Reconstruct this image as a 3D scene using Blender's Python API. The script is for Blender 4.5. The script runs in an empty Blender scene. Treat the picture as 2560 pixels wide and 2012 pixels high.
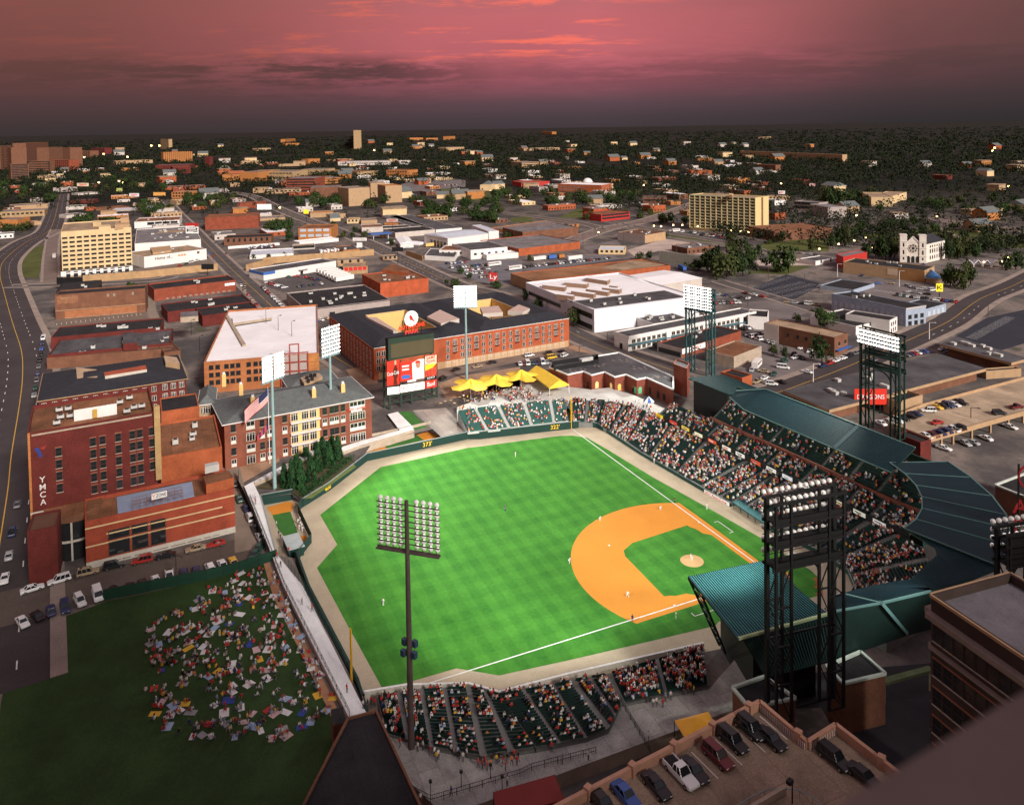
import bpy,bmesh,math,random
import numpy as np
from mathutils import Vector,Matrix,geometry
R_=math.radians
rnd=random.Random(7)
SC=bpy.context.scene
COL=SC.collection
# ---------------------------------------------------------------- camera (solved from the known size of the diamond, metres; home plate = origin)
CAM=np.array([-138.406659,125.26881,104.256971]);YAW,PIT,ROL,FPX,CX,CY=-0.414180195,0.0373078087,-0.0151146311,1956.51896,1278.7276,392.951768
_fw=np.array([math.cos(YAW)*math.cos(PIT),math.sin(YAW)*math.cos(PIT),-math.sin(PIT)])
_rt=np.cross(_fw,[0,0,1.]);_rt/=np.linalg.norm(_rt);_up=np.cross(_rt,_fw)
_r=math.cos(ROL)*_rt+math.sin(ROL)*_up;_u=-math.sin(ROL)*_rt+math.cos(ROL)*_up
cd=bpy.data.cameras.new('camera');cam=bpy.data.objects.new('camera',cd);COL.objects.link(cam)
cam.matrix_world=Matrix(((_r[0],_u[0],-_fw[0],CAM[0]),(_r[1],_u[1],-_fw[1],CAM[1]),(_r[2],_u[2],-_fw[2],CAM[2]),(0,0,0,1)))
cd.sensor_fit='HORIZONTAL';cd.sensor_width=36;cd.lens=36*FPX/2560
cd.shift_x=(1280-CX)/2560;cd.shift_y=(CY-1006)/2560
cd.clip_start=0.3;cd.clip_end=200000
cd.dof.use_dof=True;cd.dof.focus_distance=190;cd.dof.aperture_fstop=0.75
SC.camera=cam
SC.view_settings.view_transform='Standard';SC.view_settings.look='None';SC.view_settings.exposure=.12;SC.view_settings.gamma=1
SC.cycles.max_bounces=5;SC.cycles.diffuse_bounces=2;SC.cycles.glossy_bounces=2;SC.cycles.sample_clamp_indirect=3;SC.cycles.sample_clamp_direct=40
SC.cycles.use_denoising=True
SUN_EL,SUN_AZ=R_(29),YAW+math.pi+R_(36)
AZC=YAW-R_(2)
def build_world():
 w=bpy.data.worlds.new('World');SC.world=w;w.use_nodes=True
 nt=w.node_tree;N=nt.nodes;N.clear();L=nt.links.new
 def n(t,**k):
  x=N.new(t)
  for a,b in k.items():setattr(x,a,b)
  return x
 def math_(op,a,b=None,c=None,clamp=False):
  m=n('ShaderNodeMath',operation=op);m.use_clamp=clamp
  for i,v in enumerate((a,b,c)):
   if v is None:continue
   if isinstance(v,(int,float)):m.inputs[i].default_value=v
   else:L(v,m.inputs[i])
  return m.outputs[0]
 def ramp(f,stops,interp='LINEAR'):
  r=n('ShaderNodeValToRGB');r.color_ramp.interpolation=interp;e=r.color_ramp.elements
  while len(e)<len(stops):e.new(0.5)
  for el,(p,c)in zip(e,stops):el.position=p;el.color=tuple(c)+(1,)
  L(f,r.inputs[0]);return r.outputs[0]
 def mix(f,a,b,mode='MIX'):
  m=n('ShaderNodeMix',data_type='RGBA',blend_type=mode)
  for s,v in((0,f),(6,a),(7,b)):
   if isinstance(v,(int,float)):m.inputs[s].default_value=v
   elif isinstance(v,tuple):m.inputs[s].default_value=v+(1,)
   else:L(v,m.inputs[s])
  return m.outputs[2]
 tc=n('ShaderNodeTexCoord').outputs['Generated']
 nrm=n('ShaderNodeVectorMath',operation='NORMALIZE');L(tc,nrm.inputs[0]);d=nrm.outputs[0]
 sp=n('ShaderNodeSeparateXYZ');L(d,sp.inputs[0]);X,Y,Z=sp.outputs
 el=math_('MULTIPLY',math_('ARCSINE',Z),57.2958)
 ca,sa=math.cos(AZC),math.sin(AZC)
 fwd=math_('ADD',math_('MULTIPLY',X,ca),math_('MULTIPLY',Y,sa));side=math_('SUBTRACT',math_('MULTIPLY',X,sa),math_('MULTIPLY',Y,ca))
 az=math_('MULTIPLY',math_('ARCTAN2',side,fwd),57.2958)
 lin=lambda r,g,b:tuple(((c/255+.055)/1.055)**2.4 if c>10 else c/255/12.92 for c in(r,g,b))
 e01=math_('DIVIDE',el,90,clamp=True)
 base=ramp(e01,[(0,lin(66,57,61)),(.009,lin(74,62,67)),(.020,lin(94,70,77)),(.036,lin(138,79,90)),(.054,lin(176,93,103)),(.088,lin(192,103,108)),(.16,(.22,.16,.17)),(.30,(.19,.18,.20)),(1,(.29,.28,.33))])
 cv=n('ShaderNodeCombineXYZ')
 inv=math_('DIVIDE',1,math_('ADD',math_('MAXIMUM',Z,0),.09))
 L(math_('MULTIPLY',fwd,inv),cv.inputs[0]);L(math_('MULTIPLY',side,inv),cv.inputs[1])
 def noise(scale,det,off,sx=1.0,rough=.55):
  mp=n('ShaderNodeMapping');mp.inputs['Location'].default_value=off;mp.inputs['Scale'].default_value=(scale,scale*sx,1);L(cv.outputs[0],mp.inputs[0])
  t=n('ShaderNodeTexNoise');t.inputs['Scale'].default_value=1;t.inputs['Detail'].default_value=det;t.inputs['Roughness'].default_value=rough;L(mp.outputs[0],t.inputs[0]);return t.outputs[0]
 soft=noise(.45,6,(3,1.2,0),.9)
 base=mix(math_('MULTIPLY',ramp(soft,[(.42,(0,0,0)),(.66,(1,1,1))]),math_('MULTIPLY',ramp(math_('DIVIDE',el,10,clamp=True),[(.2,(0,0,0)),(.5,(1,1,1))]),.3)),base,lin(222,120,124))
 wisp=noise(2.6,10,(1.3,4.4,0),.42,.68)
 azl=ramp(math_('DIVIDE',math_('ADD',az,40),60,clamp=True),[(.05,(.3,.3,.3)),(.3,(1,1,1)),(.72,(1,1,1)),(.85,(.1,.1,.1))])
 wm=math_('MULTIPLY',ramp(wisp,[(.54,(0,0,0)),(.63,(1,1,1))]),math_('MULTIPLY',azl,ramp(math_('DIVIDE',el,10,clamp=True),[(.44,(0,0,0)),(.56,(1,1,1)),(1,(1,1,1))])))
 base=mix(math_('MULTIPLY',wm,.8),base,lin(250,118,98))
 dark=noise(1.5,10,(5.2,2.9,0),.7,.70)
 band=ramp(math_('DIVIDE',el,10,clamp=True),[(.14,(.15,.15,.15)),(.28,(.5,.5,.5)),(.37,(1,1,1)),(.46,(1,1,1)),(.55,(0,0,0))])
 azd=ramp(math_('DIVIDE',math_('ADD',az,40),60,clamp=True),[(.0,(.8,.8,.8)),(.3,(1,1,1)),(.48,(.9,.9,.9)),(.62,(.25,.25,.25)),(1,(.45,.45,.45))])
 dm=math_('MULTIPLY',ramp(dark,[(.43,(0,0,0)),(.54,(1,1,1))]),math_('MULTIPLY',band,azd))
 base=mix(math_('MULTIPLY',dm,.95),base,lin(76,56,60))
 p_az=math_('DIVIDE',math_('ADD',az,50),100,clamp=True)
 edge=ramp(p_az,[(.10,(.95,.95,.95)),(.20,(.90,.90,.90)),(.30,(.66,.66,.66)),(.42,(.16,.16,.16)),(.54,(0,0,0)),(.66,(.42,.42,.42)),(.74,(.85,.85,.85)),(.84,(1,1,1))])
 e10=math_('DIVIDE',el,10,clamp=True)
 brown=mix(math_('GREATER_THAN',az,0),ramp(e10,[(0,lin(56,49,50)),(.2,lin(78,57,56)),(.5,lin(102,66,59)),(1,lin(116,74,64))]),ramp(e10,[(0,lin(46,43,45)),(.2,lin(64,52,53)),(.5,lin(82,62,60)),(1,lin(94,70,65))]))
 near=math_('MULTIPLY',ramp(math_('DIVIDE',el,30,clamp=True),[(.3,(1,1,1)),(1,(0,0,0))]),math_('GREATER_THAN',fwd,0))
 base=mix(math_('MULTIPLY',near,math_('MULTIPLY',edge,.94)),base,brown)
 west=math_('MULTIPLY',ramp(math_('ADD',math_('MULTIPLY',fwd,-.5),.5),[(.45,(0,0,0)),(1,(1,1,1))]),ramp(math_('DIVIDE',el,60,clamp=True),[(0,(1,1,1)),(1,(0,0,0))]))
 base=mix(west,base,(.34,.22,.14))
 sky=n('ShaderNodeTexSky',sky_type='NISHITA');sky.sun_disc=False;sky.sun_elevation=R_(4);sky.sun_rotation=math.pi/2-SUN_AZ
 skym=mix(1.0,sky.outputs[0],(.05,.05,.055),'MULTIPLY')
 far=ramp(math_('DIVIDE',el,40,clamp=True),[(.25,(0,0,0)),(1,(1,1,1))])
 base=mix(math_('MULTIPLY',far,.4),base,mix(1.0,base,skym,'ADD'))
 bg=n('ShaderNodeBackground');bg.inputs[1].default_value=SKY_STRENGTH;L(base,bg.inputs[0])
 L(bg.outputs[0],n('ShaderNodeOutputWorld').inputs[0])
SKY_STRENGTH=1.0
build_world()
sd=bpy.data.lights.new('sun','SUN');sd.energy=5.0;sd.angle=R_(12);sd.color=(1,.925,.84)
sun=bpy.data.objects.new('sun',sd);COL.objects.link(sun);sun.location=(-200,100,300)
sun.rotation_euler=Vector((math.cos(SUN_AZ)*math.cos(SUN_EL),math.sin(SUN_AZ)*math.cos(SUN_EL),math.sin(SUN_EL))).to_track_quat('Z','Y').to_euler()
# ---------------------------------------------------------------- from the survey of the photograph to metres on the ground
CZ=2.0
OR=dict(a=(0,300),b=(600,300),c=(1200,300),d=(1860,300),e=(0,650),f=(600,650),g=(1200,650),h=(1860,650),i=(0,1000),j=(600,1000),k=(1200,1000),l=(1860,1000),m=(0,1462),n=(600,1462),o=(1200,1462),q=(1860,1462))
S_=700/2173
def pix(o,x,y):a=OR[o];return a[0]+x*S_,a[1]+y*S_
def ray(o,x,y):
 px,py=pix(o,x,y);d=_fw*FPX+_r*(px-CX)-_u*(py-CY);return d/np.linalg.norm(d)
def G(o,x,y,z=CZ):d=ray(o,x,y);return Vector(CAM+d*((z-CAM[2])/d[2]))
def GL(o,s,z=CZ):v=[float(t)for t in s.split()];return[G(o,v[i],v[i+1],z)for i in range(0,len(v),2)]
def proj(P):d=np.array(P)-CAM;w=d@_fw;return CX+FPX*(d@_r)/w,CY-FPX*(d@_u)/w
def HT(b,o,ty):
 t=OR[o][1]+ty*S_;lo,hi=0.,400.
 for _ in range(40):
  m=(lo+hi)/2
  if proj((b[0],b[1],b[2]+m))[1]>t:lo=m
  else:hi=m
 return lo
# ---------------------------------------------------------------- materials
MATS={}
def mat(name,c,rough=.85,var=.22,scale=.35,spec=.25,metal=0,objcol=False,emit=0,seam=0,fine=0.0,bump=0):
 if name in MATS:return MATS[name]
 m=bpy.data.materials.new(name);m.use_nodes=True;nt=m.node_tree;N=nt.nodes;L=nt.links.new
 b=N['Principled BSDF'];b.inputs['Roughness'].default_value=rough;b.inputs['Specular IOR Level'].default_value=spec;b.inputs['Metallic'].default_value=metal
 if objcol:oi=N.new('ShaderNodeObjectInfo');src=oi.outputs['Color']
 else:rg=N.new('ShaderNodeRGB');rg.outputs[0].default_value=tuple(c)+(1,);src=rg.outputs[0]
 if var:
  ge=N.new('ShaderNodeNewGeometry');t=N.new('ShaderNodeTexNoise');t.inputs['Scale'].default_value=scale;t.inputs['Detail'].default_value=8;t.inputs['Roughness'].default_value=.65
  L(ge.outputs['Position'],t.inputs['Vector'])
  mr=N.new('ShaderNodeMapRange');mr.inputs[1].default_value=.3;mr.inputs[2].default_value=.7;mr.inputs[3].default_value=1-var;mr.inputs[4].default_value=1+var;L(t.outputs[0],mr.inputs[0])
  mx=N.new('ShaderNodeMix');mx.data_type='RGBA';mx.blend_type='MULTIPLY';mx.inputs[0].default_value=1;L(src,mx.inputs[6]);L(mr.outputs[0],mx.inputs[7]);src=mx.outputs[2]
  if fine:
   t2=N.new('ShaderNodeTexNoise');t2.inputs['Scale'].default_value=3.2;t2.inputs['Detail'].default_value=3;L(ge.outputs['Position'],t2.inputs['Vector'])
   mr2=N.new('ShaderNodeMapRange');mr2.inputs[1].default_value=.35;mr2.inputs[2].default_value=.65;mr2.inputs[3].default_value=1-fine;mr2.inputs[4].default_value=1+fine;L(t2.outputs[0],mr2.inputs[0])
   mx2=N.new('ShaderNodeMix');mx2.data_type='RGBA';mx2.blend_type='MULTIPLY';mx2.inputs[0].default_value=1;L(src,mx2.inputs[6]);L(mr2.outputs[0],mx2.inputs[7]);src=mx2.outputs[2]
  if seam:
   bt=N.new('ShaderNodeTexBrick');bt.inputs['Scale'].default_value=1;bt.inputs['Brick Width'].default_value=seam;bt.inputs['Row Height'].default_value=seam*.55;bt.inputs['Mortar Size'].default_value=.07;bt.inputs['Mortar Smooth'].default_value=.4;bt.inputs['Bias'].default_value=0
   bt.inputs['Color1'].default_value=(.86,.86,.86,1);bt.inputs['Color2'].default_value=(1.1,1.1,1.1,1);bt.inputs['Mortar'].default_value=(.68,.68,.68,1);L(ge.outputs['Position'],bt.inputs['Vector'])
   mx3=N.new('ShaderNodeMix');mx3.data_type='RGBA';mx3.blend_type='MULTIPLY';mx3.inputs[0].default_value=1;L(src,mx3.inputs[6]);L(bt.outputs['Color'],mx3.inputs[7]);src=mx3.outputs[2]
  if bump:
   bp=N.new('ShaderNodeBump');bp.inputs['Strength'].default_value=bump;bp.inputs['Distance'].default_value=.3;L(t.outputs[0],bp.inputs['Height']);L(bp.outputs[0],b.inputs['Normal'])
 L(src,b.inputs['Base Color'])
 if emit:
  L(src,b.inputs['Emission Color']);b.inputs['Emission Strength'].default_value=emit
  m.cycles.emission_sampling='NONE'
 MATS[name]=m;return m
def brick(name,c,mortar=.5,var=.25):
 m=mat(name,c,.9,var,.25,fine=.14)
 return m
W_=dict(red=brick('red_brick',(.235,.058,.032)),dred=brick('dark_red_brick',(.118,.022,.018)),obrick=brick('orange_brick',(.34,.088,.035)),tanb=brick('tan_brick',(.36,.24,.13)),brown=brick('brown_brick',(.17,.075,.045)),cream=mat('cream_render',(.62,.45,.25),var=.12,scale=.15),white=mat('white_paint',(.70,.66,.64),.7,.10,.2),dwhite=mat('dusty_white',(.5,.44,.40),.8,.15,.2),blue=mat('pale_blue_paint',(.30,.35,.44),var=.15),grey=mat('grey_stucco',(.36,.30,.28),var=.14),tan=mat('tan_stucco',(.40,.26,.15),var=.14),conc=mat('concrete',(.38,.30,.23),var=.2,fine=.08),yellow=mat('yellow_siding',(.70,.45,.17),var=.06),stone=mat('limestone',(.52,.47,.41),.85,.16,.3,fine=.08),green=mat('green_screen',(.012,.045,.036),.7,.15),black=mat('black_paint',(.012,.012,.013),.6,.1),redp=mat('red_paint',(.42,.03,.025),.6,.1),bluep=mat('blue_paint',(.05,.13,.40),.6,.1),orange=mat('ochre_wall',(.40,.16,.05),var=.2))
RF=dict(black=mat('tar_roof',(.022,.020,.022),.9,.5,.12,fine=.2,seam=5),dgrey=mat('felt_roof',(.078,.073,.079),.9,.42,.09,fine=.14,seam=6),grey=mat('gravel_roof',(.17,.155,.16),.9,.36,.1,fine=.14,seam=7),white=mat('white_membrane',(.80,.78,.80),.7,.10,.07,fine=.05),rust=mat('rusty_roof',(.20,.085,.042),.9,.45,.1,fine=.16,seam=5),tan=mat('tan_gravel_roof',(.30,.21,.14),.9,.36,.1,fine=.14,seam=7),slate=mat('slate_shingle',(.026,.027,.034),.85,.2,.4,fine=.2),gshingle=mat('grey_green_shingle',(.115,.125,.125),.9,.22,.5,fine=.16),brown=mat('brown_roof',(.12,.058,.038),.9,.3,.12),teal=mat('teal_metal',(.016,.042,.052),.7,.15,.2,spec=.12),dteal=mat('dark_teal_metal',(.006,.022,.030),.6,.15,.2,spec=.2),metal=mat('pale_metal_roof',(.52,.56,.64),.5,.12,.15,spec=.5),blue=mat('blue_metal_roof',(.05,.14,.34),.5,.12))
RF['orange']=W_['orange'];RF['cream']=W_['cream']
ASPH=mat('asphalt',(.088,.076,.075),.9,.3,.08,fine=.12);DASPH=mat('fresh_asphalt',(.030,.028,.033),.9,.25,.08,fine=.1)
PAVE=mat('concrete_paving',(.33,.28,.25),.9,.2,.15,fine=.1,seam=6);LOT=mat('pale_concrete_lot',(.42,.33,.29),.9,.22,.06,fine=.1)
GLASS=mat('window_glass',(.018,.020,.022),.12,0,spec=.6);FRAMEW=mat('white_window_frame',(.62,.56,.50),.6,0);FRAMED=mat('dark_window_frame',(.06,.045,.04),.6,0);SILL=mat('stone_sill',(.46,.38,.30),.8,0)
PAINTW=mat('white_line_paint',(.72,.70,.68),.8,.12,.8);PAINTY=mat('yellow_line_paint',(.55,.32,.06),.8,.15,.8)
OBJC=mat('car_paint',(1,1,1),.32,0,spec=.55,objcol=True);CLOTH=mat('shirt_cloth',(1,1,1),.9,0,objcol=True);FLATC=mat('painted_surface',(1,1,1),.8,.14,.2,objcol=True)
TYRE=mat('tyre_rubber',(.012,.012,.012),.8,0);CHROME=mat('bare_metal',(.45,.45,.45),.35,0,metal=.8);CARGLASS=mat('car_glass',(.012,.014,.017),.08,0,spec=.7)
SKIN=mat('skin',(.36,.20,.13),.6,0);TROU=mat('trousers',(.09,.09,.12),.9,0);HAIR=mat('hair',(.03,.02,.014),.8,0);WHITEC=mat('white_uniform',(.72,.70,.68),.8,0)
STEEL=mat('galvanised_steel',(.20,.27,.29),.5,.15,.5,spec=.5);BRST=mat('weathered_steel',(.085,.062,.058),.6,.25,.5);DSTEEL=mat('dark_green_steel',(.012,.030,.026),.6,.15);BLSTEEL=mat('black_steel',(.012,.012,.013),.6,.1)
YEL=mat('yellow_fabric',(.85,.56,.06),.7,.06);REDL=mat('red_letter',(.62,.03,.02),.5,0);WHT=mat('white_panel',(.78,.77,.76),.6,.04)
LAMP=mat('lamp_glow',(1,.97,.90),emit=7);HLAMP=mat('reflector_housing',(.75,.74,.71),.5,0);SLAMP=mat('street_lamp_glow',(1,.62,.22),emit=12);LBOX=mat('lit_sign_panel',(.86,.84,.74),emit=.75,var=.0)
# ---------------------------------------------------------------- mesh builder
class M:
 def __init__(s):s.v=[];s.f=[];s.m=[];s.mats=[]
 def mi(s,m):
  if m not in s.mats:s.mats.append(m)
  return s.mats.index(m)
 def face(s,pts,m):b=len(s.v);s.v+=[tuple(p)for p in pts];s.f.append(tuple(range(b,b+len(pts))));s.m.append(s.mi(m));return s
 def prism(s,pts,z0,z1,m,top=None,cap=True,bottom=False):
  n=len(pts);b=len(s.v)
  s.v+=[(p[0],p[1],z0)for p in pts]+[(p[0],p[1],z1)for p in pts]
  k=s.mi(m)
  for i in range(n):j=(i+1)%n;s.f.append((b+i,b+j,b+n+j,b+n+i));s.m.append(k)
  if cap:s.f.append(tuple(range(b+n,b+2*n)));s.m.append(s.mi(top or m))
  if bottom:s.f.append(tuple(range(b+n-1,b-1,-1)));s.m.append(k)
  return s
 def box(s,c,sz,m,rz=0,top=None):
  cs,sn=math.cos(rz),math.sin(rz);x,y=sz[0]/2,sz[1]/2
  return s.prism([(c[0]+a*cs-b*sn,c[1]+a*sn+b*cs)for a,b in((-x,-y),(x,-y),(x,y),(-x,y))],c[2],c[2]+sz[2],m,top,bottom=True)
 def bar(s,a,b,w,m,h=None):
  a,b=Vector(a),Vector(b);d=(b-a);
  if d.length<1e-6:return s
  d.normalize();u=d.cross(Vector((0,0,1)));u=u.normalized()if u.length>1e-3 else Vector((1,0,0));t=u.cross(d);h=h or w
  c=len(s.v);o=[u*(w/2)+t*(h/2),u*(-w/2)+t*(h/2),u*(-w/2)-t*(h/2),u*(w/2)-t*(h/2)]
  s.v+=[tuple(a+q)for q in o]+[tuple(b+q)for q in o];k=s.mi(m)
  for q in((0,1,5,4),(1,2,6,5),(2,3,7,6),(3,0,4,7),(3,2,1,0),(4,5,6,7)):s.f.append(tuple(c+i for i in q));s.m.append(k)
  return s
 def tube(s,a,b,r0,r1,m,n=8,cap=True):
  a,b=Vector(a),Vector(b);d=(b-a).normalized();u=d.orthogonal().normalized();t=d.cross(u);c=len(s.v);k=s.mi(m)
  for p,r in((a,r0),(b,r1)):s.v+=[tuple(p+u*r*math.cos(2*math.pi*i/n)+t*r*math.sin(2*math.pi*i/n))for i in range(n)]
  for i in range(n):j=(i+1)%n;s.f.append((c+i,c+j,c+n+j,c+n+i));s.m.append(k)
  if cap:s.f.append(tuple(range(c+n,c+2*n)));s.m.append(k);s.f.append(tuple(range(c+n-1,c-1,-1)));s.m.append(k)
  return s
 def mesh(s,name,org=(0,0,0)):
  me=bpy.data.meshes.new(name);o=Vector(org);me.from_pydata([tuple(Vector(v)-o)for v in s.v],[],s.f)
  for m in s.mats:me.materials.append(m)
  me.polygons.foreach_set('material_index',s.m);me.update()
  bm=bmesh.new();bm.from_mesh(me);bmesh.ops.recalc_face_normals(bm,faces=bm.faces)if len(bm.faces)<60000 else None;bm.to_mesh(me);bm.free()
  return me
 def obj(s,name,parent=None,org=None,**tags):
  if org is None:
   q=parent
   while q and q.parent:q=q.parent
   org=q.location if q else(0,0,0)
  o=bpy.data.objects.new(name,s.mesh(name,org));COL.objects.link(o)
  if parent:o.parent=parent
  else:o.location=org
  return tag(o,**tags)
def tag(o,label=None,cat=None,group=None,kind=None):
 if label:o['label']=label
 if cat:o['category']=cat
 if group:o['group']=group
 if kind:o['kind']=kind
 return o
def thing(name,loc,label,cat,group=None,rz=0):
 o=bpy.data.objects.new(name,None);COL.objects.link(o);o.location=loc;o.rotation_euler=(0,0,rz);o.empty_display_size=.5;return tag(o,label,cat,group)
def inst(name,me,parent=None,loc=(0,0,0),rz=0,sc=None,col=None):
 o=bpy.data.objects.new(name,me);COL.objects.link(o);o.location=loc;o.rotation_euler=(0,0,rz)
 if parent:o.parent=parent
 if sc:o.scale=sc
 if col:o.color=tuple(col)+(1,)
 return o
def struct(name,b,org=(0,0,0),kind='structure'):return b.obj(name,org=org,kind=kind)
def poly(pts,z,m):return M().face([(p[0],p[1],z)for p in pts],m)
def ngon(pts,z,m):
 b=M();P=[Vector((p[0],p[1],z))for p in pts]
 for t in geometry.tessellate_polygon([P]):b.face([P[i]for i in t],m)
 return b
def offs(pts,d):
 out=[];n=len(pts)
 for i in range(n):
  p=Vector(pts[i][:2]);a=(p-Vector(pts[i-1][:2])).normalized();c=(Vector(pts[(i+1)%n][:2])-p).normalized()
  nn=Vector((-(a.y+c.y),a.x+c.x));nn.normalize();k=max(.35,nn.dot(Vector((-a.y,a.x))));out.append((p+nn*(d/k)).to_tuple())
 return out
def area(pts):return sum(pts[i-1][0]*pts[i][1]-pts[i][0]*pts[i-1][1]for i in range(len(pts)))/2
def text(body,size,m,parent,org,xdir,up,extr=.03,name='lettering',width=None,align='CENTER'):
 cu=bpy.data.curves.new('lettering','FONT');cu.body=body;cu.size=size;cu.extrude=extr;cu.align_x=align;cu.align_y='CENTER';cu.materials.append(m);cu.resolution_u=3;cu.offset=size*.006
 o=bpy.data.objects.new(name,cu);COL.objects.link(o);bpy.context.view_layer.update()
 me=bpy.data.meshes.new_from_object(o.evaluated_get(bpy.context.evaluated_depsgraph_get()));bpy.data.objects.remove(o);bpy.data.curves.remove(cu)
 n=len(me.vertices);co=np.zeros(n*3,'f');me.vertices.foreach_get('co',co);co=co.reshape(-1,3)
 if width and n:w=co[:,0].max()-co[:,0].min();co[:,0]*=width/w;me.vertices.foreach_set('co',co.ravel());me.update()
 o=bpy.data.objects.new(name,me);COL.objects.link(o)
 x=Vector(xdir).normalized();u=Vector(up).normalized();zz=x.cross(u)
 mw=Matrix(((x.x,u.x,zz.x,org[0]),(x.y,u.y,zz.y,org[1]),(x.z,u.z,zz.z,org[2]),(0,0,0,1)))
 if parent:o.parent=parent;o.matrix_local=Matrix.Translation(-Vector(parent.location))@mw
 else:o.matrix_world=mw
 return o
# ================================================================ GROUND, FIELD, STADIUM
V2=lambda p:Vector((p[0],p[1],0))
def V(x,y,z=0):return Vector((x,y,z))
HOLE=[(102.9,0),(101,-6),(96,-13),(85,-13.5),(70,-14),(40,-16),(18,-18),(3,-20),(-8,-20),(-15,-15),(-19.5,-6),(-20.5,8),(-19,22),(-17.5,30),(-13.8,58),(-12.5,72),(-8,79),(-6,90),(-6.2,96),(2.9,96.4),(37,99.8),(52,100.6),(55,104.2),(87,104.4),(86,96),(82,94.6),(88.8,85.6),(103.6,71.2),(104.5,70.6),(112,66.5),(115,38),(106.2,35.6),(104.6,32)]
def ground():
 Rr=90000;outer=[V(-Rr,-Rr,CZ),V(Rr,-Rr,CZ),V(Rr,Rr,CZ),V(-Rr,Rr,CZ)]
 h=[V(x,y,CZ)for x,y in HOLE];P=outer+h;b=M()
 for t in geometry.tessellate_polygon([outer,h]):b.face([P[i]for i in t],GROUND)
 struct('ground',b)
# city ground: asphalt lots and pale concrete near by, dark ground under the trees far off; patches of grass
def ground_mat():
 m=bpy.data.materials.new('city_ground');m.use_nodes=True;nt=m.node_tree;N=nt.nodes;L=nt.links.new;b=N['Principled BSDF'];b.inputs['Roughness'].default_value=.95;b.inputs['Specular IOR Level'].default_value=.15
 ge=N.new('ShaderNodeNewGeometry')
 def noise(s,d=6,r=.6):
  t=N.new('ShaderNodeTexNoise');t.inputs['Scale'].default_value=s;t.inputs['Detail'].default_value=d;t.inputs['Roughness'].default_value=r;L(ge.outputs['Position'],t.inputs['Vector']);return t.outputs[0]
 def ramp(f,st):
  r=N.new('ShaderNodeValToRGB');e=r.color_ramp.elements
  while len(e)<len(st):e.new(.5)
  for q,(p,c)in zip(e,st):q.position=p;q.color=tuple(c)+(1,)
  L(f,r.inputs[0]);return r.outputs[0]
 def mix(f,a,c):
  x=N.new('ShaderNodeMix');x.data_type='RGBA';L(f,x.inputs[0]);L(a,x.inputs[6]);L(c,x.inputs[7]);return x.outputs[2]
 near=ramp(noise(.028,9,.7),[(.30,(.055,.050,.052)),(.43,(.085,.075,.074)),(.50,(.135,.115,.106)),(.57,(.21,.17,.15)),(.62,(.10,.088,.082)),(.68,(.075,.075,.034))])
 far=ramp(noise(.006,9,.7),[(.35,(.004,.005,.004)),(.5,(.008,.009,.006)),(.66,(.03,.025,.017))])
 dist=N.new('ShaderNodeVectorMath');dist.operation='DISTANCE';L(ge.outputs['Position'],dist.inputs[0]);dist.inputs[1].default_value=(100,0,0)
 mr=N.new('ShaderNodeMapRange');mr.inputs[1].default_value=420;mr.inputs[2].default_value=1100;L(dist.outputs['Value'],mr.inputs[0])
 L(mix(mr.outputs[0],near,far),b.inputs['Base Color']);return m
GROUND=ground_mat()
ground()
# ---- field
TRACK=mat('warning_track',(.44,.36,.26),.95,.14,.12,fine=.08);DIRT=mat('infield_clay',(.62,.235,.032),.95,.07,.12,fine=.05);MOUNDC=mat('mound_clay',(.58,.36,.17),.95,.1,.4)
def grass_mat():
 m=bpy.data.materials.new('mown_grass');m.use_nodes=True;nt=m.node_tree;N=nt.nodes;L=nt.links.new;b=N['Principled BSDF'];b.inputs['Roughness'].default_value=.9;b.inputs['Specular IOR Level'].default_value=.1
 ge=N.new('ShaderNodeNewGeometry');sp=N.new('ShaderNodeSeparateXYZ');L(ge.outputs['Position'],sp.inputs[0])
 def ma(op,a,c):
  x=N.new('ShaderNodeMath');x.operation=op
  for i,v in enumerate((a,c)):
   if isinstance(v,(int,float)):x.inputs[i].default_value=v
   else:L(v,x.inputs[i])
  return x.outputs[0]
 def sq(v,w):s=ma('SINE',ma('MULTIPLY',v,math.pi/w),0);x=ma('MULTIPLY',s,3);c=N.new('ShaderNodeClamp');c.inputs[1].default_value=-1;L(x,c.inputs[0]);return c.outputs[0]
 a=sq(sp.outputs[1],2.2);c=sq(sp.outputs[0],3.0)
 t=N.new('ShaderNodeTexNoise');t.inputs['Scale'].default_value=.09;t.inputs['Detail'].default_value=9;t.inputs['Roughness'].default_value=.7;L(ge.outputs['Position'],t.inputs['Vector'])
 t2=N.new('ShaderNodeTexNoise');t2.inputs['Scale'].default_value=1.3;t2.inputs['Detail'].default_value=4;L(ge.outputs['Position'],t2.inputs['Vector'])
 f=ma('ADD',ma('ADD',ma('MULTIPLY',a,.055),ma('MULTIPLY',c,.04)),ma('ADD',ma('MULTIPLY',t.outputs[0],.75),ma('MULTIPLY',t2.outputs[0],.35)))
 r=N.new('ShaderNodeValToRGB');e=r.color_ramp.elements;e[0].position=.3;e[0].color=(.028,.135,.018,1);e[1].position=.8;e[1].color=(.075,.262,.034,1);L(f,r.inputs[0]);L(r.outputs[0],b.inputs['Base Color']);return m
GRASS=grass_mat();TURF=mat('bullpen_turf',(.045,.16,.03),.95,.15,.3);LAWNM=mat('lawn_grass',(.026,.058,.013),.95,.3,.12,fine=.15)
struct('field_base',ngon([V(*p)for p in offs(HOLE,-1.5)]if area(HOLE)>0 else[V(*p)for p in offs(HOLE,1.5)],-.012,TRACK))
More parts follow.
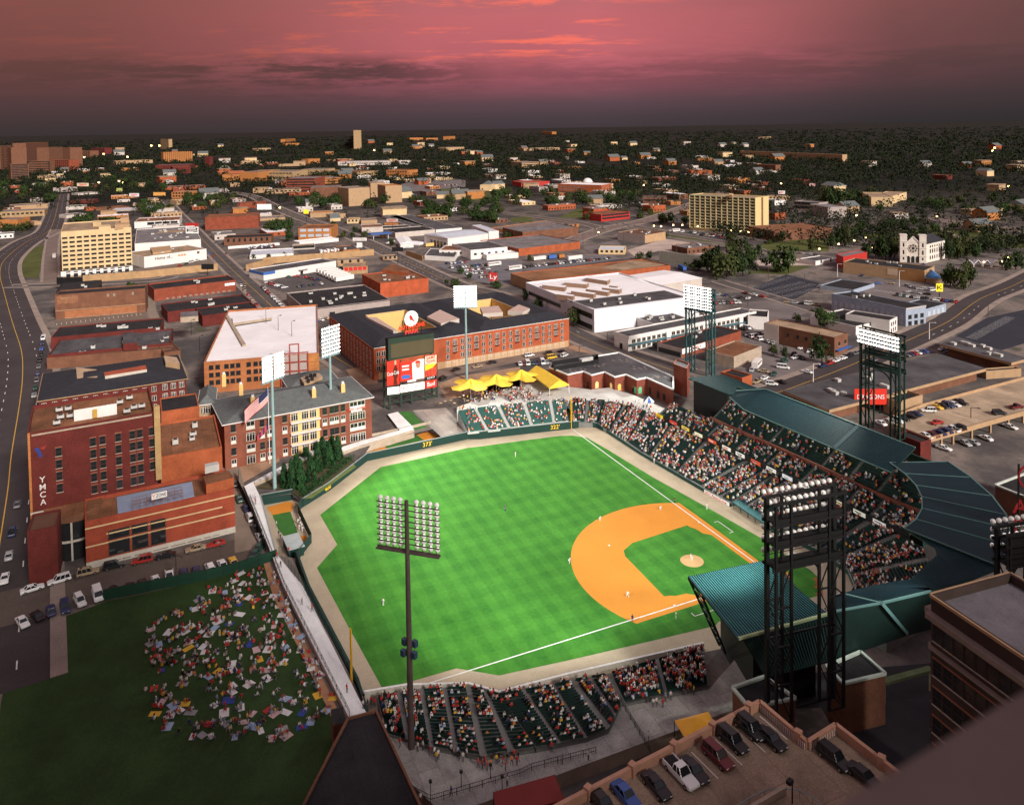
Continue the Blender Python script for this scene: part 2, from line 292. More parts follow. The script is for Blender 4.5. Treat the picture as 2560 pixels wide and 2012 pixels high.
gr=(GL('k','0 360 400 305 620 278 720 275 830 292 1000 390 1345 600 1760 830 2173 1065',0)+GL('l','330 1205 520 1320 590 1390 618 1455 600 1510',0)+[V(-9.5,8),V(-10.5,14),V(-8.2,22)]+GL('o','1825 315 1300 440 700 580 150 700',0)+GL('n','2010 700 1680 645 1110 810',0)+GL('j','810 1700 597 1300 755 1120 622 890 1090 520 1770 370 2173 325',0))
struct('outfield_grass',ngon(gr,.004,GRASS))
rub=13.04
arc=[(rub+28.96*math.cos(t),rub+28.96*math.sin(t))for t in[math.atan2(-rub-1.5,25.0)+i*(math.pi/2+2*math.atan2(rub+1.5,25.0))/60 for i in range(61)]]
dirt=arc+[(-1.5,36.5),(-1.5,24),(-1.2,3),(-4,0),(-3,-3),(0,-4),(3,-1.2),(24,-1.5),(36.5,-1.5)]
def fan(c,r,n=40):return[(c[0]+r*math.cos(2*math.pi*i/n),c[1]+r*math.sin(2*math.pi*i/n))for i in range(n)]
struct('infield_dirt',ngon(dirt,.010,DIRT));struct('home_plate_dirt',ngon(fan((0,0),4.0),.014,DIRT))
gi=[(3.4,1.3),(20.6,1.3),(22.2,2.8)]+[(27.43-4.0*math.cos(t),4.0*math.sin(t))for t in(R_(50),R_(70),R_(88))]+[(26.0,21.5),(24.0,25.3),(21.6,26.4)]+[(4.0*math.sin(t),27.43-4.0*math.cos(t))for t in(R_(88),R_(70),R_(50))]+[(2.8,22.2),(1.3,20.6),(1.3,3.4),(2.9,2.9)]
struct('infield_grass',ngon(gi,.018,GRASS))
mb=M();n=32
for k,(r0,r1,z0,z1)in enumerate(((2.75,1.6,.02,.16),(1.6,.0,.16,.26))):
 A,B=fan((rub,rub),r0,n),fan((rub,rub),max(r1,.01),n)
 for i in range(n):j=(i+1)%n;mb.face([A[i]+(z0,),A[j]+(z0,),B[j]+(z1,),B[i]+(z1,)],MOUNDC)
mb.box((rub,rub,.24),(.15,.6,.05),PAINTW,R_(45));struct('pitching_mound',mb)
def strip(a,b,w,z,m,bld=None):
 bld=bld or M();a,b=V2(a),V2(b);d=(b-a).normalized();s=Vector((-d.y,d.x,0))*w/2
 return bld.face([tuple((a+s)[:2])+(z,),tuple((a-s)[:2])+(z,),tuple((b-s)[:2])+(z,),tuple((b+s)[:2])+(z,)],m)
fl=M();strip((.6,0),(98,0),.30,.024,PAINTW,fl);strip((0,.6),(0,95.4),.30,.024,PAINTW,fl)
for(a,b)in(((19.5,-4.6),(25.5,-4.6)),((19.5,-4.6),(19.5,-3.4)),((25.5,-4.6),(25.5,-3.4)),((-4.6,19.5),(-4.6,25.5)),((-4.6,19.5),(-3.4,19.5)),((-4.6,25.5),(-3.4,25.5)),((-.9,.4),(.9,.4)),((-.9,-.4),(.9,-.4))):strip(a,b,.2,.026,PAINTW,fl)
struct('foul_lines',fl)
for(x,y),lb in(((27.2,.25),'white canvas first base lying beside the right foul line'),((27.43,27.43),'white canvas second base alone in the middle of the infield clay'),((.25,27.2),'white canvas third base lying beside the left foul line')):
 M().box((x,y,.014),(.42,.42,.1),PAINTW,top=PAINTW).obj('base',org=(x,y,.014),label=lb,cat='base')
text('Redbirds',2.4,REDL,None,(-7.6,-6.2,.03),(.78,-.62,0),(.62,.78,0),.004,'grass_lettering',width=7.2);bpy.data.objects['grass_lettering']['kind']='structure'
b=M();b.face([p+(.016,)for p in fan((4.5,-10.6),1.5,24)],PAINTW);b.face([p+(.02,)for p in fan((4.5,-10.6),.8,24)],DIRT);struct('on_deck_circle',b)
# ---- outfield wall
GW=mat('padded_wall',(.010,.036,.030),.7,.12,.4)
def wall_run(bld,pts,h,w,m,capm=None,z0=-.1):
 for i in range(len(pts)-1):
  a,b=V2(pts[i]),V2(pts[i+1]);d=(b-a).normalized();nn=Vector((d.y,-d.x,0));e=d*(.004*(i%2));h0=h[i]if isinstance(h,list)else h;h1=h[i+1]if isinstance(h,list)else h
  q=[a-e,b+e,b+e+nn*w,a-e+nn*w];c=len(bld.v);bld.v+=[(p.x,p.y,z0)for p in q]+[(p.x,p.y,hh)for p,hh in zip(q,(h0,h1,h1,h0))];k=bld.mi(m)
  for f in((0,1,5,4),(1,2,6,5),(2,3,7,6),(3,0,4,7),(4,5,6,7)):bld.f.append(tuple(c+t for t in f));bld.m.append(k)
  if capm:
   up=Vector((0,0,.05));bld.bar(a+Vector((0,0,h0))+nn*w/2+up,b+Vector((0,0,h1))+nn*w/2+up,w+.08,capm,.08)
LINE_OF=[(98.2,.2),(103.7,32),(105.4,35.6),(103,70.4),(87.9,84.9),(80.9,93.6)]
wt=thing('outfield_wall',(103,50,0),'dark green padded outfield wall with yellow distance figures','wall')
b=M();wall_run(b,LINE_OF,[2.5,2.5,2.5,2.4,2.4,2.4],.3,GW,mat('rail_cap',(.3,.32,.32),var=.1));b.obj('padding',wt)
for tx,p,a in(("322'",(99.2,6.0),(98.2,.2,103.7,32)),("373'",G('j',1462,352,1.2),(105.4,35.6,103,70.4)),("400'",G('j',690,680,1.2),(103,70.4,87.9,84.9))):
 d=Vector((a[0]-a[2],a[1]-a[3],0)).normalized();A=V(a[0],a[1]);pp=A+d*((V2(p)-A).dot(d));nrm=Vector((-d.y,d.x,0));nrm=nrm if nrm.x<0 else -nrm
 text(tx,2.0,mat('yellow_figures',(.75,.48,.03),.5,0),wt,(pp.x+nrm.x*.06,pp.y+nrm.y*.06,1.25),d if d.cross(Vector((0,0,1))).dot(nrm)>0 else -d,(0,0,1),.03,'distance_figure')
def fence(name,label,pts,h,gap=2.4,solid=None,z=CZ,m=BLSTEEL,rails=2,cat='fence',picket=0,group=None,r=.07):
 t=thing(name,(pts[0][0],pts[0][1],z),label,cat,group);c=M();pm=M().box((0,0,0),(r,r,h),m).mesh('post')
 for i in range(len(pts)-1):
  a,e=V(pts[i][0],pts[i][1],z),V(pts[i+1][0],pts[i+1][1],z);n=max(1,int((e-a).length/gap))
  for k in range(n+(i==len(pts)-2)):p=a.lerp(e,k/n);inst('post',pm,t,p-t.location)
  for q in range(rails):zz=h*(1-q/max(1,rails))-.03 if rails>1 else h-.03;c.bar(a+V(0,0,zz),e+V(0,0,zz),r*.8,m)
  if picket:
   for k in range(int((e-a).length/picket)):p=a.lerp(e,k*picket/(e-a).length);c.bar(p+V(0,0,.1),p+V(0,0,h),.03,m)
 c.obj('rails',t)
 if solid:
  s=M()
  for i in range(len(pts)-1):s.bar(V(pts[i][0],pts[i][1],z+h*.52),V(pts[i+1][0],pts[i+1][1],z+h*.52),.05,solid,h*.92)
  s.obj('windscreen',t)
 return t
# left-field wall, bullpen, walkway
wl=thing('left_field_wall',(25,97,0),'long dark left-field wall under the white walkway','wall')
b=M();wall_run(b,[(53.2,99.3),(37,98.9),(2.9,95.6),(-6.3,95.9)],2.96,.5,GW);b.obj('padding',wl)
fence('bullpen_fence','dark green padded fence round the home bullpen, open railing above',[(53.2,99.4),(60.6,94.7),(77.8,95.5),(80.6,93.9)],2.6,2.2,GW,0,mat('dark_green_rail',(.03,.07,.06),var=0))
b=M();wall_run(b,[(86.6,95.6),(86.9,104.2),(55.2,104.0)],3.0,.3,GW,mat('rail_cap',()));b.obj('bullpen_wall',org=(86.6,95.6,0),label='tall dark green wall at the back of the home bullpen',cat='wall')
struct('bullpen_turf',ngon(GL('j','250 890 390 862 450 1030 350 1062 300 1010',.004),.004,TURF));struct('bullpen_dirt',ngon(GL('j','208 833 370 785 420 800 400 862 250 892',.008),.008,DIRT))
struct('bullpen_mound',ngon(GL('j','455 1062 500 1045 530 1070 470 1118',.008),.008,DIRT))
rb=thing('bullpen_bench',(82.6,97.5,0),'low concrete dugout shelter at the near end of the home bullpen','shelter')
c=G('j',415,1120,1.5);b=M();b.box((c.x,c.y,0),(7,3.6,2.2),W_['green'],R_(4));b.obj('walls',rb);b=M();b.box((c.x,c.y,2.21),(7.4,4,.16),mat('pale_roof_panel',(.4,.45,.45)),R_(4));b.obj('roof',rb)
WALK=mat('white_walkway',(.78,.78,.78),.8,.1,.2,fine=.05)
wk=M();L_=[(-6.3,99.4),(39.6,104.4),(57,105.4),(86.5,107.3),(94.7,107.9)];R2=[(-6.4,96.4),(37.6,100.5),(54.6,104.3),(86.6,104.5),(95.6,105.3)]
L_+=[tuple(G('j',*q,3)[:2])for q in((290,530),(550,395),(760,375),(890,330))];R2+=[tuple(G('j',*q,3)[:2])for q in((330,560),(560,425),(800,400),(930,352))]
L_+=[tuple(G('j',*q,3)[:2])for q in((1320,210),)];R2+=[tuple(G('j',*q,3)[:2])for q in((1352,228),)]
for i in range(len(L_)-1):
 q=[L_[i],R2[i],R2[i+1],L_[i+1]];q=q if area(q)>0 else q[::-1];wk.prism(q,.2,3.0,W_['conc'],WALK)
struct('walkway',wk)
fence('walkway_fence','black picket fence along the lawn side of the white walkway',[(-5.8,99.2),(39.6,104.2),(57,105.2),(86.5,107.1)],1.15,2.4,None,3.0,BLSTEEL,2,picket=.5)
fence('walkway_screen','black mesh screen standing on the field edge of the white walkway',[(0.5,96.35),(37.6,100.6),(52.8,103.6)],1.9,2.2,None,3.0,mat('dark_green_rail',()),3)
fence('walkway_railing','thin black railing round the cypress bed beside the walkway',[tuple(G('j',*q,3)[:2])for q in((112,645),(330,565),(555,432))],1.1,1.6,None,3.0)
fence('street_screen','tall black screen between the car park and the white walkway',[(57,106.1),(86,108.4),(96,109.4),tuple(G('j',-10,600)[:2])],2.6,3,mat('black_mesh',(.012,.013,.012),var=.1))
fence('lawn_screen','green windscreen fence along the street side of the picnic lawn',[tuple(G('j',*q)[:2])for q in((285,1240),(0,1335))]+[tuple(G('i',*q)[:2])for q in((1600,1400),(800,1560))],2.6,3,mat('green_mesh',(.012,.05,.03),var=.1))
# lawn, its clay edge
struct('lawn',ngon([V(55.5,107.4),V(-3,101.8),V(-34,98),V(-60,118),V(-20,154),V(12,154.5),V(46.5,157.4),V(57.2,121),V(57.6,109)],CZ+.006,LAWNM))
struct('lawn_edge',ngon([V(55.6,107.3),V(57,106.2),V(39.5,105.1),V(-6.3,100.1),V(-6.2,101.9),V(-2,102),V(38,106.8)],CZ+.010,mat('bare_clay',(.42,.22,.12),.95,.25,.3)))
# cypress bank behind the left-centre wall
bk=M();q=[G('j',*a,z)for a,z in(((375,700),2.2),((480,770),2.4),((900,470),2.4),((820,440),2.3),((560,440),2.1),((330,570),2.05),((120,690),2.05))]
struct('planting_bed',ngon(q,2.35,mat('bed_soil',(.07,.06,.03),.95,.4,.4)))
struct('verge',ngon([V2(G('j',*a,2.4))for a in((495,770),(880,490),(900,520),(560,760))],2.42,mat('verge_grass',(.12,.16,.045),.95,.2)))
# right-centre bullpen
struct('visitor_bullpen_turf',ngon(GL('j','1095 330 1370 270 1430 310 1135 375',0),.006,TURF));struct('visitor_bullpen_dirt',ngon(GL('j','985 355 1095 330 1140 378 1000 402',0),.009,DIRT));struct('visitor_bullpen_mound',ngon(GL('j','1370 270 1470 238 1545 285 1430 312',0),.009,DIRT))
b=M();q=[G('j',*a,0)for a in((960,340),(1360,255),(1480,225))];wall_run(b,[tuple(t[:2])for t in q],2.9,.3,W_['conc']);b.obj('bullpen_wall',org=q[0],label='concrete back wall of the visitors\' bullpen by the ramp',cat='wall')
fence('bullpen_railing','steel railing over the visitors\' bullpen and service yard',[tuple(G('j',*a,2.2)[:2])for a in((1360,110),(1560,280))],1.4,1.4,None,2.2,STEEL)
struct('service_grass',ngon(GL('j','1230 90 1330 90 1450 210 1360 235'),CZ+.02,TURF));struct('service_yard',ngon(GL('j','1340 80 1600 60 1760 240 1560 285'),CZ+.015,PAVE))
struct('ramp',ngon([G('j',*a,2.9)for a in((1145,110),(1225,90),(1350,215),(1240,235))],2.9,WALK))
# ---- seating
SEATS=[]
TREAD=mat('stand_concrete',(.15,.15,.145),.9,.2,.3);LTREAD=mat('pale_stand_concrete',(.40,.42,.41),.9,.12,.3);SEATM=mat('green_seat',(.010,.030,.026),.6,.1);BENCH=mat('green_bench',(.030,.095,.085),.6,.1)
STEP=mat('aisle_steps',(.15,.15,.145),.9,.1,.5);LSTEP=mat('pale_aisle_steps',(.40,.40,.38),.9,.1,.5)
def stand(name,label,F,Bk,rows,seat,tread=TREAD,aisles=(),aw=1.2,occ=.6,key='',zb=0.,step=.62):
 n=len(F);t=thing(name,(F[0].x,F[0].y,zb),label,'seating');b=M();sb=M();stl=[M()for _ in aisles];ln=[(F[i+1]-F[i]).length for i in range(n-1)]
 def at(r,u):i=min(n-2,int(u));f=u-i;a=F[i].lerp(Bk[i],r/rows);c=F[i+1].lerp(Bk[i+1],r/rows);return a.lerp(c,f)
 for r in range(rows):
  for i in range(n-1):
   a0,a1,c0,c1=at(r,i),at(r,i+1),at(r+1,i),at(r+1,i+1);z0,z1=a0.z,a1.z
   b.face([a0,a1,(c1.x,c1.y,z1),(c0.x,c0.y,z0)],tread);b.face([(c0.x,c0.y,z0),(c1.x,c1.y,z1),c1,c0],tread)
  cuts=sorted(aisles);segs=[];u0=.02
  for a in cuts:
   L=ln[min(n-2,int(a))];segs.append((u0,a-aw/2/L));u0=a+aw/2/L
  segs.append((u0,n-1.02))
  for s0,s1 in segs:
   cutp=[s0]+[k for k in range(n)if s0<k<s1]+[s1]
   for k in range(len(cutp)-1):
    a,c=at(r,cutp[k]),at(r,cutp[k+1]);a2,c2=at(r+1,cutp[k]),at(r+1,cutp[k+1]);up=V(0,0,1)
    if(c-a).length<.3:continue
    q=[a.lerp(a2,.42),c.lerp(c2,.42),c.lerp(c2,.82),a.lerp(a2,.82)];q=[V(p.x,p.y,zz+.42)for p,zz in zip(q,(a.z,c.z,c.z,a.z))]
    sb.face(q,seat);sb.face([q[3],q[2],q[2]+up*.4,q[3]+up*.4],seat);sb.face([q[0],q[1],q[1]-up*.38,q[0]-up*.38],seat)
    L=(c-a).length
    for m_ in range(int(L/step)):
     f=(m_+.5)*step/L;p=q[0].lerp(q[1],f).lerp(q[3].lerp(q[2],f),.5);d=(a.lerp(c,f)-a2.lerp(c2,f));SEATS.append((p,math.atan2(d.y,d.x),key,r,occ))
  for st,a in zip(stl,cuts):
   L=ln[min(n-2,int(a))];h=aw/2/L
   for half in(0,.5):
    p,q,p2,q2=at(r+half,a-h),at(r+half,a+h),at(r+half+.5,a-h),at(r+half+.5,a+h);zz=at(r,a).z+(at(r+1,a).z-at(r,a).z)*(half)+.02+.12
    st.face([(p.x,p.y,zz),(q.x,q.y,zz),(q2.x,q2.y,zz),(p2.x,p2.y,zz)],LSTEP if tread is not TREAD else STEP);st.face([(p.x,p.y,zz-.3),(q.x,q.y,zz-.3),(q.x,q.y,zz),(p.x,p.y,zz)],LSTEP if tread is not TREAD else STEP)
 for i in range(n-1):b.face([(F[i].x,F[i].y,zb),(F[i+1].x,F[i+1].y,zb),F[i+1],F[i]],tread);b.face([(Bk[i].x,Bk[i].y,zb),(Bk[i+1].x,Bk[i+1].y,zb),Bk[i+1],Bk[i]],tread)
 for i in(0,n-1):b.face([(F[i].x,F[i].y,zb),F[i],Bk[i],(Bk[i].x,Bk[i].y,zb)],tread)
 b.obj('tiers',t)
 for st in stl:st.obj('aisle_steps',t)
 sb.obj('seats',t,kind='stuff')
 return t
up=lambda p,z:V(p[0],p[1],z)
# right-field bleachers
stand('bleachers','pale right-field bleachers with green benches beyond the outfield wall',[up((104.5,36.0),2.8),up((102.8,27),2.8),up((101.4,18),2.8),up((100,9.5),2.8),up((98.8,1.0),2.8)],[up(G('f',1690,1180,6),6),up(G('g',20,1150,6.2),6.2),up(G('g',240,1125,6.2),6.2),up(G('g',470,1105,6.2),6.2),up(G('g',660,1085,6.2),6.2)],15,BENCH,LTREAD,(.72,1.55,2.45,3.4),1.3,.33,'rf',2.0)
FB=[up((98.6,-.6),2.3),up((95.6,-8.4),1.5),up((85.1,-9.4),1.15),up((69.8,-9.6),1.1),up((54,-10.6),1.1),up((40.2,-11.9),1.1),up((30.3,-13.0),1.1)]
BB=[up(G('g',700,1080,6.2),6.2),up(G('g',960,1095,6),6),up(G('g',1180,1145,6),6),up(G('k',1420,135,5.6),5.6),up(G('k',1720,275,5.6),5.6),up(G('l',90,490,5.6),5.6),up(G('l',260,560,5.6),5.6)]
stand('corner_stand','dark green lower stand down the right-field line from the yellow foul pole to the dugout',FB,BB,22,SEATM,TREAD,(.55,1.1,1.75,2.5,3.3,4.15,4.9,5.6),1.1,.5,'b1',0)
FC=[up((29.6,-15.2),1.6),up((17.5,-15.2),1.6),up((3.5,-16.3),1.2),up((-.2,-16.8),1.2),up((-7.2,-16.2),1.2),up((-12.2,-12.8),1.2),up((-15.8,-6),1.2),up((-17.0,3),1.2)]
BC=[up(G('l',285,575,5.6),5.6),up(G('l',560,700,5.6),5.6),up(G('l',900,880,5.6),5.6),up(G('l',1090,985,5.6),5.6),up((-13.5,-31.5),5.6),up((-23,-25.5),5.6),up((-30,-14),5.6),up((-32,1),5.6)]
stand('home_stand','dark lower stand curving behind home plate full of spectators',FC,BC,22,SEATM,TREAD,(.3,.85,1.35,1.8,2.5,3.4,4.4,5.5),1.1,.5,'hp',0)
# low wall along the right-field line, then round the backstop
b=M();wall_run(b,[(98.1,-.2),(97.6,-5),(95.3,-8.2),(91,-8.9),(85.1,-9.1),(69.8,-9.3),(40.2,-11.6),(30.3,-12.8)],[2.5,2.2,1.6,1.2,1.05,1.0,1.0,1.0],-.25,GW,mat('rail_cap',()))
b.obj('sideline_wall',org=(60,-10,0),label='low dark wall with pale rail along the right-field line stand',cat='wall')
b=M();wall_run(b,[(17.6,-13.0),(3.5,-15.9),(-.2,-16.3),(-6.9,-15.8),(-11.7,-12.5),(-15.4,-6),(-16.6,3),(-16.2,14)],1.1,-.25,W_['green'],mat('rail_cap',()))
b.obj('backstop_wall',org=(0,-16,0),label='curved green backstop wall behind home plate',cat='wall')
dg=thing('dugout',(24,-14,0),'first-base dugout with flat pale green roof cut into the lower stand','dugout');b=M();b.box((23.6,-14.4,1.45),(12.4,3.2,.16),mat('dugout_roof',(.05,.16,.17),.6,.1),R_(-1));b.obj('roof',dg)
b=M();b.box((23.6,-15.8,-.2),(12,.2,1.6),W_['conc']);[b.box((18+k*2.8,-12.9,0),(.12,.12,1.45),W_['green'])for k in range(5)];b.obj('walls',dg);b=M();b.box((23.6,-14.6,0),(11,.5,.45),TROU);b.obj('bench',dg)
ad=thing('wall_advertisement',V(35.2,-12.25,0),'white advertising banner with red and orange lettering on the sideline wall','sign');A,Bq=V(40.0,-11.40,0),V(30.6,-12.56,0);b=M();b.bar(A+V(0,.09,.55),Bq+V(0,.09,.55),.06,WHT,1.0);b.obj('panel',ad)
dr=(Bq-A).normalized();mid=A.lerp(Bq,.60);text('AutoZone',1.15,REDL,ad,mid+V(-.02,.14,.52),dr,(0,0,1),.02,width=5.6);b=M()
for k in range(5):q=A.lerp(Bq,.06+.045*k);b.bar(q+V(.0,.15,.2),q+V(-.25,.15,.9),.28-.03*k,mat('orange_stripe',(.75,.12,.03),.6,0),.03)
b.obj('stripes',ad)
# mezzanine: fascia with advertising boards, club seats, brick band, upper deck
FM=[up(G('k',1385,105,7),7)]+[up(G('l',*a,7),7)for a in((345,587),(1062,940))]+[up((-9.5,-32.6),7)]
def seg(F,k,m):return F[int(k)].lerp(F[min(len(F)-1,int(k)+1)],k-int(k))
ms=thing('mezzanine',(40,-30,CZ),'upper deck of the main grandstand with brick suite band and dark fascia','grandstand');b=M()
for i in range(len(FM)-1):b.bar(FM[i]+V(0,0,-.55),FM[i+1]+V(0,0,-.55),.35,W_['black'],1.7)
b.obj('fascia',ms)
def line(F,d,z,k=1.0):
 o=[]
 for i,p in enumerate(F):
  a=(F[min(i+1,len(F)-1)]-F[max(i-1,0)]).normalized();nn=Vector((-a.y,a.x,0));nn=nn if(nn.y<0 or i>2)and nn.dot(Vector((.3,1,0)))<0 else -nn;o.append(V(p.x+nn.x*d,p.y+nn.y*d,z))
 return o
stand('club_seats','club seating rows just above the advertising boards',line(FM,.3,7.0),line(FM,5.4,9.6),6,SEATM,TREAD,(.2,.42,.64,.86,1.15,1.4,1.65,1.9),1.0,.6,'cl',6.6)
BRK=brick('suite_brick',(.16,.05,.035));b=M();FM=[FM[0].lerp(FM[1],.34)]+FM[1:]
for A,Bq,za,zb_ in((5.5,5.9,9.4,10.9),):
 q,w=line(FM,A,0),line(FM,Bq,0)
 for i in range(len(FM)-1):b.prism([q[i],q[i+1],w[i+1],w[i]],za,zb_,BRK)
b.obj('brick_band',ms)
b=M();q,w=line(FM,5.9,0),line(FM,18.5,0)
for i in range(len(FM)-1):b.prism([q[i],q[i+1],w[i+1],w[i]],CZ,9.3,W_['green'],TREAD)
b.obj('concourse',ms)
stand('upper_deck','shaded upper deck seats under the long teal roof',line(FM,6.4,10.2),line(FM,17.0,16.6),14,SEATM,TREAD,(.3,.65,1.2,1.5,1.8),1.0,.30,'ud',9.2)
b=M();q=line(FM,17.2,0);w=line(FM,17.7,0)
for i in range(len(FM)-1):b.prism([q[i],q[i+1],w[i+1],w[i]],CZ,18.6,W_['green'])
b.obj('back_wall',ms)
ADC=[(.75,.55,.02),(.65,.05,.03),(.70,.50,.05),(.8,.74,.5),(.62,.08,.03),(.8,.78,.68),(.82,.8,.74),(.70,.09,.02),(.82,.8,.72),(.75,.78,.85),(.83,.82,.76),(.82,.78,.55),(.8,.8,.7),(.8,.78,.72)]
ADP=[('k',1410,110),('k',1505,165),('k',1608,207),('k',1712,255),('k',1822,305),('k',1927,360),('k',2035,410),('l',100,470),('l',222,527),('l',345,587),('l',480,650),('l',760,785),('l',912,860),('l',1062,938)]
ADN=['yellow','red','pale yellow','cream','red with white band','white','plain white','red and yellow','ivory','white and blue','white','white with yellow mark','cream','ivory with red mark']
ORD='first second third fourth fifth sixth seventh eighth ninth tenth eleventh twelfth thirteenth fourteenth fifteenth sixteenth seventeenth eighteenth nineteenth twentieth'.split()
for k,((o,x,y),c)in enumerate(zip(ADP,ADC)):
 p=G(o,x,y,6.9);i=0 if p.x>FM[1].x else 1;a,e=FM[i],FM[i+1];d=(e-a).normalized();p=a+d*((p-a).dot(d));nn=Vector((-d.y,d.x,0));nn=nn if nn.y>0 else -nn;p=V(p.x,p.y,6.5)+nn*.28
 t=thing('fascia_advertisement',p,f'lit {ADN[k]} advertising board, {ORD[k]} along the grandstand fascia from the outfield end','sign','advertising boards on the grandstand fascia')
 b=M();b.bar(p-d*1.75,p+d*1.75,.12,mat('ad_board_%d'%k,c,.5,.0,emit=.25),1.05);b.obj('panel',t);s=M();s.bar(p-d*1.3+nn*.08+V(0,0,.1),p+d*(.6+.1*(k%4))+nn*.08+V(0,0,.1),.03,(REDL,WHT,W_['bluep'],W_['black'])[(k*3+k//4)%4],.22)
 s.bar(p-d*.9+nn*.08-V(0,0,.22),p+d*.5+nn*.08-V(0,0,.22),.03,(W_['black'],REDL,WHT)[(k*2)%3],.12);s.obj('printing',t)
# ---- roofs
def ribbed(parent,name,I,O,m,rib=.55,h=.10,ribm=None,th=.35):
 b=M();r=M()
 for i in range(len(I)-1):
  a,c,d,e=I[i],I[i+1],O[i+1],O[i];b.face([a,c,d,e],m);dn=V(0,0,-th);b.face([a+dn,e+dn,d+dn,c+dn],DSTEEL);b.face([a,e,e+dn,a+dn],DSTEEL);b.face([a,c,c+dn,a+dn],DSTEEL);b.face([e,d,d+dn,e+dn],DSTEEL)
  if i==len(I)-2:b.face([c,d,d+dn,c+dn],DSTEEL)
  if rib:
   n=max(2,int(max((c-a).length,(d-e).length)/rib))
   for k in range(n):f=(k+.5)/n;r.bar(a.lerp(c,f)+V(0,0,h/2),e.lerp(d,f)+V(0,0,h/2),rib*.3,ribm or m,h)
 o=b.obj(name,parent)
 if r.f:r.obj('ribs',o)
 return o
TR=mat('roof_trim',(.09,.17,.17),.5,.1)
rt=thing('grandstand_roof',(10,-40,18),'long dark teal metal roof over the grandstand sweeping round behind home plate','roof')
I1=[G('h',-112,1064,20),G('h',0,1160,20)]+[G('l',*a,20)for a in((700,375),(1140,560))];O1=[G('h',-60,1018,20.4),G('h',165,1003,22)]+[G('l',*a,22)for a in((890,200),(1330,372))]
ribbed(rt,'straight_roof',I1,O1,RF['teal'],.55,.12,mat('teal_rib',(.008,.022,.027),.7,.1,spec=.1))
I2=[G('l',*a,20.6)for a in((1130,485),(1250,570),(1335,660),(1380,750),(1382,840),(1335,925),(1240,995))];O2=[G('l',*a,20.6)for a in((1580,478),(1760,600),(1925,745),(2035,890),(2065,1000),(2060,1130),(1985,1290))]
ribbed(rt,'curved_roof',I2,O2,RF['dteal'],0)
t2=M()
for a,c in zip(I2,O2):t2.bar(a+V(0,0,.07),c+V(0,0,.07),.16,TR,.12)
for i in range(len(I2)-1):t2.bar(I2[i]+V(0,0,.05),I2[i+1]+V(0,0,.05),.2,TR);t2.bar(O2[i]+V(0,0,.05),O2[i+1]+V(0,0,.05),.3,TR)
for i in range(3):t2.bar(O1[i]+V(0,0,.1),O1[i+1]+V(0,0,.1),.3,TR);t2.bar(I1[i],I1[i+1],.2,TR)
t2.bar(I1[2]+V(0,0,.1),O1[2]+V(0,0,.1),1.1,RF['teal'],.16);t2.obj('trim',rt)
I3=[G('l',*a,20)for a in((1240,995),(1480,1140),(1500,1200),(1300,1385),(1000,1440),(755,1500),(660,1525))];O3=[G('l',*a,20)for a in((1985,1292),(1990,1300),(1760,1390),(1460,1470),(1450,1478),(1062,1572),(690,1640))]
ribbed(rt,'inner_roof',I3,O3,RF['dteal'],.6,.1)
I4=[G('l',*a,20)for a in((1450,1484),(1062,1578),(690,1645))]+[G('q',-10,410,19.7)];O4=[G('q',*a,10.5)for a in((1450,330),(1260,380),(740,560),(170,705))]
ribbed(rt,'outer_slope',I4,O4,RF['dteal'],.6,.12,mat('dteal_rib',(.022,.05,.054),.5,.1))
t2=M();r4=[G('l',*a,20.1)for a in((755,1500),(1060,1575),(1450,1482))];t2.bar(r4[0],r4[1],.35,TR);t2.bar(r4[1],r4[2],.35,TR);t2.bar(I4[2]+V(0,0,.1),I4[1]+V(0,0,.1),.3,TR);t2.bar(I4[1]+V(0,0,.15),O4[1]+V(0,0,.2),.7,TR);t2.bar(I3[-1],I3[-2],.18,WHT);t2.obj('ridge_trim',rt)
rl=thing('wing_roof',(-20,30,18),'ribbed teal roof wing, coloured as if floodlit, over the third-base stand','roof')
I5=[G('l',640,1700,20),G('l',250,1315,20),G('l',150,1245,20)];I5=[G('l',660,1530,20),G('l',250,1310,20),G('k',2140,1262,20)]
c0,c1=G('k',1620,1370,20),G('o',2005,420,19.8);e1=G('l',660,1660,19.8);e0=G('l',150,1245,20)
ribbed(rl,'roof',[e0,c0],[e1,c1],mat('floodlit_teal',(.05,.185,.19),.6,.1,spec=.2),.5,.13,mat('teal_rib',()));  # wing roof teal brightened to carry the floodlight in its colour
t2=M();t2.bar(c1+V(0,0,.1),e1+V(0,0,.1),.4,mat('pale_ridge',(.28,.32,.18),var=.1));t2.bar(c0,c1,.3,RF['teal'],.4);t2.obj('ridge_trim',rl)
t2=M();base=[G('o',1825,440,6),G('o',1825,210,12)];topc=[c0,c0.lerp(c1,.25),c0.lerp(c1,.5)];ft=[V(-17,30,14),V(-19.5,29.5,9),V(-20,29,4)]
t2.bar(c0+V(0,0,-.3),V(-19,30.5,4),.35,DSTEEL);t2.bar(c0.lerp(c1,.3)+V(0,0,-.4),V(-21.5,31,4),.3,DSTEEL)
for k in range(7):a=(c0+V(0,0,-.3)).lerp(V(-19,30.5,4),k/7);c=(c0.lerp(c1,.3)+V(0,0,-.4)).lerp(V(-21.5,31,4),(k+.5)/7);d=(c0+V(0,0,-.3)).lerp(V(-19,30.5,4),(k+1)/7);t2.bar(a,c,.14,DSTEEL);t2.bar(c,d,.14,DSTEEL)
t2.obj('truss',rl)
b=M();a,c=G('o',1825,455),G('o',1760,640,6);ew=[V(-17.5,29.0,0),V(-32,33.5,0),V(-35,22,0),V(-20,17,0)];b.prism(ew,CZ,17.5,W_['black']);b.obj('end_wall',rl)
sc_=thing('suite_roof',tuple(G('g',1890,960,14)),'small teal roof at the outfield end of the grandstand','roof')
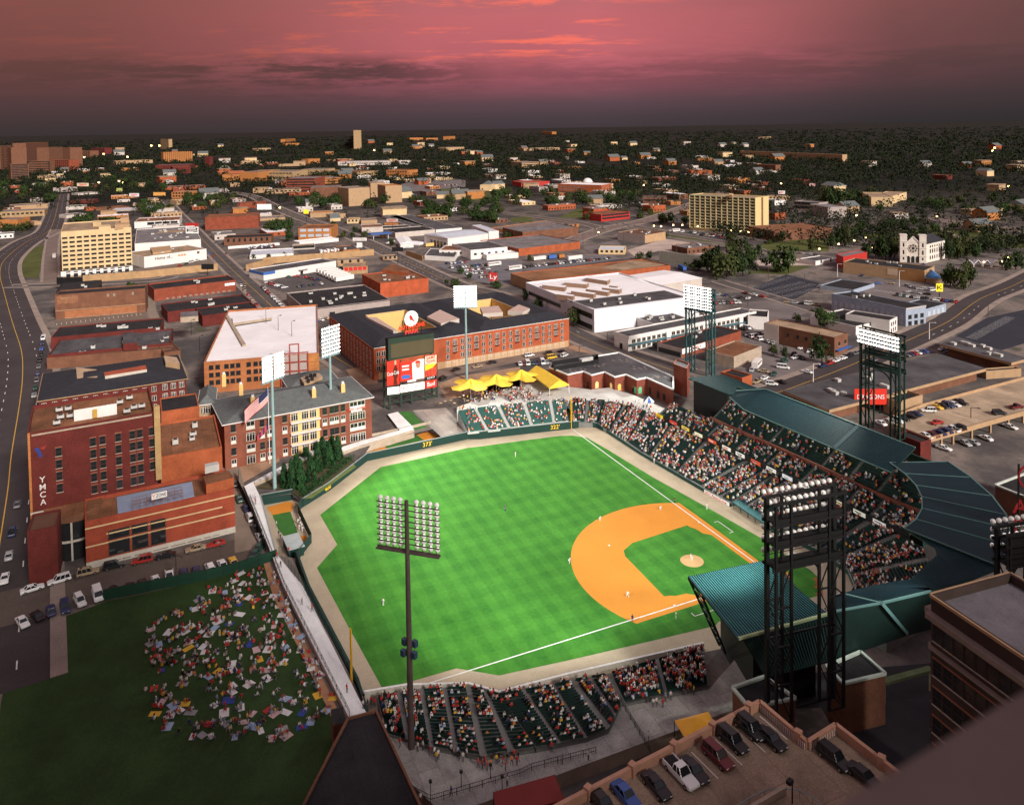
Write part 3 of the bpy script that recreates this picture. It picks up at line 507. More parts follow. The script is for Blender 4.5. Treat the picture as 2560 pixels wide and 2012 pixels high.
Q=[G('g',*a,15)for a in((1612,915),(1925,1040),(2180,1005),(1890,888))];ribbed(sc_,'roof',[Q[0],Q[1]],[Q[3],Q[2]],mat('light_teal',(.10,.24,.22),.5,.1),.55,.12,mat('teal_rib',()))
b=M();b.prism([p+V(0,0,0)for p in offs([tuple(p[:2])for p in Q],1.0 if area([tuple(p[:2])for p in Q])>0 else -1.0)]if False else[V(*Q[i].lerp(sum((q for q in Q),V(0,0,0))/4,.16)[:2],0)for i in range(4)],CZ,14.4,W_['black']);b.obj('walls',sc_)
# ---- third-base stand and plaza
FT=[G('o',*a,1.2)for a in((1740,478),(985,695),(700,740),(570,772),(132,850))];BT=[G('o',*a,5.0)for a in((1778,775),(1098,918),(1000,1118),(830,1185),(436,1266))]
stand('third_base_stand','lower seats along the third-base line beside the plaza',FT,BT,19,SEATM,TREAD,(.5,1.02,1.5,2.02,3.02,3.55),.9,.55,'b3',0)
FL,BL=[G('n',*a)for a in((2000,845,1.2),(1768,785,1.2),(1400,815,2.4),(1065,872,2.9))],[G('n',*a)for a in((2288,1264,5),(1880,1332,5),(1480,1258,4.8),(1128,1152,4.6))]
stand('left_corner_stand','dark seat blocks with pale aisles in the left-field corner by the walkway',FL,BL,18,SEATM,TREAD,(.45,.98,1.5,1.98,2.5),.9,.55,'lc',0)
b=M();wall_run(b,[(-13.9,30.2),(-10.3,58.4),(-9.1,72.6),(-4.6,77.0),(-1.6,88),(-1.2,95.6)],[1.1,1.1,1.1,1.1,2.2,3.0],.35,W_['stone'],PAINTW);b.obj('sideline_wall',org=(-10,58,0),label='pale wall with white rail along the third-base stand',cat='wall')
PLAZA=mat('plaza_concrete',(.36,.35,.32),.9,.28,.25,fine=.12,seam=6)
b=M();pts=[(-24.2,93.8),(-29.8,91.3),(-29.2,77.8),(-33.2,56.6)];
fence('plaza_railing','long black picket railing at the rear edge of the third-base plaza',[tuple(G('n',*a,4.3)[:2])for a in((1340,1615),(1480,1690),(2173,1485))]+[tuple(G('o',*a,4.3)[:2])for a in((400,1440),(900,1310))],1.2,2.0,None,4.3,BLSTEEL,2,picket=.28)
fence('seating_railing','dark railing between the third-base seats and the open plaza corner',[tuple(G('o',*a,4.6)[:2])for a in((930,830),(1095,920),(1320,1300))],1.2,1.6,None,4.5,DSTEEL,2,picket=.3)
# low wall, lawn wall corner pieces
tp=[V(q.x,q.y)for q in BT]+[V(q.x,q.y)for q in BL[1:]]+[G('n',1010,1000,4.3)]+[V(*p)for p in((-24.5,94.2),(-33,91),(-33.5,56),(-34,33),(-24,31))]
tb=ngon(tp,4.3,PLAZA);tb.prism(tp,1.6,4.3,W_['conc'],cap=False);struct('terrace',tb)
# ================================================================ BUILDINGS
WINM={}
def win_mesh(w,h,st):
 k=(round(w,2),round(h,2),st)
 if k in WINM:return WINM[k]
 b=M();fr={'w':FRAMEW,'d':FRAMED,'f':FRAMEW,'s':FRAMED,'p':mat('tan_door_panel',(.33,.13,.06),var=.2),'r':mat('red_door_panel',(.55,.03,.03),.6,.08),'y':FRAMEW,'g':mat('boarded_panel',(.42,.47,.55),var=.05),'m':FRAMEW,'o':FRAMEW}[st]
 t=.10 if w<2.5 else.14;dk={'p':fr,'r':fr,'g':fr}.get(st,GLASS)
 b.box((0,.02,0),(w-2*t,.04,h-t),dk)
 for x in(-w/2+t/2,w/2-t/2):b.box((x,.04,0),(t,.1,h),fr)
 b.box((0,.04,h-t),(w-2*t,.1,t),fr);b.box((0,.09,-.12),(w+.2,.2,.12),SILL if st!='d' else FRAMED)
 if st in 'wm' and w<3:b.box((0,.05,0),(.16 if st=='w' else.09,.07,h-t),fr)
 if st=='s':b.box((0,.05,h*.47),(w-2*t,.05,.08),fr);b.box((0,.06,h),(w+.16,.1,.2),mat('brick_lintel',(.30,.12,.07)))
 if st=='f':
  for x in(-w/6,w/6):b.box((x,.05,0),(.13,.07,h-t),fr)
  b.box((0,.05,h*.72),(w-2*t,.06,.09),fr)
 if st=='y':b.box((0,.045,0),(w-2*t,.06,h*.42),mat('white_spandrel',(.62,.60,.56),var=.05));b.box((0,.05,h*.42),(.1,.08,h*.56),fr)
 me=b.mesh('window');WINM[k]=me;return me
def face_of(P,k):a,c=P[k],P[(k+1)%4];d=(c-a);L=d.length;d=d/L;return a,d,L,Vector((d.y,-d.x,0)),math.atan2(d.y,d.x)
class Bld:pass
FOOT=[]
def bld(nm,label,cat,o,A,B,C=None,D=None,h=6,wall='red',roof='dgrey',par=.5,wins=(),units=0,z0=CZ,group=None,base=None,rect=True,flat=True,wallname='wall',ucol=None):
 wall=W_[wall]if isinstance(wall,str)else wall;roof=RF[roof]if isinstance(roof,str)else roof
 if base:w,ob,x,y=base;p=G(ob,x,y,z0);q=dict(A=A,B=B,C=C,D=D)[w];h=HT(p,o,q[1])
 zt=z0+h;a,b_=G(o,*A,zt),G(o,*B,zt)
 v=(G(o,*C,zt)-b_)if C else(G(o,*D,zt)-a)
 if rect:u=(b_-a).normalized();v=v-u*v.dot(u)
 P=[a,b_,b_+v,a+v]
 if area(P)<0:P=[P[1],P[0],P[3],P[2]]
 FOOT.append([(p.x,p.y)for p in P])
 c=(P[0]+P[2])/2;t=thing(nm,(c.x,c.y,z0),label,cat,group);X=Bld();X.t,X.P,X.h,X.z0,X.zt=t,P,h,z0,zt;X.nw=0;X.extra=None
 m=M();I=[V(x,y)for x,y in offs([(p.x,p.y)for p in P],.35)];zr=zt-par
 m.prism(P,z0-.3,zt,wall,cap=False)
 for i in range(4):j=(i+1)%4;m.face([(P[i].x,P[i].y,zt),(P[j].x,P[j].y,zt),(I[j].x,I[j].y,zt),(I[i].x,I[i].y,zt)],wall);m.face([(I[i].x,I[i].y,zt),(I[j].x,I[j].y,zt),(I[j].x,I[j].y,zr),(I[i].x,I[i].y,zr)],wall)
 m.obj(wallname,t)
 if flat:M().face([(p.x,p.y,zr)for p in I],roof).obj('roof',t)
 for s in wins:windows(X,*s)
 r=random.Random(int(abs(c.x*7+c.y*13)))
 for i in range(units):
  p=P[0].lerp(P[1],.1+.8*r.random()).lerp(P[3].lerp(P[2],.1+.8*r.random()),.15+.7*r.random());rooftop(X,p,(r.uniform(1.2,2.8),r.uniform(1,2),r.uniform(.7,1.4)),r)
 return X
def rooftop(X,p,sz,r=rnd,m=None):
 b=M();z=X.zt-.5;rz=math.atan2((X.P[1]-X.P[0]).y,(X.P[1]-X.P[0]).x);b.box((p.x,p.y,z),(sz[0]*.9,sz[1]*.9,.25),W_['black'],rz);b.box((p.x,p.y,z+.25),sz,m or mat('rooftop_unit_paint',(.46,.45,.43),.6,.15,.6),rz)
 b.box((p.x,p.y,z+.25+sz[2]),(sz[0]*.55,sz[1]*.6,.15),W_['black'],rz);return b.obj('rooftop_unit',X.t)
def windows(X,face,zs,us,w,h,st='s'):
 a,d,L,n,rz=face_of(X.P,face);me=win_mesh(w,h,st)
 for z in zs:
  for u in us:
   p=a+d*(u*L)+n*.012;p=V(p.x,p.y,X.z0+z)
   rot=math.atan2(-n.x,n.y)
   if X.nw<100:inst('garage_door' if st in 'pr' else 'window',me,X.t,p-X.t.location,rot);X.nw+=1
   else:
    if X.extra is None:X.extra=([],[],[]);X.t['_more']=1
    mt=Matrix.Translation(p)@Matrix.Rotation(rot,4,'Z');k=len(X.extra[0]);X.extra[0].extend(tuple(mt@v.co)for v in me.vertices)
    for q in me.polygons:X.extra[1].append(tuple(i+k for i in q.vertices));X.extra[2].append(me.materials[q.material_index])
def finish(X):
 if X.extra:
  b=M();b.v=X.extra[0];b.f=X.extra[1];b.m=[b.mi(m)for m in X.extra[2]];b.obj('more_windows',X.t,kind='stuff')
 if '_more' in X.t:del X.t['_more']
def rng(a,b,n):return[a+(b-a)*(i+.5)/n for i in range(n)]
def band(X,face,z0,z1,m,u0=0,u1=1,out=.1,name='band'):
 a,d,L,n,rz=face_of(X.P,face);p,q=a+d*(u0*L),a+d*(u1*L);b=M();b.prism([p+n*.004,q+n*.004,q+n*out,p+n*out][::-1]if area([p,q,q+n*out])<0 else[p+n*.004,q+n*.004,q+n*out,p+n*out],X.z0+z0,X.z0+z1,m,bottom=True);return b.obj(name,X.t)
def facetext(X,face,body,u,z,size,m,width=None,out=.06,name='lettering'):
 a,d,L,n,rz=face_of(X.P,face);p=a+d*(u*L)+n*out;return text(body,size,m,X.t,(p.x,p.y,X.z0+z),d,(0,0,1),.03,name,width)
def roofbox(X,name,o,pts,z0,z1,m,top=None):
 q=[G(o,*p,X.z0+z1)for p in pts];q=q if area(q)>0 else q[::-1];return M().prism(q,X.z0+z0,X.z0+z1,m,top).obj(name,X.t)
def hip(X,m,rise,ov=.6,k=.5,name='roof',trim=None):
 P=[V(x,y,X.zt)for x,y in offs([(p.x,p.y)for p in X.P],-ov)];a=(P[1]-P[0]).length;w=(P[3]-P[0]).length;b=M()
 if a>=w:r0,r1=P[0].lerp(P[3],.5)+(P[1]-P[0])*(k*w/a),P[1].lerp(P[2],.5)-(P[1]-P[0])*(k*w/a);r0.z=r1.z=X.zt+rise;F=((P[0],P[1],r1,r0),(P[1],P[2],r1),(P[2],P[3],r0,r1),(P[3],P[0],r0))
 else:r0,r1=P[0].lerp(P[1],.5)+(P[3]-P[0])*(k*a/w),P[3].lerp(P[2],.5)-(P[3]-P[0])*(k*a/w);r0.z=r1.z=X.zt+rise;F=((P[0],P[1],r0),(P[1],P[2],r1,r0),(P[2],P[3],r1),(P[3],P[0],r0,r1))
 for f in F:b.face(f,m)
 b.face([P[3],P[2],P[1],P[0]],W_['white']);o=b.obj(name,X.t)
 e=M()
 for i in range(4):e.bar(P[i]-V(0,0,.12),P[(i+1)%4]-V(0,0,.12),.22,trim or W_['white'],.26)
 e.obj('eaves',X.t);return o
# ---- the old brick tower beside the park, its extension and the new red front
X=bld('brick_tower','tall dark red brick tower with painted vertical letters and a cluttered rust-coloured roof','building','e',(212,1345),(1205,1175),C=(1190,985),h=30.35,wall='dred',roof='rust',par=.9)
H=X.h;zs=[H-6.0-3.0*i for i in range(5)]
for u,n in((.225,5),(.49,5),(.565,5),(.69,5),(.805,5),(.865,5),(.965,4)):windows(X,0,zs[:n]if u>.3 else[z-.9 for z in zs[:4]],[u],1.35,2.1,'s')
finish(X)
band(X,0,0,H+.02,brick('sunlit_quoin_tone',(.42,.16,.05)),0,.018,.18,'quoin');band(X,0,H-.9,H-.5,W_['conc'],.03,.97,.12,'cornice');band(X,0,10.3,10.8,W_['stone'],0,.46,.2,'string_course')  # orange quoin tone has the corner's sunlight painted in
for k,ch in enumerate('YMCA'):facetext(X,0,ch,.097,H-12.0-1.85*k,2.0,W_['white'],1.25)
a,d,L,n,rz=face_of(X.P,0);p=a+d*(.075*L)+n*.05;b=M();zz=X.z0+H-4.6
b.face([p+V(0,0,0)+d*x+V(0,0,zz-p.z+y)for x,y in((-.9,.6),(.1,.7),(.9,-1.6),(.2,-1.9),(-.2,-.6))],mat('painted_blue',(.03,.05,.22),.8,.1));b.face([p+d*x+V(0,0,zz-p.z+y)for x,y in((.3,.5),(1.9,.95),(1.1,-.1))],mat('painted_red',(.30,.035,.03),.8,.1));b.obj('painted_emblem',X.t)
roofbox(X,'penthouse','e',((572,1165),(905,1112),(905,1060),(572,1105)),H-.9,H+2.0,W_['white'],RF['rust'])
b=M();q=G('e',738,1190,X.zt+.4);b.box((q.x-.25,q.y,X.zt-.6),(.3,1.0,2.1),mat('yellow_door',(.5,.3,.05),var=.05),rz+R_(90));b.obj('door',X.t)
band(X,0,H-17.5,H+1.6,mat('tan_chimney',(.40,.26,.12),var=.2,scale=.6),.985,1.035,1.3,'chimney')
for xy in((460,1160),(530,1150),(470,1215),(545,1205),(1005,1065),(1040,1140),(1100,1130),(985,1170),(930,1100),(440,1260)):rooftop(X,G('e',*xy,X.zt),(1.6,1.1,.7))
bld('brick_podium','plain dark brick podium with stone coping at the foot of the tall brick tower','building','i',(210,1020),(440,975),D=(210,892),base=('A','i',210,1455),wall='dred',roof='brown',par=.5)
lb=thing('round_lobby',tuple(G('i',585,1150,CZ)[:2])+(CZ,),'round glazed entrance lobby with curved parapet between the brick tower and red front','building');c=lb.location;b=M();pts=fan((c.x,c.y),6.4,28);b.prism(pts,CZ+9.4,CZ+11,W_['brown'],RF['rust'],bottom=True);b.obj('parapet',lb)
b=M();b.prism(fan((c.x,c.y),6.0,24),CZ,CZ+9.4,GLASS,cap=False)
for q in fan((c.x,c.y),6.05,12):b.box((q[0],q[1],CZ),(.4,.4,9.4),W_['stone'])
b.prism(fan((c.x,c.y),6.2,24),CZ+4.4,CZ+4.9,W_['stone'],bottom=True);b.obj('glazing',lb)
X=bld('red_brick_annex','new red brick building with cream bands and a blue rooftop exercise deck','building','i',(658,945),(1818,685),D=(652,770),base=('A','i',662,1312),wall=brick('annex_brick',(.30,.06,.032)),roof='rust',par=.8)
H=X.h
for z,u0,u1 in((H-1.9,0,1),(H-6.3,0,1),(H-4.2,.13,.91)):band(X,0,z,z+.32,W_['cream'],u0,u1)
band(X,0,0,1.5,W_['stone'],0,1,.12,'plinth')
for u,w in((.21,4.6),(.345,3.6),(.465,3.4)):windows(X,0,[2.0],[u],w,3.2,'d');windows(X,0,[H-6.0+.5],[u],w,2.1,'d')
windows(X,0,[.55],[.19,.255,.33,.385,.455,.505,.57,.62,.685,.73,.80,.86],1.5,.75,'d')
roofbox(X,'exercise_deck','i',((905,752),(1490,632),(1508,740),(915,888)),H-.8,H-.55,mat('blue_deck',(.25,.30,.42),.8,.1));roofbox(X,'stair_block','i',((1600,655),(1815,600),(1775,545),(1575,590)),H-.8,H+2.4,W_['obrick'],RF['rust'])
roofbox(X,'rooftop_unit','i',((1590,520),(1700,495),(1690,475),(1590,495)),H+2.4,H+4.2,mat('rooftop_unit_paint',()))
sg=M();P1,P2=G('i',1035,855,X.zt),G('i',1420,760,X.zt);dd=(P2-P1).normalized();nn=V(-dd.y,dd.x)
for off in(0,2.2):
 for k in range(8):p=P1.lerp(P2,k/7)+nn*off;sg.bar(p+V(0,0,-.5),p+V(0,0,2.1),.09,mat('rusty_frame',(.2,.09,.05)))
 for z in(.6,1.3,2.1):sg.bar(P1+nn*off+V(0,0,z),P2+nn*off+V(0,0,z),.07,mat('rusty_frame',()))
sg.obj('exercise_frame',X.t);p=P1.lerp(P2,.52)+V(0,0,2.2)-nn*.1;b=M();b.bar(p-dd*1.75,p+dd*1.75,.06,WHT,1.5);b.obj('banner',X.t)
text('Y',1.4,mat('orange_letter',(.7,.12,.03),.6,0),X.t,p-dd*1.25-nn*.06,dd,(0,0,1),.02);text('ZONE',1.15,W_['black'],X.t,p+dd*.4-nn*.06,dd,(0,0,1),.02,width=2.3)
bld('brick_extension','orange brick extension with a rust-brown flat roof beside the tall brick tower','building','e',(1245,1528),(1722,1445),C=(1625,1205),h=15,wall='obrick',roof='rust',par=.6,units=4)
bld('brick_rear_block','black-roofed block with orange brick front behind the rust-brown roof','building','e',(1250,1178),(1545,1132),C=(1530,1030),h=15.5,wall='obrick',roof='black',par=.3)
# ---- black-roofed apartments on the left
X=bld('black_roof_apartments','large low red brick apartments under a black hipped roof with pale terraces','building','e',(300,1092),(1445,918),C=(1388,735),h=11,wall='dred',roof='slate',par=.2,flat=False)
hip(X,RF['slate'],2.6,.5,.5,trim=W_['tan']);windows(X,0,[8.0,4.6],[.845,.905,.965],1.7,2.1,'f');windows(X,0,[8.0,4.6,1.4],rng(0,.8,12),1.5,1.9,'w')
roofbox(X,'terrace','e',((597,915),(755,908),(750,850),(590,832)),11,13.0,W_['tan'],mat('terrace_deck',(.42,.30,.2)));roofbox(X,'light_well','e',((815,900),(1140,848),(1130,815),(805,872)),11.5,13.6,W_['stone'],mat('well_red',(.35,.08,.04)));roofbox(X,'terrace','e',((1285,795),(1395,800),(1370,755),(1270,742)),11,13.6,W_['tan'],mat('terrace_deck',()))
finish(X)
X=bld('grey_roof_warehouse','low grey-roofed brick warehouse with a square red brick stair block on top','building','e',(372,738),(1318,642),D=(385,622),h=6,wall='dred',roof='dgrey',par=.7,units=3);roofbox(X,'stair_block','e',((955,650),(1065,640),(1060,560),(955,565)),5,8.2,W_['dred'],RF['dgrey'])
bld('flat_roof_warehouse','low dark warehouse with white skylights next to the marked car park','building','e',(395,602),(1248,522),C=(1150,457),h=6,wall='dred',roof='black',par=.6,units=5)
bld('dark_roof_shed','dark flat roof wedged between the grey-roofed warehouse and black-roofed apartments','building','e',(362,760),(1330,685),D=(368,738),h=5,wall='brown',roof='brown',par=.3,units=2)
X=bld('garage_door_warehouse','brick warehouse with a row of tan panelled bays and a faded painted sign','building','e',(425,272),(1125,220),D=(437,238),base=('A','e',425,462),wall='brown',roof='black',par=.7);windows(X,0,[.3],rng(.10,.9,8),4.6,4.0,'p');windows(X,0,[X.h-3],[.58,.65,.86],.9,1.3,'w');band(X,0,X.h-5.2,X.h-1.0,mat('faded_sign',(.24,.11,.06),var=.3,scale=.8),.02,.25,.05,'painted_sign');facetext(X,0,'ADVANCE',.13,X.h-2.2,1.3,mat('faded_letters',(.36,.22,.12)),6);band(X,0,4.6,4.9,W_['tan'],0,1)
bld('black_shed','black-roofed shed behind the warehouse with tan panelled bays','building','e',(437,240),(765,212),D=(441,182),h=6,wall='black',roof='black',par=.4,units=2)
X=bld('long_brick_warehouse','long red brick warehouse with an arched-roof gable and a small white sign at its end','building','e',(1195,228),(1828,154),D=(1192,178),base=('B','e',1830,242),wall='red',roof='black',par=.8,units=3);windows(X,0,[.4],rng(.12,.95,12),1.6,.7,'w');band(X,0,X.h-3.2,X.h-1.6,WHT,.86,.99,.1,'sign_board')
bld('low_black_roof','low black-roofed brick building below the long brick warehouse','building','e',(1300,402),(1950,320),C=(1895,262),h=6,wall='dred',roof='black',par=.6,units=5)
bld('low_brick_shed','narrow black-roofed brick shed touching the white parking deck','building','e',(1570,432),(2005,376),C=(1955,322),h=6,wall='dred',roof='black',par=.5,units=3)
bld('narrow_dark_shed','narrow dark shed with cluttered roof beside the louvred side of the parking deck','building','e',(1275,720),(1400,700),C=(1390,435),h=5,wall='brown',roof='brown',par=.4,units=5)
# ---- white-decked parking garage
X=bld('parking_garage','orange brick parking garage with a bare white top deck','parking garage','e',(1582,792),(2475,718),C=(2036,372),h=12.5,wall=brick('garage_brick',(.36,.13,.05)),roof='white',par=.9)
windows(X,0,[9.3,6.3,3.3],[.06,.115,.19,.24,.29,.38,.44,.49,.54,.62],1.7,1.7,'d');windows(X,0,[9.0,6.0,3.0],[.905,.935,.965],.9,1.5,'d');finish(X)
for z in(2.0,4.9,7.8,10.6):band(X,3,z,z+1.1,W_['conc'],.02,.98,.25,'deck_edge')
for z in(3.2,6.1,9.0):band(X,3,z,z+1.5,W_['black'],.02,.98,.08,'louvre')
roofbox(X,'ramp_wall','f',((-60,440),(250,410),(250,445),(-55,490)),11.6,12.9,W_['conc'],RF['white']);roofbox(X,'ramp_opening','f',((-40,485),(245,455),(245,470),(-40,515)),11.6,11.68,W_['black']);roofbox(X,'ramp_parapet','e',((1745,425),(1770,425),(1910,655),(1880,660)),11.6,12.5,W_['conc']);roofbox(X,'stair_head','e',((1400,445),(1538,435),(1535,395),(1400,405)),11.6,14.2,W_['conc'],RF['grey'])
a,d,L,n,rz=face_of(X.P,0);b=M();rs=mat('red_steel_frame',(.30,.05,.035),.5,.1)
for u in(.66,.74,.82,.90):
 p=a+d*(u*L)+n*.5;top=17 if u in(.74,)or.73<u<.83 else 13.4;b.bar(V(p.x,p.y,CZ),V(p.x,p.y,CZ+top),.45,rs)
for u0,u1,z in((.66,.90,13.2),(.74,.82,16.8),(.66,.9,9.6),(.66,.9,6),(.66,.74,3)):p,q=a+d*(u0*L)+n*.5,a+d*(u1*L)+n*.5;b.bar(V(p.x,p.y,CZ+z),V(q.x,q.y,CZ+z),.4,rs)
b.obj('stair_frame',X.t);band(X,0,.2,12.3,W_['grey'],.67,.89,.15,'stair_wall');band(X,0,.2,12.2,W_['orange'],.895,.998,.2,'end_bay')
def post_lamp(o,x,y,z,h,label,group='lamp posts',lit=False,arm=1.6,hz=None,cat='street lamp',white=False):
 p=G(o,x,y,z);t=thing('street_lamp',p,label,cat,group);b=M();mm=W_['white']if white else BLSTEEL;b.tube((p.x,p.y,z),(p.x,p.y,z+h),.13,.08,mm,6);b.bar((p.x,p.y,z+h),(p.x+arm*.5,p.y-arm*.8,z+h+.1),.1,mm);b.obj('post',t)
 b=M();b.box((p.x+arm*.5,p.y-arm*.8,z+h-.05),(.5,.9,.25),SLAMP if lit else mm);b.obj('lamp_head',t);return t
for k,(x,y)in enumerate(((1485,580),(1550,712),(2065,490),(2160,545),(2265,590))):post_lamp('e',x,y,X.zt-.9,6.5,f'slim dark lamp post on the white parking deck, {ORD[k]} from its left edge','lamp posts on the parking deck')
# ---- condominiums behind the left-centre wall
X=bld('brick_condominium','red brick condominium with yellow balcony bay under a grey-green hipped roof','building','f',(-123,1272),(1018,1060),C=(868,905),base=('B','j',1000,300),wall=brick('condo_brick',(.21,.068,.042)),roof='gshingle',par=.2,flat=False)
H=X.h;hip(X,RF['gshingle'],3.2,.7,.5);fl_=H/4
uf=lambda x:(x+123)/1141
band(X,0,.1,H-.1,W_['yellow'],uf(365),uf(592),.05,'balcony_bay')
for k in range(1,4):band(X,0,fl_*k-.15,fl_*k+.12,W_['white'],uf(362),uf(595),1.3,'balcony')
for k in range(0,4):
 z=fl_*k
 windows(X,0,[z+.5],[uf(395),uf(478),uf(540)],2.2,2.3,'f')
for k in range(0,4):windows(X,0,[fl_*k+.45],[uf(65),uf(868),uf(932)],2.6,2.5,'y' if k in(1,3)else 'f');windows(X,0,[fl_*k+.5],[uf(-60),uf(150),uf(205),uf(320),uf(633),uf(690),uf(728),uf(780)],1.5,2.3,'y' if k in(0,2)else 's')
finish(X);facetext(X,0,'NOW LEASING',uf(893),H-3.0,1.2,REDL,6.6,.2);band(X,0,H-3.9,H-2.1,WHT,uf(848),uf(938),.13,'banner')
for o,x,y in(('e',1870,1015),('e',1962,1115),('f',573,1050),('f',798,1010),('e',1738,935)):p=G(o,x,y,X.zt+2);b=M();b.box((p.x,p.y,X.zt),(1.3,1.3,4.2),W_['yellow']);b.box((p.x,p.y,X.zt+4.2),(.8,.8,.7),W_['white']);b.obj('chimney',X.t)
X2=bld('condominium_wing','grey-roofed rear wing of brick condominiums next to the rust-brown roof','building','e',(1545,1122),(1662,1108),C=(1640,1000),h=H,wall='tanb',roof='gshingle',par=.2,flat=False);hip(X2,RF['gshingle'],2.4,.5,.5);windows(X2,0,[H-3,H-6],[.5],2.2,2.2,'f');windows(X2,0,[H-3,H-6],[.2,.85],1.0,1.8,'w')
X3=bld('condominium_block','grey-roofed rear condominium block with a stepped roof terrace','building','f',(385,1000),(770,940),C=(690,850),h=H+.3,wall='grey',roof='gshingle',par=.2,flat=False);hip(X3,RF['gshingle'],2.8,.4,.5);roofbox(X3,'roof_terrace','f',((500,960),(640,905),(600,862),(470,915)),H+1.5,H+2.5,W_['tan'],mat('terrace_deck',()));b=M();[b.box((G('f',x,y,X3.zt+2.4).x,G('f',x,y,X3.zt+2.4).y,X3.zt+2.2),(1,1,1),W_['black'])for x,y in((520,920),(550,905),(580,900),(530,945),(560,930))];b.obj('rooftop_unit',X3.t)
# ---- the long red brick condominium with courtyards
X=bld('red_brick_apartments','long four-storey red brick apartments with black roofs and yellow courtyards behind the scoreboard','building','f',(1037,682),(2553,449),D=(690,428),base=('A','f',1037,935),wall=brick('apartment_brick',(.36,.085,.036)),roof='slate',par=.15,flat=False)
H=X.h;P=X.P;u_,v_=(P[1]-P[0]),(P[3]-P[0]);rb_=M();cf=M();dep=v_.length
for s0,s1 in((0,.5),(.5,1)):
 Q=[P[0]+u_*s0,P[0]+u_*s1,P[0]+u_*s1+v_,P[0]+u_*s0+v_];O=[V(x,y,X.zt)for x,y in(offs([(p.x,p.y)for p in Q],-.4 if s0==0 else -.4))];k=min(11,dep*.22)
 Rg=[V(x,y,X.zt+2.4)for x,y in offs([(p.x,p.y)for p in Q],k*.62)];In=[V(x,y,X.zt+1.0)for x,y in offs([(p.x,p.y)for p in Q],k*1.25)]
 cw=M()
 for i in range(4):
  j=(i+1)%4;rb_.face([O[i],O[j],Rg[j],Rg[i]],RF['slate']);rb_.face([Rg[i],Rg[j],In[j],In[i]],RF['slate']);cw.face([In[i],In[j],(In[j].x,In[j].y,CZ+2),(In[i].x,In[i].y,CZ+2)],W_['yellow'])
  cw.bar(In[i]+V(0,0,-.1),In[j]+V(0,0,-.1),.3,W_['cream'],.3)
 cw.obj('courtyard_wall',X.t);cf.face([V(p.x,p.y,CZ+.1)for p in In],PAVE)
rb_.obj('roof',X.t);cf.obj('courtyard_floor',X.t)
for o,pts in(('f',((1450,440),(1560,492),(1702,455),(1552,385))),('f',((1885,415),(2040,405),(2005,355),(1862,365))),('g',((215,395),(330,405),(387,376),(300,345))),('f',((975,440),(1190,548),(1225,548),(1060,445)))):roofbox(X,'roof_terrace',o,pts,H+.6,H+2.5,W_['dwhite'],mat('pink_terrace',(.5,.36,.31),.9,.1))
uf=lambda x:(x-1037)/1516
cols=[1565+54.5*i for i in range(18)]
band(X,0,.02,3.0,mat('ground_floor_stone',(.42,.26,.14),var=.12),.02,.995,.08,'ground_floor');band(X,0,H-.35,H-.02,W_['white'],0,1,.25,'cornice');band(X,3,H-.35,H-.02,W_['white'],0,.99,.25,'cornice')
windows(X,0,[3.7,6.7,9.6],[uf(x)for i,x in enumerate(cols)if i%3!=1],1.5,2.1,'w');windows(X,0,[6.5,9.4],[uf(x)for i,x in enumerate(cols)if i%3==1],1.9,2.4,'f');windows(X,0,[.35],[uf(x)for x in cols],2.3,2.3,'f');windows(X,0,[3.7,6.7,9.6],[uf(1068),uf(1103)],1.6,2.1,'w')
for i,x in enumerate(cols):
 if i%3==1:
  for z in(6.4,9.3):band(X,0,z-.12,z,W_['dred'],uf(x-16),uf(x+16),1.2,'balcony');band(X,0,z+.5,z+.95,DSTEEL if False else mat('balcony_rail',(.09,.03,.025)),uf(x-15),uf(x+15),.06,'balcony_rail')
windows(X,3,[.5,3.7,6.7,9.6],rng(.03,.97,14),1.7,2.1,'f');finish(X)
# ---- blocks across the streets
X=bld('grey_flat_warehouse','wide pale grey stucco warehouse with a black roof crowded by vents','building','f',(513,384),(1162,306),D=(350,256),base=('A','f',515,478),wall='grey',roof='black',par=.6,units=16);windows(X,0,[.3],[.30],3.0,3.2,'d');band(X,0,X.h-.5,X.h-.2,W_['black'],0,1);
for u in rng(0,1,8):band(X,3,.2,X.h-.2,mat('grey_pilaster',(.28,.24,.23)),u-.01,u+.01,.15,'pilaster')
X=bld('orange_brick_depot','bright orange-red brick depot with rust roof and three white garage doors','building','f',(1088,182),(1462,140),D=(987,106),base=('B','f',1462,250),wall=brick('depot_brick',(.40,.085,.035)),roof='rust',par=.6,units=6);windows(X,3,[.3],[.75,.5,.25],2.6,3.0,'g')
roofbox(X,'upper_block','f',((1100,75),(1310,100),(1310,70),(1180,28)),X.h-1,X.h+1.5,W_['obrick'],RF['rust'])
X=bld('blue_corner_shop','long white shop with a blue corner band beside a truck yard','building','b',(182,1183),(746,1094),D=(135,1148),base=('A','b',182,1246),wall='white',roof='dgrey',par=.5);band(X,0,X.h-2,X.h+.05,W_['bluep'],0,.15,.12,'blue_band');band(X,3,X.h-2,X.h+.05,W_['bluep'],0,1,.12,'blue_band');windows(X,0,[.2],[.505],2.2,2.6,'d');band(X,0,3,3.4,W_['grey'],.46,.58,1.6,'canopy')
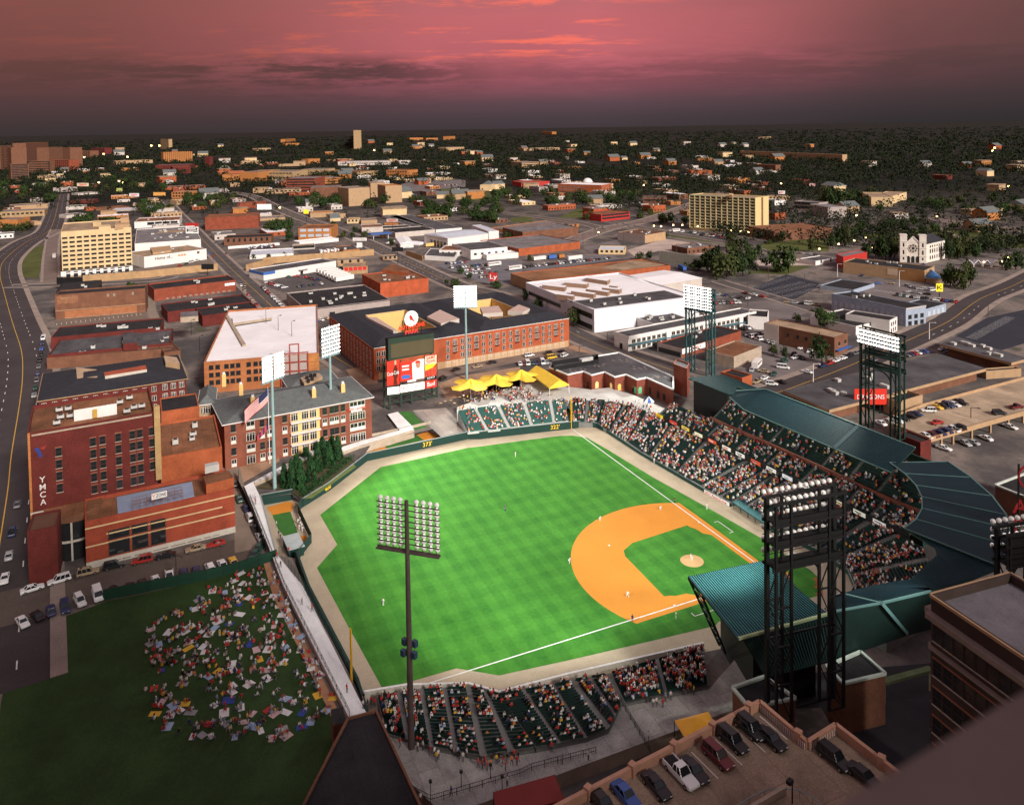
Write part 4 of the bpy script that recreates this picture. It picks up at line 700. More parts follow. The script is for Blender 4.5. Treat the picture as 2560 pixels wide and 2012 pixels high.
# ---- saw-tooth brick clubhouse, brick tower, plaza behind right field
ZP=3.2
t=thing('clubhouse',tuple(G('g',1000,930,6)[:2])+(CZ,),'brick clubhouse with a saw-tooth front, white coping and flat dark roof','building');zt=CZ+6.3
q=[G('g',*a,zt)for a in((542,832),(680,887),(802,862),(866,891),(966,866),(1046,906),(1132,886),(1216,926),(1292,911),(1500,1003),(1500,905),(1075,716),(560,800))];q=q if area(q)>0 else q[::-1]
b=M();b.prism(q,CZ-1,zt-.3,BRK if False else brick('clubhouse_brick',(.22,.062,.04)),cap=False);b.obj('wall',t);r=ngon(q,zt-.32,RF['dgrey']);r.obj('roof',t);b=M()
for i in range(len(q)):b.bar(q[i]+V(0,0,-.1),q[(i+1)%len(q)]+V(0,0,-.1),.55,WHT,.45)
b.obj('coping',t)
aw=mat('lit_arch_panel',(.75,.50,.18),emit=.5,var=0);k=0
for x,y,c in((915,965,aw),(1005,975,aw),(1095,985,mat('yellow_stand',(.7,.5,.1))),(1205,1005,mat('green_panel',(.12,.4,.2),emit=.25,var=0)),(1255,1010,mat('green_panel',())),(1165,1000,GLASS),(1300,1010,GLASS),(1360,1040,GLASS),(1415,1060,GLASS),(830,960,GLASS)):
 p=G('g',x,y,CZ+2.2);best=min(((closest,i)for i in range(len(q))for closest in[abs((V2(q[(i+1)%len(q)])-V2(q[i])).normalized().cross(V2(p)-V2(q[i])).z)+(0 if 0<(V2(p)-V2(q[i])).dot(V2(q[(i+1)%len(q)])-V2(q[i]))<(V2(q[(i+1)%len(q)])-V2(q[i])).length_squared else 99)]))[1]
 a,e=V2(q[best]),V2(q[(best+1)%len(q)]);d=(e-a).normalized();n=V(d.y,-d.x);s=min(max((V2(p)-a).dot(d),1),(e-a).length-1);pc=a+d*s+n*.03;b=M();pts=[pc+d*.8,pc-d*.8,pc-d*.8+V(0,0,1.8)]+[pc-d*.8*math.cos(R_(f))+V(0,0,1.8+.8*math.sin(R_(f)))for f in(30,60,90,120,150)]+[pc+d*.8+V(0,0,1.8)]
 b.face([v+V(0,0,CZ+.6)for v in pts],c);b.obj('doorway' if c is GLASS else 'arched_panel',t)
pt_=[G('g',*a,zt+1.2)for a in((560,790),(915,735),(920,775),(575,832))];b=M()
for i in range(4):b.bar(pt_[i]+V(0,0,-.6),pt_[(i+1)%4]+V(0,0,-.6),.15,W_['black'],1.6)
b.obj('plant_screen',t);p=G('g',820,765,zt+.5);rooft=M();rooft.box((p.x,p.y,zt-.3),(6,2.5,1.3),mat('rooftop_unit_paint',()),R_(-80));rooft.obj('rooftop_unit',t)
b=M();rr=random.Random(5)
for x,y in((1090,780),(950,815),(1230,835),(1400,910),(760,860)):
 for k in range(7):p=G('g',x+rr.uniform(-60,60),y+rr.uniform(-12,12),zt-.3);b.face([(p.x+c,p.y+s*.6,zt-.3+.012)for c,s in((-.8,-.5),(.7,-.6),(.9,.4),(-.4,.6))],mat('roof_patch',(.24,.20,.18),var=.2))
b.obj('roof_patches',t,kind='stuff')
bld('brick_stair_tower','square brick stair tower with pale coping between the clubhouse and the teal roof','tower','g',(1502,805),(1606,842),C=(1625,800),h=11,wall=brick('clubhouse_brick',()),roof='dgrey',par=.5,rect=False)
struct('right_field_plaza',ngon([G('g',*a,6.15 if a[1]>1060 else 3.2)for a in((540,930),(700,985),(860,1005),(1000,990),(1200,1050),(1440,1090),(1400,1215),(1150,1145),(700,1085),(0,1150),(-180,1190),(-180,1080),(200,1000))],3.2,mat('plaza_paving',(.52,.50,.47),.9,.15,.2,fine=.08)))
# ================================================================ THE CITY BEYOND
X=bld('bank_block','ten-storey cream office slab with even rows of small windows over a pale podium','building','a',(472,868),(1018,832),D=(485,800),base=('A','a',470,1225),wall='cream',roof='tan',par=.8);H=X.h;sp=(H-7.5)/8
windows(X,0,[5.4+sp*i for i in range(8)],rng(.0,1,10),3.3,1.25,'d')
for u in rng(-.05,1.05,11):band(X,0,5,H-.1,W_['cream'],max(0,u-.012),min(1,u+.012),.25,'pilaster')
band(X,0,1,5.0,W_['white'],-.02,1.0,1.0,'podium');band(X,0,4.6,5.05,W_['black'],-.02,1.0,1.1,'podium_coping')
for u in rng(.03,.97,9):band(X,0,.0,2.6,GLASS,u-.03,u+.03,1.06,'shop_window');band(X,0,3.4,4.2,GLASS,u-.03,u+.03,1.05,'shop_window')
finish(X);roofbox(X,'roof_house','a',((890,815),(1005,806),(1005,780),(900,785)),H-1,H+2.5,W_['tan']);roofbox(X,'roof_house','a',((935,762),(1000,758),(1000,745),(935,748)),H-1,H+6,W_['tan']);roofbox(X,'roof_house','a',((765,832),(860,826),(855,812),(765,816)),H-1,H+1.4,W_['cream']);roofbox(X,'roof_house','a',((720,795),(785,795),(780,780),(725,780)),H-1,H+2.4,W_['cream'])
X=bld('white_wall_shop','long white wall building with dark lettering that begins Home of','building','a',(1118,1062),(1602,1000),D=(1095,1012),base=('B','a',1600,1082),wall='white',roof='tan',par=.5,units=3);facetext(X,0,'Home of...',.30,X.h-2.6,3.2,W_['black'],13.5,.15);[band(X,0,X.h-3.2,X.h-1.6,mat('faded_orange',(.65,.28,.14),.7,.3,.9),u,u+.035,.05,'painted_emblem')for u in(.53,.575,.62)];band(X,0,X.h-3.0,X.h-1.2,W_['brown'],.84,.88,.05,'painted_emblem');roofbox(X,'roof_house','a',((1185,1030),(1330,1010),(1320,975),(1165,990)),X.h-1,X.h+1.2,W_['tan'])
bld('white_terrace_block','cluttered white building behind the white wall shop with stepped flat roofs','building','a',(1045,960),(1558,925),D=(1025,850),h=9,wall='white',roof='grey',par=.6,units=16)
X=bld('white_framed_shop','flat white shop with a row of dark framed openings behind the cluttered white building','building','a',(1042,792),(1392,775),D=(1045,763),h=7,wall='white',roof='rust',par=.5,units=2);windows(X,0,[3.0],[.36,.53,.70,.88],7,3,'d')
def far(o,A,B,base,dep,wall,roof,label,nm='building_block',par=.5,wins=None,units=0,group=None,cat='building',hp=0,hm=None):
 """a block given by the two top corners of its front, the row of its foot and its depth in metres"""
 p=G(o,A[0],base,CZ);h=HT(p,o,A[1]);zt=CZ+h;a,b=G(o,*A,zt),G(o,*B,zt);d=(b-a).normalized();n=V(-d.y,d.x);n=n if n.x>0 else -n;q=a+n*dep;pr=proj(q);og=OR[o]
 X=bld(nm,label,cat,o,A,B,D=((pr[0]-og[0])/S_,(pr[1]-og[1])/S_),h=h,wall=wall,roof=roof,par=par,units=units,group=group,flat=not hp)
 if hp:hip(X,RF[roof]if isinstance(roof,str)else roof,hp,.3,.05)
 if wins:rows,cols,w,hh,st=wins;windows(X,0,rng(.8,X.h-.6,rows)if rows>1 else[X.h*.45],rng(.03,.97,cols),w,hh,st);finish(X)
 return X
T_=[('a',(1590,757),(2005,740),855,30,'red','rust','red brick store with pale corner piers behind the white stepped shop','brick_store',None),('a',(1738,918),(2105,903),975,22,'brown','black','brown brick warehouse with a row of small dark windows and ochre base','brick_warehouse',(1,8,2.0,3,'d')),('a',(1770,985),(2170,955),1002,3,'white','white','long low white wall by a car park in front of the brown warehouse','boundary_wall',None),('b',(452,842),(706,838),935,30,'orange','rust','ochre block with two rows of pale windows','ochre_block',(2,4,5.5,2.4,'g')),('b',(462,950),(765,918),975,14,'white','white','long low white garage behind the rental truck yard','white_garage',None),('b',(75,1052),(415,1033),1082,30,'white','metal','pale-roofed storage building with a row of red doors','storage_building',None),('b',(410,985),(582,975),1010,16,'dwhite','tan','small curved-canopy service shop by the rental truck yard','service_shop',(1,5,4,2,'d')),('b',(755,1090),(955,1080),1135,10,'tan','grey','small tan building with three dark windows beyond the white shop','tan_building',(1,3,1.8,2.4,'d')),('b',(800,1142),(990,1132),1200,18,'tanb','tan','brown brick building with red windows beside the depot','brown_building',(1,5,2.6,2.6,'r')),('b',(1110,1065),(1222,1058),1090,10,'tan','grey','small tan house-like block behind the orange-red depot','tan_block',(1,3,1.6,2,'d')),('b',(740,1125),(1250,1085),1115,14,'dwhite','dgrey','low pale wall of sheds behind the tan building','low_sheds',None),('b',(1205,875),(1512,850),915,34,'dwhite','black','white block with a dark flat roof behind the small metal sheds','white_block',None),('b',(945,835),(1108,828),880,26,'dwhite','rust','brown-roofed bakery block beside the blue canopy','bakery_block',None),('b',(1098,842),(1332,832),866,22,'dwhite','black','dark-roofed block between the bakery and the storage rows','dark_roof_block',None),('b',(1120,800),(1290,800),815,12,'orange','rust','long low orange shed beneath the dark advertising board','orange_shed',None),('b',(1130,680),(1295,672),715,14,'grey','grey','pale clapboard building below the blank tan slabs','clapboard_building',(1,6,2.5,3,'d')),('b',(545,525),(786,518),610,40,'brown','grey','blank brown slab at the left of the three blank towers','blank_slab',None),('b',(842,532),(1006,522),672,36,'tan','grey','tall blank tan slab in the middle of the three blank towers','blank_slab',None),('b',(1012,490),(1128,486),600,30,'tan','grey','set-back tan slab between the blank towers','blank_slab',None),('b',(1128,512),(1256,506),645,40,'tan','orange','blank tan slab at the right of the three blank towers','blank_slab',None),('b',(580,455),(787,445),500,60,'orange','grey','bright orange long hospital wing behind the blank slabs','hospital_wing',(2,12,4,1.2,'d')),('b',(355,455),(585,452),545,60,'red','grey','red brick hospital wing with rows of windows','hospital_wing',(4,10,5,2.2,'d')),('b',(140,400),(412,400),470,60,'tanb','grey','orange-brown medical block left of the red hospital wing','medical_block',(2,10,6,2,'d')),('b',(0,405),(140,405),480,60,'orange','grey','low orange-brown medical block with a flat roof','medical_block',None),('b',(470,385),(640,385),425,60,'tanb','grey','brown medical block rising behind the red hospital wing','medical_block',None),('b',(640,395),(912,405),430,60,'tanb','rust','long brown medical block right of the hospital wings','medical_block',(1,12,6,2,'d')),('b',(1135,390),(1300,392),445,40,'orange','rust','orange brick school with a stepped centre in the trees','school_block',(2,8,4,2,'d')),('b',(1460,418),(1640,412),430,50,'dwhite','white','pale flat-roofed pavilion beyond the car lots','pavilion',None),('b',(100,530),(200,528),568,22,'tan','tan','small tan shop by the avenue before the hospital','tan_shop',None),('b',(200,545),(475,535),575,30,'tan','dgrey','low tan showroom strip by the avenue trees','showroom',(1,8,4,2,'d')),('b',(-20,648),(200,640),690,22,'red','rust','red brick shop behind the white billboard','brick_shop',None),('b',(150,765),(350,755),785,24,'tan','grey','low tan shed beside the white billboard trees','tan_shed',None),('b',(545,722),(720,716),760,20,'tan','orange','ochre filling station canopy by the yellow sign','filling_station',None),('b',(715,735),(820,725),770,14,'tan','tan','small ochre kiosk beside the filling station','kiosk',None),('b',(830,770),(920,768),805,14,'cream','rust','pale gabled shop near the bakery','gabled_shop',(1,3,2,2,'d')),('b',(940,780),(1065,775),808,20,'tan','grey','grey-roofed tan shop near the bakery','tan_shop',None),('c',(175,835),(330,870),900,60,'brown','grey','brick side wing of the grey-roofed office','office_wing',None),('c',(332,868),(768,806),893,46,'orange','grey','long low ochre office with a pale grey roof in front of the dark wood','low_office',(1,12,3,1.6,'d')),('c',(940,735),(1162,712),790,30,'redp','rust','red stepped building with tiered balconies across the crossroads','stepped_building',(2,10,4,1.8,'d')),('c',(1265,600),(1450,600),650,26,'brown','dgrey','brown flat-roofed school left of the tall apartment slab','brown_school',(1,6,5,2,'d')),('c',(1480,635),(1558,632),662,16,'orange','tan','small ochre hall left of the tall apartment slab','ochre_hall',None),('c',(0,505),(90,505),550,20,'cream','gshingle','pale gabled town house in the trees, nearest the wood','town_house',None),('c',(320,485),(540,475),520,40,'redp','rust','long low red building half hidden in the wood','red_building',None),('c',(340,222),(620,214),240,60,'tan','grey','long orange roofline far out in the trees','far_hall',None),('c',(510,90),(592,92),110,60,'orange','orange','far ochre block alone on the horizon woods','far_block',None),('c',(325,330),(455,325),375,60,'tan','grey','tan slab with bands among the far trees','far_slab',(3,6,8,1.5,'d')),('c',(1640,395),(1800,392),425,30,'obrick','rust','orange gabled terrace in the right-hand trees','far_terrace',None),('c',(1690,300),(1800,300),322,30,'orange','rust','small orange block far beyond the apartment slab','far_block',None),('d',(385,632),(582,645),700,22,'grey','grey','white-framed two-storey motel wing left of the big dark tree','motel_wing',(2,7,4,3,'d')),('d',(648,648),(795,672),728,22,'grey','grey','white-framed two-storey motel wing right of the big dark tree','motel_wing',(2,4,4,3,'d')),('d',(470,800),(690,840),870,60,'brown','rust','brown flat-roofed civic hall with slanted walls','civic_hall',None),('d',(1075,562),(1155,600),630,24,'cream','tan','cream stepped building lit warm in the dark trees','cream_building',None),('d',(1155,590),(1262,560),650,24,'cream','tan','cream building end with rooftop clutter in the dark trees','cream_building',None),('d',(190,590),(358,590),625,12,'tan','grey','row of small pale kiosks behind the apartment slab','kiosk_row',(1,6,2,2,'d')),('d',(555,1095),(716,1070),1130,14,'white','dgrey','small white shop next to the bright red building','white_shop',(1,2,1.5,2,'d')),('d',(1450,425),(1570,430),460,20,'dred','rust','dim red block far right in the trees','far_block',None),('a',(110,668),(370,650),700,30,'tan','grey','long tan shop by the boulevard at the far left','tan_shop',None),('a',(0,715),(345,698),762,30,'tanb','grey','brown shop with a row of small windows by the boulevard','brown_shop',(1,9,3,2,'d')),('a',(0,775),(135,772),835,26,'orange','grey','low ochre wall building at the left edge','ochre_building',None),('a',(265,790),(320,785),818,12,'tan','tan','small tan kiosk beside the boulevard','kiosk',None),('a',(548,625),(728,620),650,20,'dred','dgrey','low dark red shop row beyond the boulevard junction','red_shop',None),('a',(512,675),(662,668),700,24,'dwhite',mat('green_roof',(.05,.10,.05),.9,.2),'green-roofed low shop beyond the office slab','green_roof_shop',None),('a',(515,740),(668,725),765,18,'dwhite','dgrey','white shop with a blue door panel beyond the office slab','white_shop',None),('a',(665,685),(745,680),705,20,'obrick','rust','orange gabled shop beyond the office slab','orange_shop',None),('a',(745,690),(1005,670),705,24,'brown','rust','brown shop row in front of the pale blue roof','brown_shop',None),('a',(780,715),(905,708),750,20,'tan','tan','tan shop with a pale gable in front of the dark trees','tan_shop',None),('a',(870,698),(1055,690),712,24,'grey','metal','shed under a wavy pale blue metal roof','metal_shed',None),('a',(1030,655),(1242,645),668,26,'tan','metal','long shed with a pale blue metal roof before the dark grove','metal_shed',None),('a',(1330,560),(1500,558),612,26,'orange','tan','orange two-storey hall with a row of windows by the avenue','orange_hall',(2,7,3,2.2,'d')),('a',(1250,525),(1600,510),548,40,'obrick','grey','long orange shop row behind the orange hall','shop_row',None),('a',(1370,625),(1490,615),660,18,'tan','cream','ochre shop at the avenue corner below the orange hall','ochre_shop',None),('a',(1850,655),(2060,645),690,24,'red','rust','red brick shop left of the white billboard','brick_shop',None),('a',(1965,735),(2110,728),760,20,'dwhite','white','small white shed below the white billboard','white_shed',None),('a',(605,572),(770,560),585,24,'dwhite','grey','long pale shed in front of the dark grove','pale_shed',None),('a',(910,625),(1010,620),640,16,'dwhite','white','small white shop with a flat canopy in the mid distance','white_shop',None),('a',(1205,350),(1475,345),395,40,'dred','grey','dark red factory below the tan slab tower','factory',None),('a',(1340,365),(1480,360),420,40,'dred','rust','red gabled factory wing below the tan slab tower','factory',None),('a',(900,320),(1185,310),345,40,'tan','tan','long tan hall with a red sign behind the dark grove','tan_hall',None),('a',(1268,252),(1492,245),328,24,'orange','tan','tan slab tower with close rows of windows on the far left','slab_tower',(8,14,3.2,2,'d')),('a',(1245,150),(1308,150),225,22,'tanb','tan','slim dark tower far out behind the tan slab tower','far_tower',(8,4,4,2.5,'d')),('a',(710,218),(812,218),265,40,'dred','rust','dim red slab right of the hospital cluster','far_slab',(5,6,6,2.5,'d')),('a',(590,240),(700,240),290,40,'brown','rust','dim brown slab right of the hospital cluster','far_slab',(5,6,6,2.5,'d')),('a',(1588,285),(1625,285),365,14,'dred','rust','dark red chimney-like block by the factory','far_block',None),('a',(0,205),(105,200),385,40,'brown','rust','hospital tower at the left edge','hospital_tower',(9,3,9,2.4,'d')),('a',(85,215),(205,212),380,40,'brown','rust','blank reddish hospital tower second from the left edge','hospital_tower',None),('a',(200,180),(375,172),350,40,'brown','rust','broad blank red hospital tower, tallest of the cluster','hospital_tower',None),('a',(378,215),(490,210),350,40,'brown','rust','dark red hospital block behind the tallest one','hospital_tower',None),('a',(485,215),(542,215),360,40,'brown','rust','slim blank hospital block at the right of the cluster','hospital_tower',None),('a',(82,345),(222,340),478,30,'brown','rust','nearest hospital tower with a dark window strip','hospital_tower',(10,2,16,2.0,'d')),('a',(222,320),(372,318),410,30,'brown','rust','hospital wing with long window bands','hospital_wing',(5,2,40,2.0,'d')),('a',(372,310),(535,312),385,30,'red','rust','stepped cream hospital wing with small windows','hospital_wing',(4,10,4,3,'d')),('a',(1690,405),(1900,398),425,40,'obrick','tan','long orange roofed mall in the mid distance','mall',None),('a',(1725,425),(2000,420),475,50,'orange','rust','orange-brown mall with an entrance canopy','mall',None),('a',(1990,400),(2170,395),470,60,'tanb','rust','orange stepped medical block by the mall','medical_block',(2,5,8,2,'d')),('b',(350,150),(430,145),175,40,'orange','orange','lit ochre block far out on the left of centre','far_block',(2,6,8,3,'d')),('b',(355,183),(460,180),200,40,'orange','tan','lower lit ochre block far out left of centre','far_block',None),('b',(135,222),(238,218),240,40,'tan','grey','long pale block in the far left woods','far_block',None),('b',(915,80),(940,80),120,40,'tanb','rust','lone slim tower on the horizon','far_tower',None),('b',(1318,140),(1420,138),160,60,'orange','orange','lit orange block on the horizon right of centre','far_block',None),('b',(1445,142),(1535,140),160,60,'orange','tan','second lit orange block on the horizon right of centre','far_block',None),('b',(1625,128),(1670,126),155,60,'orange','rust','stepped orange block on the horizon','far_block',None),('b',(1600,215),(1740,210),245,60,'tan','grey','pale block among the far right-of-centre trees','far_block',None),('b',(1345,205),(1440,202),220,40,'tan','tan','low lit block among the far trees','far_block',None),('b',(725,310),(880,302),322,40,'tan','tan','long cream shop row beyond the medical blocks','shop_row',None),('b',(760,325),(1160,318),355,50,'dwhite','grey','long pale hall beyond the medical blocks','long_hall',(1,20,5,2,'d')),('b',(530,305),(620,300),340,30,'orange','rust','orange church-like block with a stubby tower','orange_block',None),('b',(300,345),(480,340),362,30,'tan','grey','grey-roofed long shed in the mid distance','long_shed',None),('b',(0,320),(160,316),345,30,'tan','grey','scattered pale shop row left of centre','shop_row',None),('d',(160,135),(210,130),150,40,'tan','tan','small pale block far right on the horizon','far_block',None),('d',(0,240),(800,268),285,16,'tan','tan','long pale embankment wall far right','embankment_wall',None),('d',(90,345),(245,350),385,20,'brown','rust','dim brown house row behind the apartment slab','house_row',None),('d',(365,460),(460,465),495,20,'dred','rust','dim red shop in the right-hand trees','red_shop',None),]
for r_,A,Bq,base,dep,wl_,rf_,lab,nm,wn in T_:far(r_,A,Bq,base,dep,wl_,rf_,lab,nm,wins=wn)
Xs=[o for o in COL.objects if o.get('label','').startswith('pale-roofed storage')][0]
for(o,A,Bq,base,dep,lab)in(('b',(1245,960),(1346,955),995,38,'white gabled metal shed with a blue stripe beside the small canopy'),('b',(1388,968),(1470,945),975,34,'white gabled metal shed nearest the big white warehouse')):far(o,A,Bq,base,dep,'white','white',lab,'metal_shed',hp=1.2)
for(o,A,Bq,base,dep,lab)in(('b',(700,765),(780,760),790,10,'grey-roofed house by the filling station'),('b',(1880,500),(1950,500),550,18,'pale gabled town house left of its twin, by the wood'),('b',(1975,500),(2055,495),540,18,'pale gabled town house right of its twin, by the wood'),('d',(690,500),(795,510),550,22,'cream church hall with a pale hipped roof in the trees'),('d',(2025,650),(2180,660),690,30,'pale hipped-roof hall at the right edge'),('c',(1745,425),(1780,425),445,12,'small pale gabled house in the right-hand trees'),('d',(1850,390),(1940,395),430,16,'dim gabled house far right in the trees')):
 far(o,A,Bq,base,dep,'cream','gshingle',lab,'house',hp=5)
X=bld('white_warehouse','big white warehouse with a pale metal roof and blue-tinted bays','warehouse','b',(1612,918),(1926,880),D=(1482,880),base=('A','b',1612,1002),wall='white',roof='metal',par=.1,flat=False);hip(X,RF['metal'],1.6,.3,.02);windows(X,3,[.4],rng(.25,.95,5),3.2,5,'d')
X=bld('white_loading_block','tall white block with a pale metal roof at the right end of the white warehouse','warehouse','b',(1930,865),(2008,860),D=(1722,822),h=11,wall='white',roof='metal',par=.2);
for k,(A,Bq,C_)in enumerate((((1520,852),(1722,836),(1240,738)),((1380,850),(1500,842),(1050,742)))):X=bld('storage_row',['long dark-roofed row of storage units nearest the wood','long dark-roofed row of storage units behind the bakery'][k],'building','b',A,Bq,C=C_,h=3.2,wall='white',roof='dgrey',par=.1);windows(X,3,[.3],rng(.02,.98,24),2.2,2.2,'g');finish(X)
# the big white works
X=bld('white_works','huge white works building with a white roof carrying brown-sided monitors','factory','c',(886,1472),(1700,1368),D=(218,1275),base=('A','c',886,1652),wall=mat('white_works_paint',(.66,.66,.70),.75,.08,.12),roof='white',par=.7);H=X.h
windows(X,3,[5.4],rng(.05,.55,16),2.4,1.8,'d');windows(X,3,[6.6,1.0],rng(.72,.97,12),2.6,2.4,'d');band(X,3,0,3,mat('blue_grey_base',(.45,.48,.56),var=.1),0,.6,.05,'base');finish(X)
roofbox(X,'dark_roof_strip','c',((700,1408),(895,1462),(1590,1372),(1430,1322)),H-1,H-.55,RF['dgrey'])
for pts in(((482,1280),(655,1300),(672,1285),(500,1265)),((655,1262),(825,1276),(845,1262),(680,1243)),((820,1225),(985,1250),(1010,1235),(850,1205)),((592,1352),(720,1368),(735,1358),(610,1342)),((705,1328),(880,1352),(900,1342),(720,1316)),((820,1312),(990,1335),(1010,1325),(835,1302)),((945,1302),(1080,1318),(1100,1308),(960,1292)),((1000,1285),(1060,1292),(1070,1285),(1010,1278))):roofbox(X,'roof_monitor','c',pts,H-1,H+1.7,mat('monitor_side',(.26,.16,.11),var=.15),RF['white'])
for k in range(7):rooftop(X,G('c',*((860,1405),(1080,1390),(1090,1420),(1200,1360),(1290,1385),(965,1430),(1310,1390))[k],X.zt),(1.6,1.2,1.2))
X=bld('white_vault_shed','white-roofed tall shed with a tan end wall beside the white works','factory','c',(1345,1288),(1722,1226),D=(1015,1228),h=10.5,wall='dwhite',roof='white',par=.1,flat=False);hip(X,RF['white'],1.2,.2,.05)
X=bld('lean_to_shed','low white lean-to with dark roof and tanks beside the white works','building','g',(1345,495),(1625,455),D=(1150,430),h=4.8,wall='white',roof='dgrey',par=.4,units=6)
X=bld('brown_roof_market','very long building with a weathered brown roof and orange brick front','building','c',(412,1250),(1477,1128),D=(135,1200),h=7,wall='obrick',roof=mat('weathered_roof',(.25,.12,.06),.9,.5,.035,fine=.2),par=.5);band(X,3,0,X.h+.02,W_['tan'],0,1,.2,'render');roofbox(X,'pale_roof_patch','c',((930,1150),(1180,1090),(1440,1122),(1100,1165)),6,6.62,RF['tan'])
X=far('c',(300,1000),(776,945),1058,60,'obrick','grey','long low orange brick hall with a grey roof right of the white stepped offices','brick_hall')
X=bld('white_offices','low white stepped offices with dark roofs at the car lot','building','b',(1432,1050),(1665,1065),C=(1700,1010),base=('A','b',1432,1085),wall='white',roof='dgrey',par=.4,rect=False);far('b',(1790,1010),(2075,985),1085,40,'white','dgrey','white office block with a dark roof and clerestory at the car lot','white_offices',wins=(1,5,2.4,1.4,'d'));far('b',(1545,1010),(1790,1010),1060,26,'white','rust','taller white office piece with a brown roof at the car lot','white_offices',wins=(1,5,1.6,1.4,'d'));far('b',(1915,1050),(2160,1030),1090,14,'white','white','low white garage in front of the clerestory offices','white_garage')
X=bld('grey_ochre_warehouse','dark-roofed warehouse with grey left wall and tan right wall by the crossroads','warehouse','c',(1280,895),(1440,868),D=(1042,875),base=('A','c',1280,957),wall='tan',roof='brown',par=.4,units=8);band(X,3,0,X.h+.02,W_['grey'],0,1,.1,'render')
far('c',(920,1005),(1125,1008),1042,20,'cream',RF['metal'],'small cream car-lot office under a pale roof','lot_office',wins=(1,5,2,1.6,'d'))
far('c',(1390,1015),(1760,1065),1100,2,mat('pale_green_wall',(.36,.36,.30),var=.15),'grey','long pale retaining wall below the pale concrete lot','retaining_wall',cat='wall')
# apartment slab
X=bld('apartment_slab','twelve-storey apartment slab with a grid of cream balconies and a bright blank end','apartment block','c',(1628,578),(2141,602),C=(2240,590),base=('A','c',1630,848),wall=mat('slab_cream',(.60,.47,.23),var=.08),roof='tan',par=.7,rect=False);H=X.h;nr=11;fh=(H-3)/nr
band(X,0,2.2,H-1.2,mat('balcony_shade_paint',(.10,.055,.035),var=.2),.01,.99,.03,'shade_sheet')  # flat dark sheet paints the shade behind the balconies
for k in range(nr+1):band(X,0,2.0+fh*k,2.0+fh*k+.95,mat('balcony_front',(.40,.40,.27),var=.1),.005,.995,1.2,'balcony')
for k in range(13):u=k/12;band(X,0,2,H-.8,mat('slab_cream',()),max(0,u-.006),min(1,u+.006),1.4,'fin')
band(X,1,2,H-.5,W_['brown'],.42,.56,.06,'stair_slot');roofbox(X,'roof_house','c',((1930,580),(1960,582),(1965,572),(1935,570)),H-1,H+2,W_['cream'])
# school with a dome
X=bld('domed_school','red brick school with a white flat roof and small white dome in the wood','school','c',(942,506),(1032,492),D=(705,482),h=12,wall='obrick',roof='white',par=.4);windows(X,0,[2,6.5],rng(.1,.9,4),2,2.4,'w');windows(X,3,[2,6.5],rng(.05,.6,10),2,2.4,'w');band(X,0,0,11.6,W_['cream'],.88,1,.3,'cream_pier')  # cream band up the end of the front
p=G('c',835,482,X.zt);b=M();n=16;prev=None
for k in range(6):
 r,z=8*math.cos(k*math.pi/2/5.01),X.zt-.4+7*math.sin(k*math.pi/2/5.01);ring=[(p.x+r*math.cos(2*math.pi*i/n),p.y+r*math.sin(2*math.pi*i/n),z)for i in range(n)]
 if prev:[b.face([prev[i],prev[(i+1)%n],ring[(i+1)%n],ring[i]],W_['white'])for i in range(n)]
 prev=ring
b.obj('dome',X.t);b=M();b.prism(fan((p.x,p.y),9,16),X.zt-.5,X.zt+.3,W_['white']);b.obj('drum',X.t)
# motel, shops and car parks on the right
X=bld('motel','two-storey white motel with a blue canopy and long balcony under a dark roof','motel','g',(1150,592),(2140,398),D=(1095,545),base=('D','g',1095,660),wall='white',roof='dgrey',par=.5);band(X,0,2.9,3.2,mat('teal_canopy',(.06,.15,.19),var=.1),.0,.98,1.8,'canopy');band(X,0,X.h-1.3,X.h+.03,W_['white'],0,1,.4,'fascia');windows(X,0,[.4,3.5],rng(.02,.96,26),2.2,1.7,'m');finish(X);windows(X,3,[.3],[.5],2,2.4,'d')
for u in(.28,.44,.56,.86):band(X,0,.1,X.h-1.4,W_['white'],u-.015,u+.015,1.2,'pier')
X=bld('motel_wing','white motel wing with outside stairs beside the pale-ended brick building','motel','d',(30,1520),(185,1530),C=(255,1480),h=6.5,wall='white',roof='black',par=.5)
X=bld('supply_store','grey-fronted store with black roof, brick flank and a white sign band','shop','g',(1568,690),(2026,550),D=(1394,636),base=('A','g',1568,765),wall='red',roof='black',par=.5,units=2);band(X,3,0,X.h+.03,W_['grey'],0,1,.12,'grey_front');band(X,3,.4,2.6,GLASS,.05,.95,.16,'shop_window');band(X,0,X.h-2.4,X.h-.1,WHT,0,.38,.15,'sign_band');facetext(X,0,'SUPPLY',.22,X.h-1.3,1.7,REDL,7,.2)
X=bld('canopy_market','open car-wash-like canopy with a brown roof and wide pale fascia','canopy','g',(1970,752),(2185,668),D=(1790,692),h=4.8,wall='conc',roof='rust',par=.4)
X=bld('pale_end_brick_building','two-storey brown brick building with a whitewashed left end by the parking lot','building','h',(155,488),(702,602),C=(818,568),base=('B','h',702,752),wall='brown',roof='tan',par=.4);band(X,0,0,X.h+.04,W_['dwhite'],0,.22,.12,'whitewash');windows(X,0,[4.6],[.36,.5,.62,.75,.88],1.4,1.5,'d');windows(X,1,[4.2],[.35,.8],1.5,1.8,'s');a,d,L,n,rz=face_of(X.P,1);b=M();b.prism([a+d*.5+n*.02,a+d*L+n*.02,a+d*L+n*2,a+d*.5+n*2],CZ+2.8,CZ+2.95,W_['bluep']);b.obj('awning',X.t)
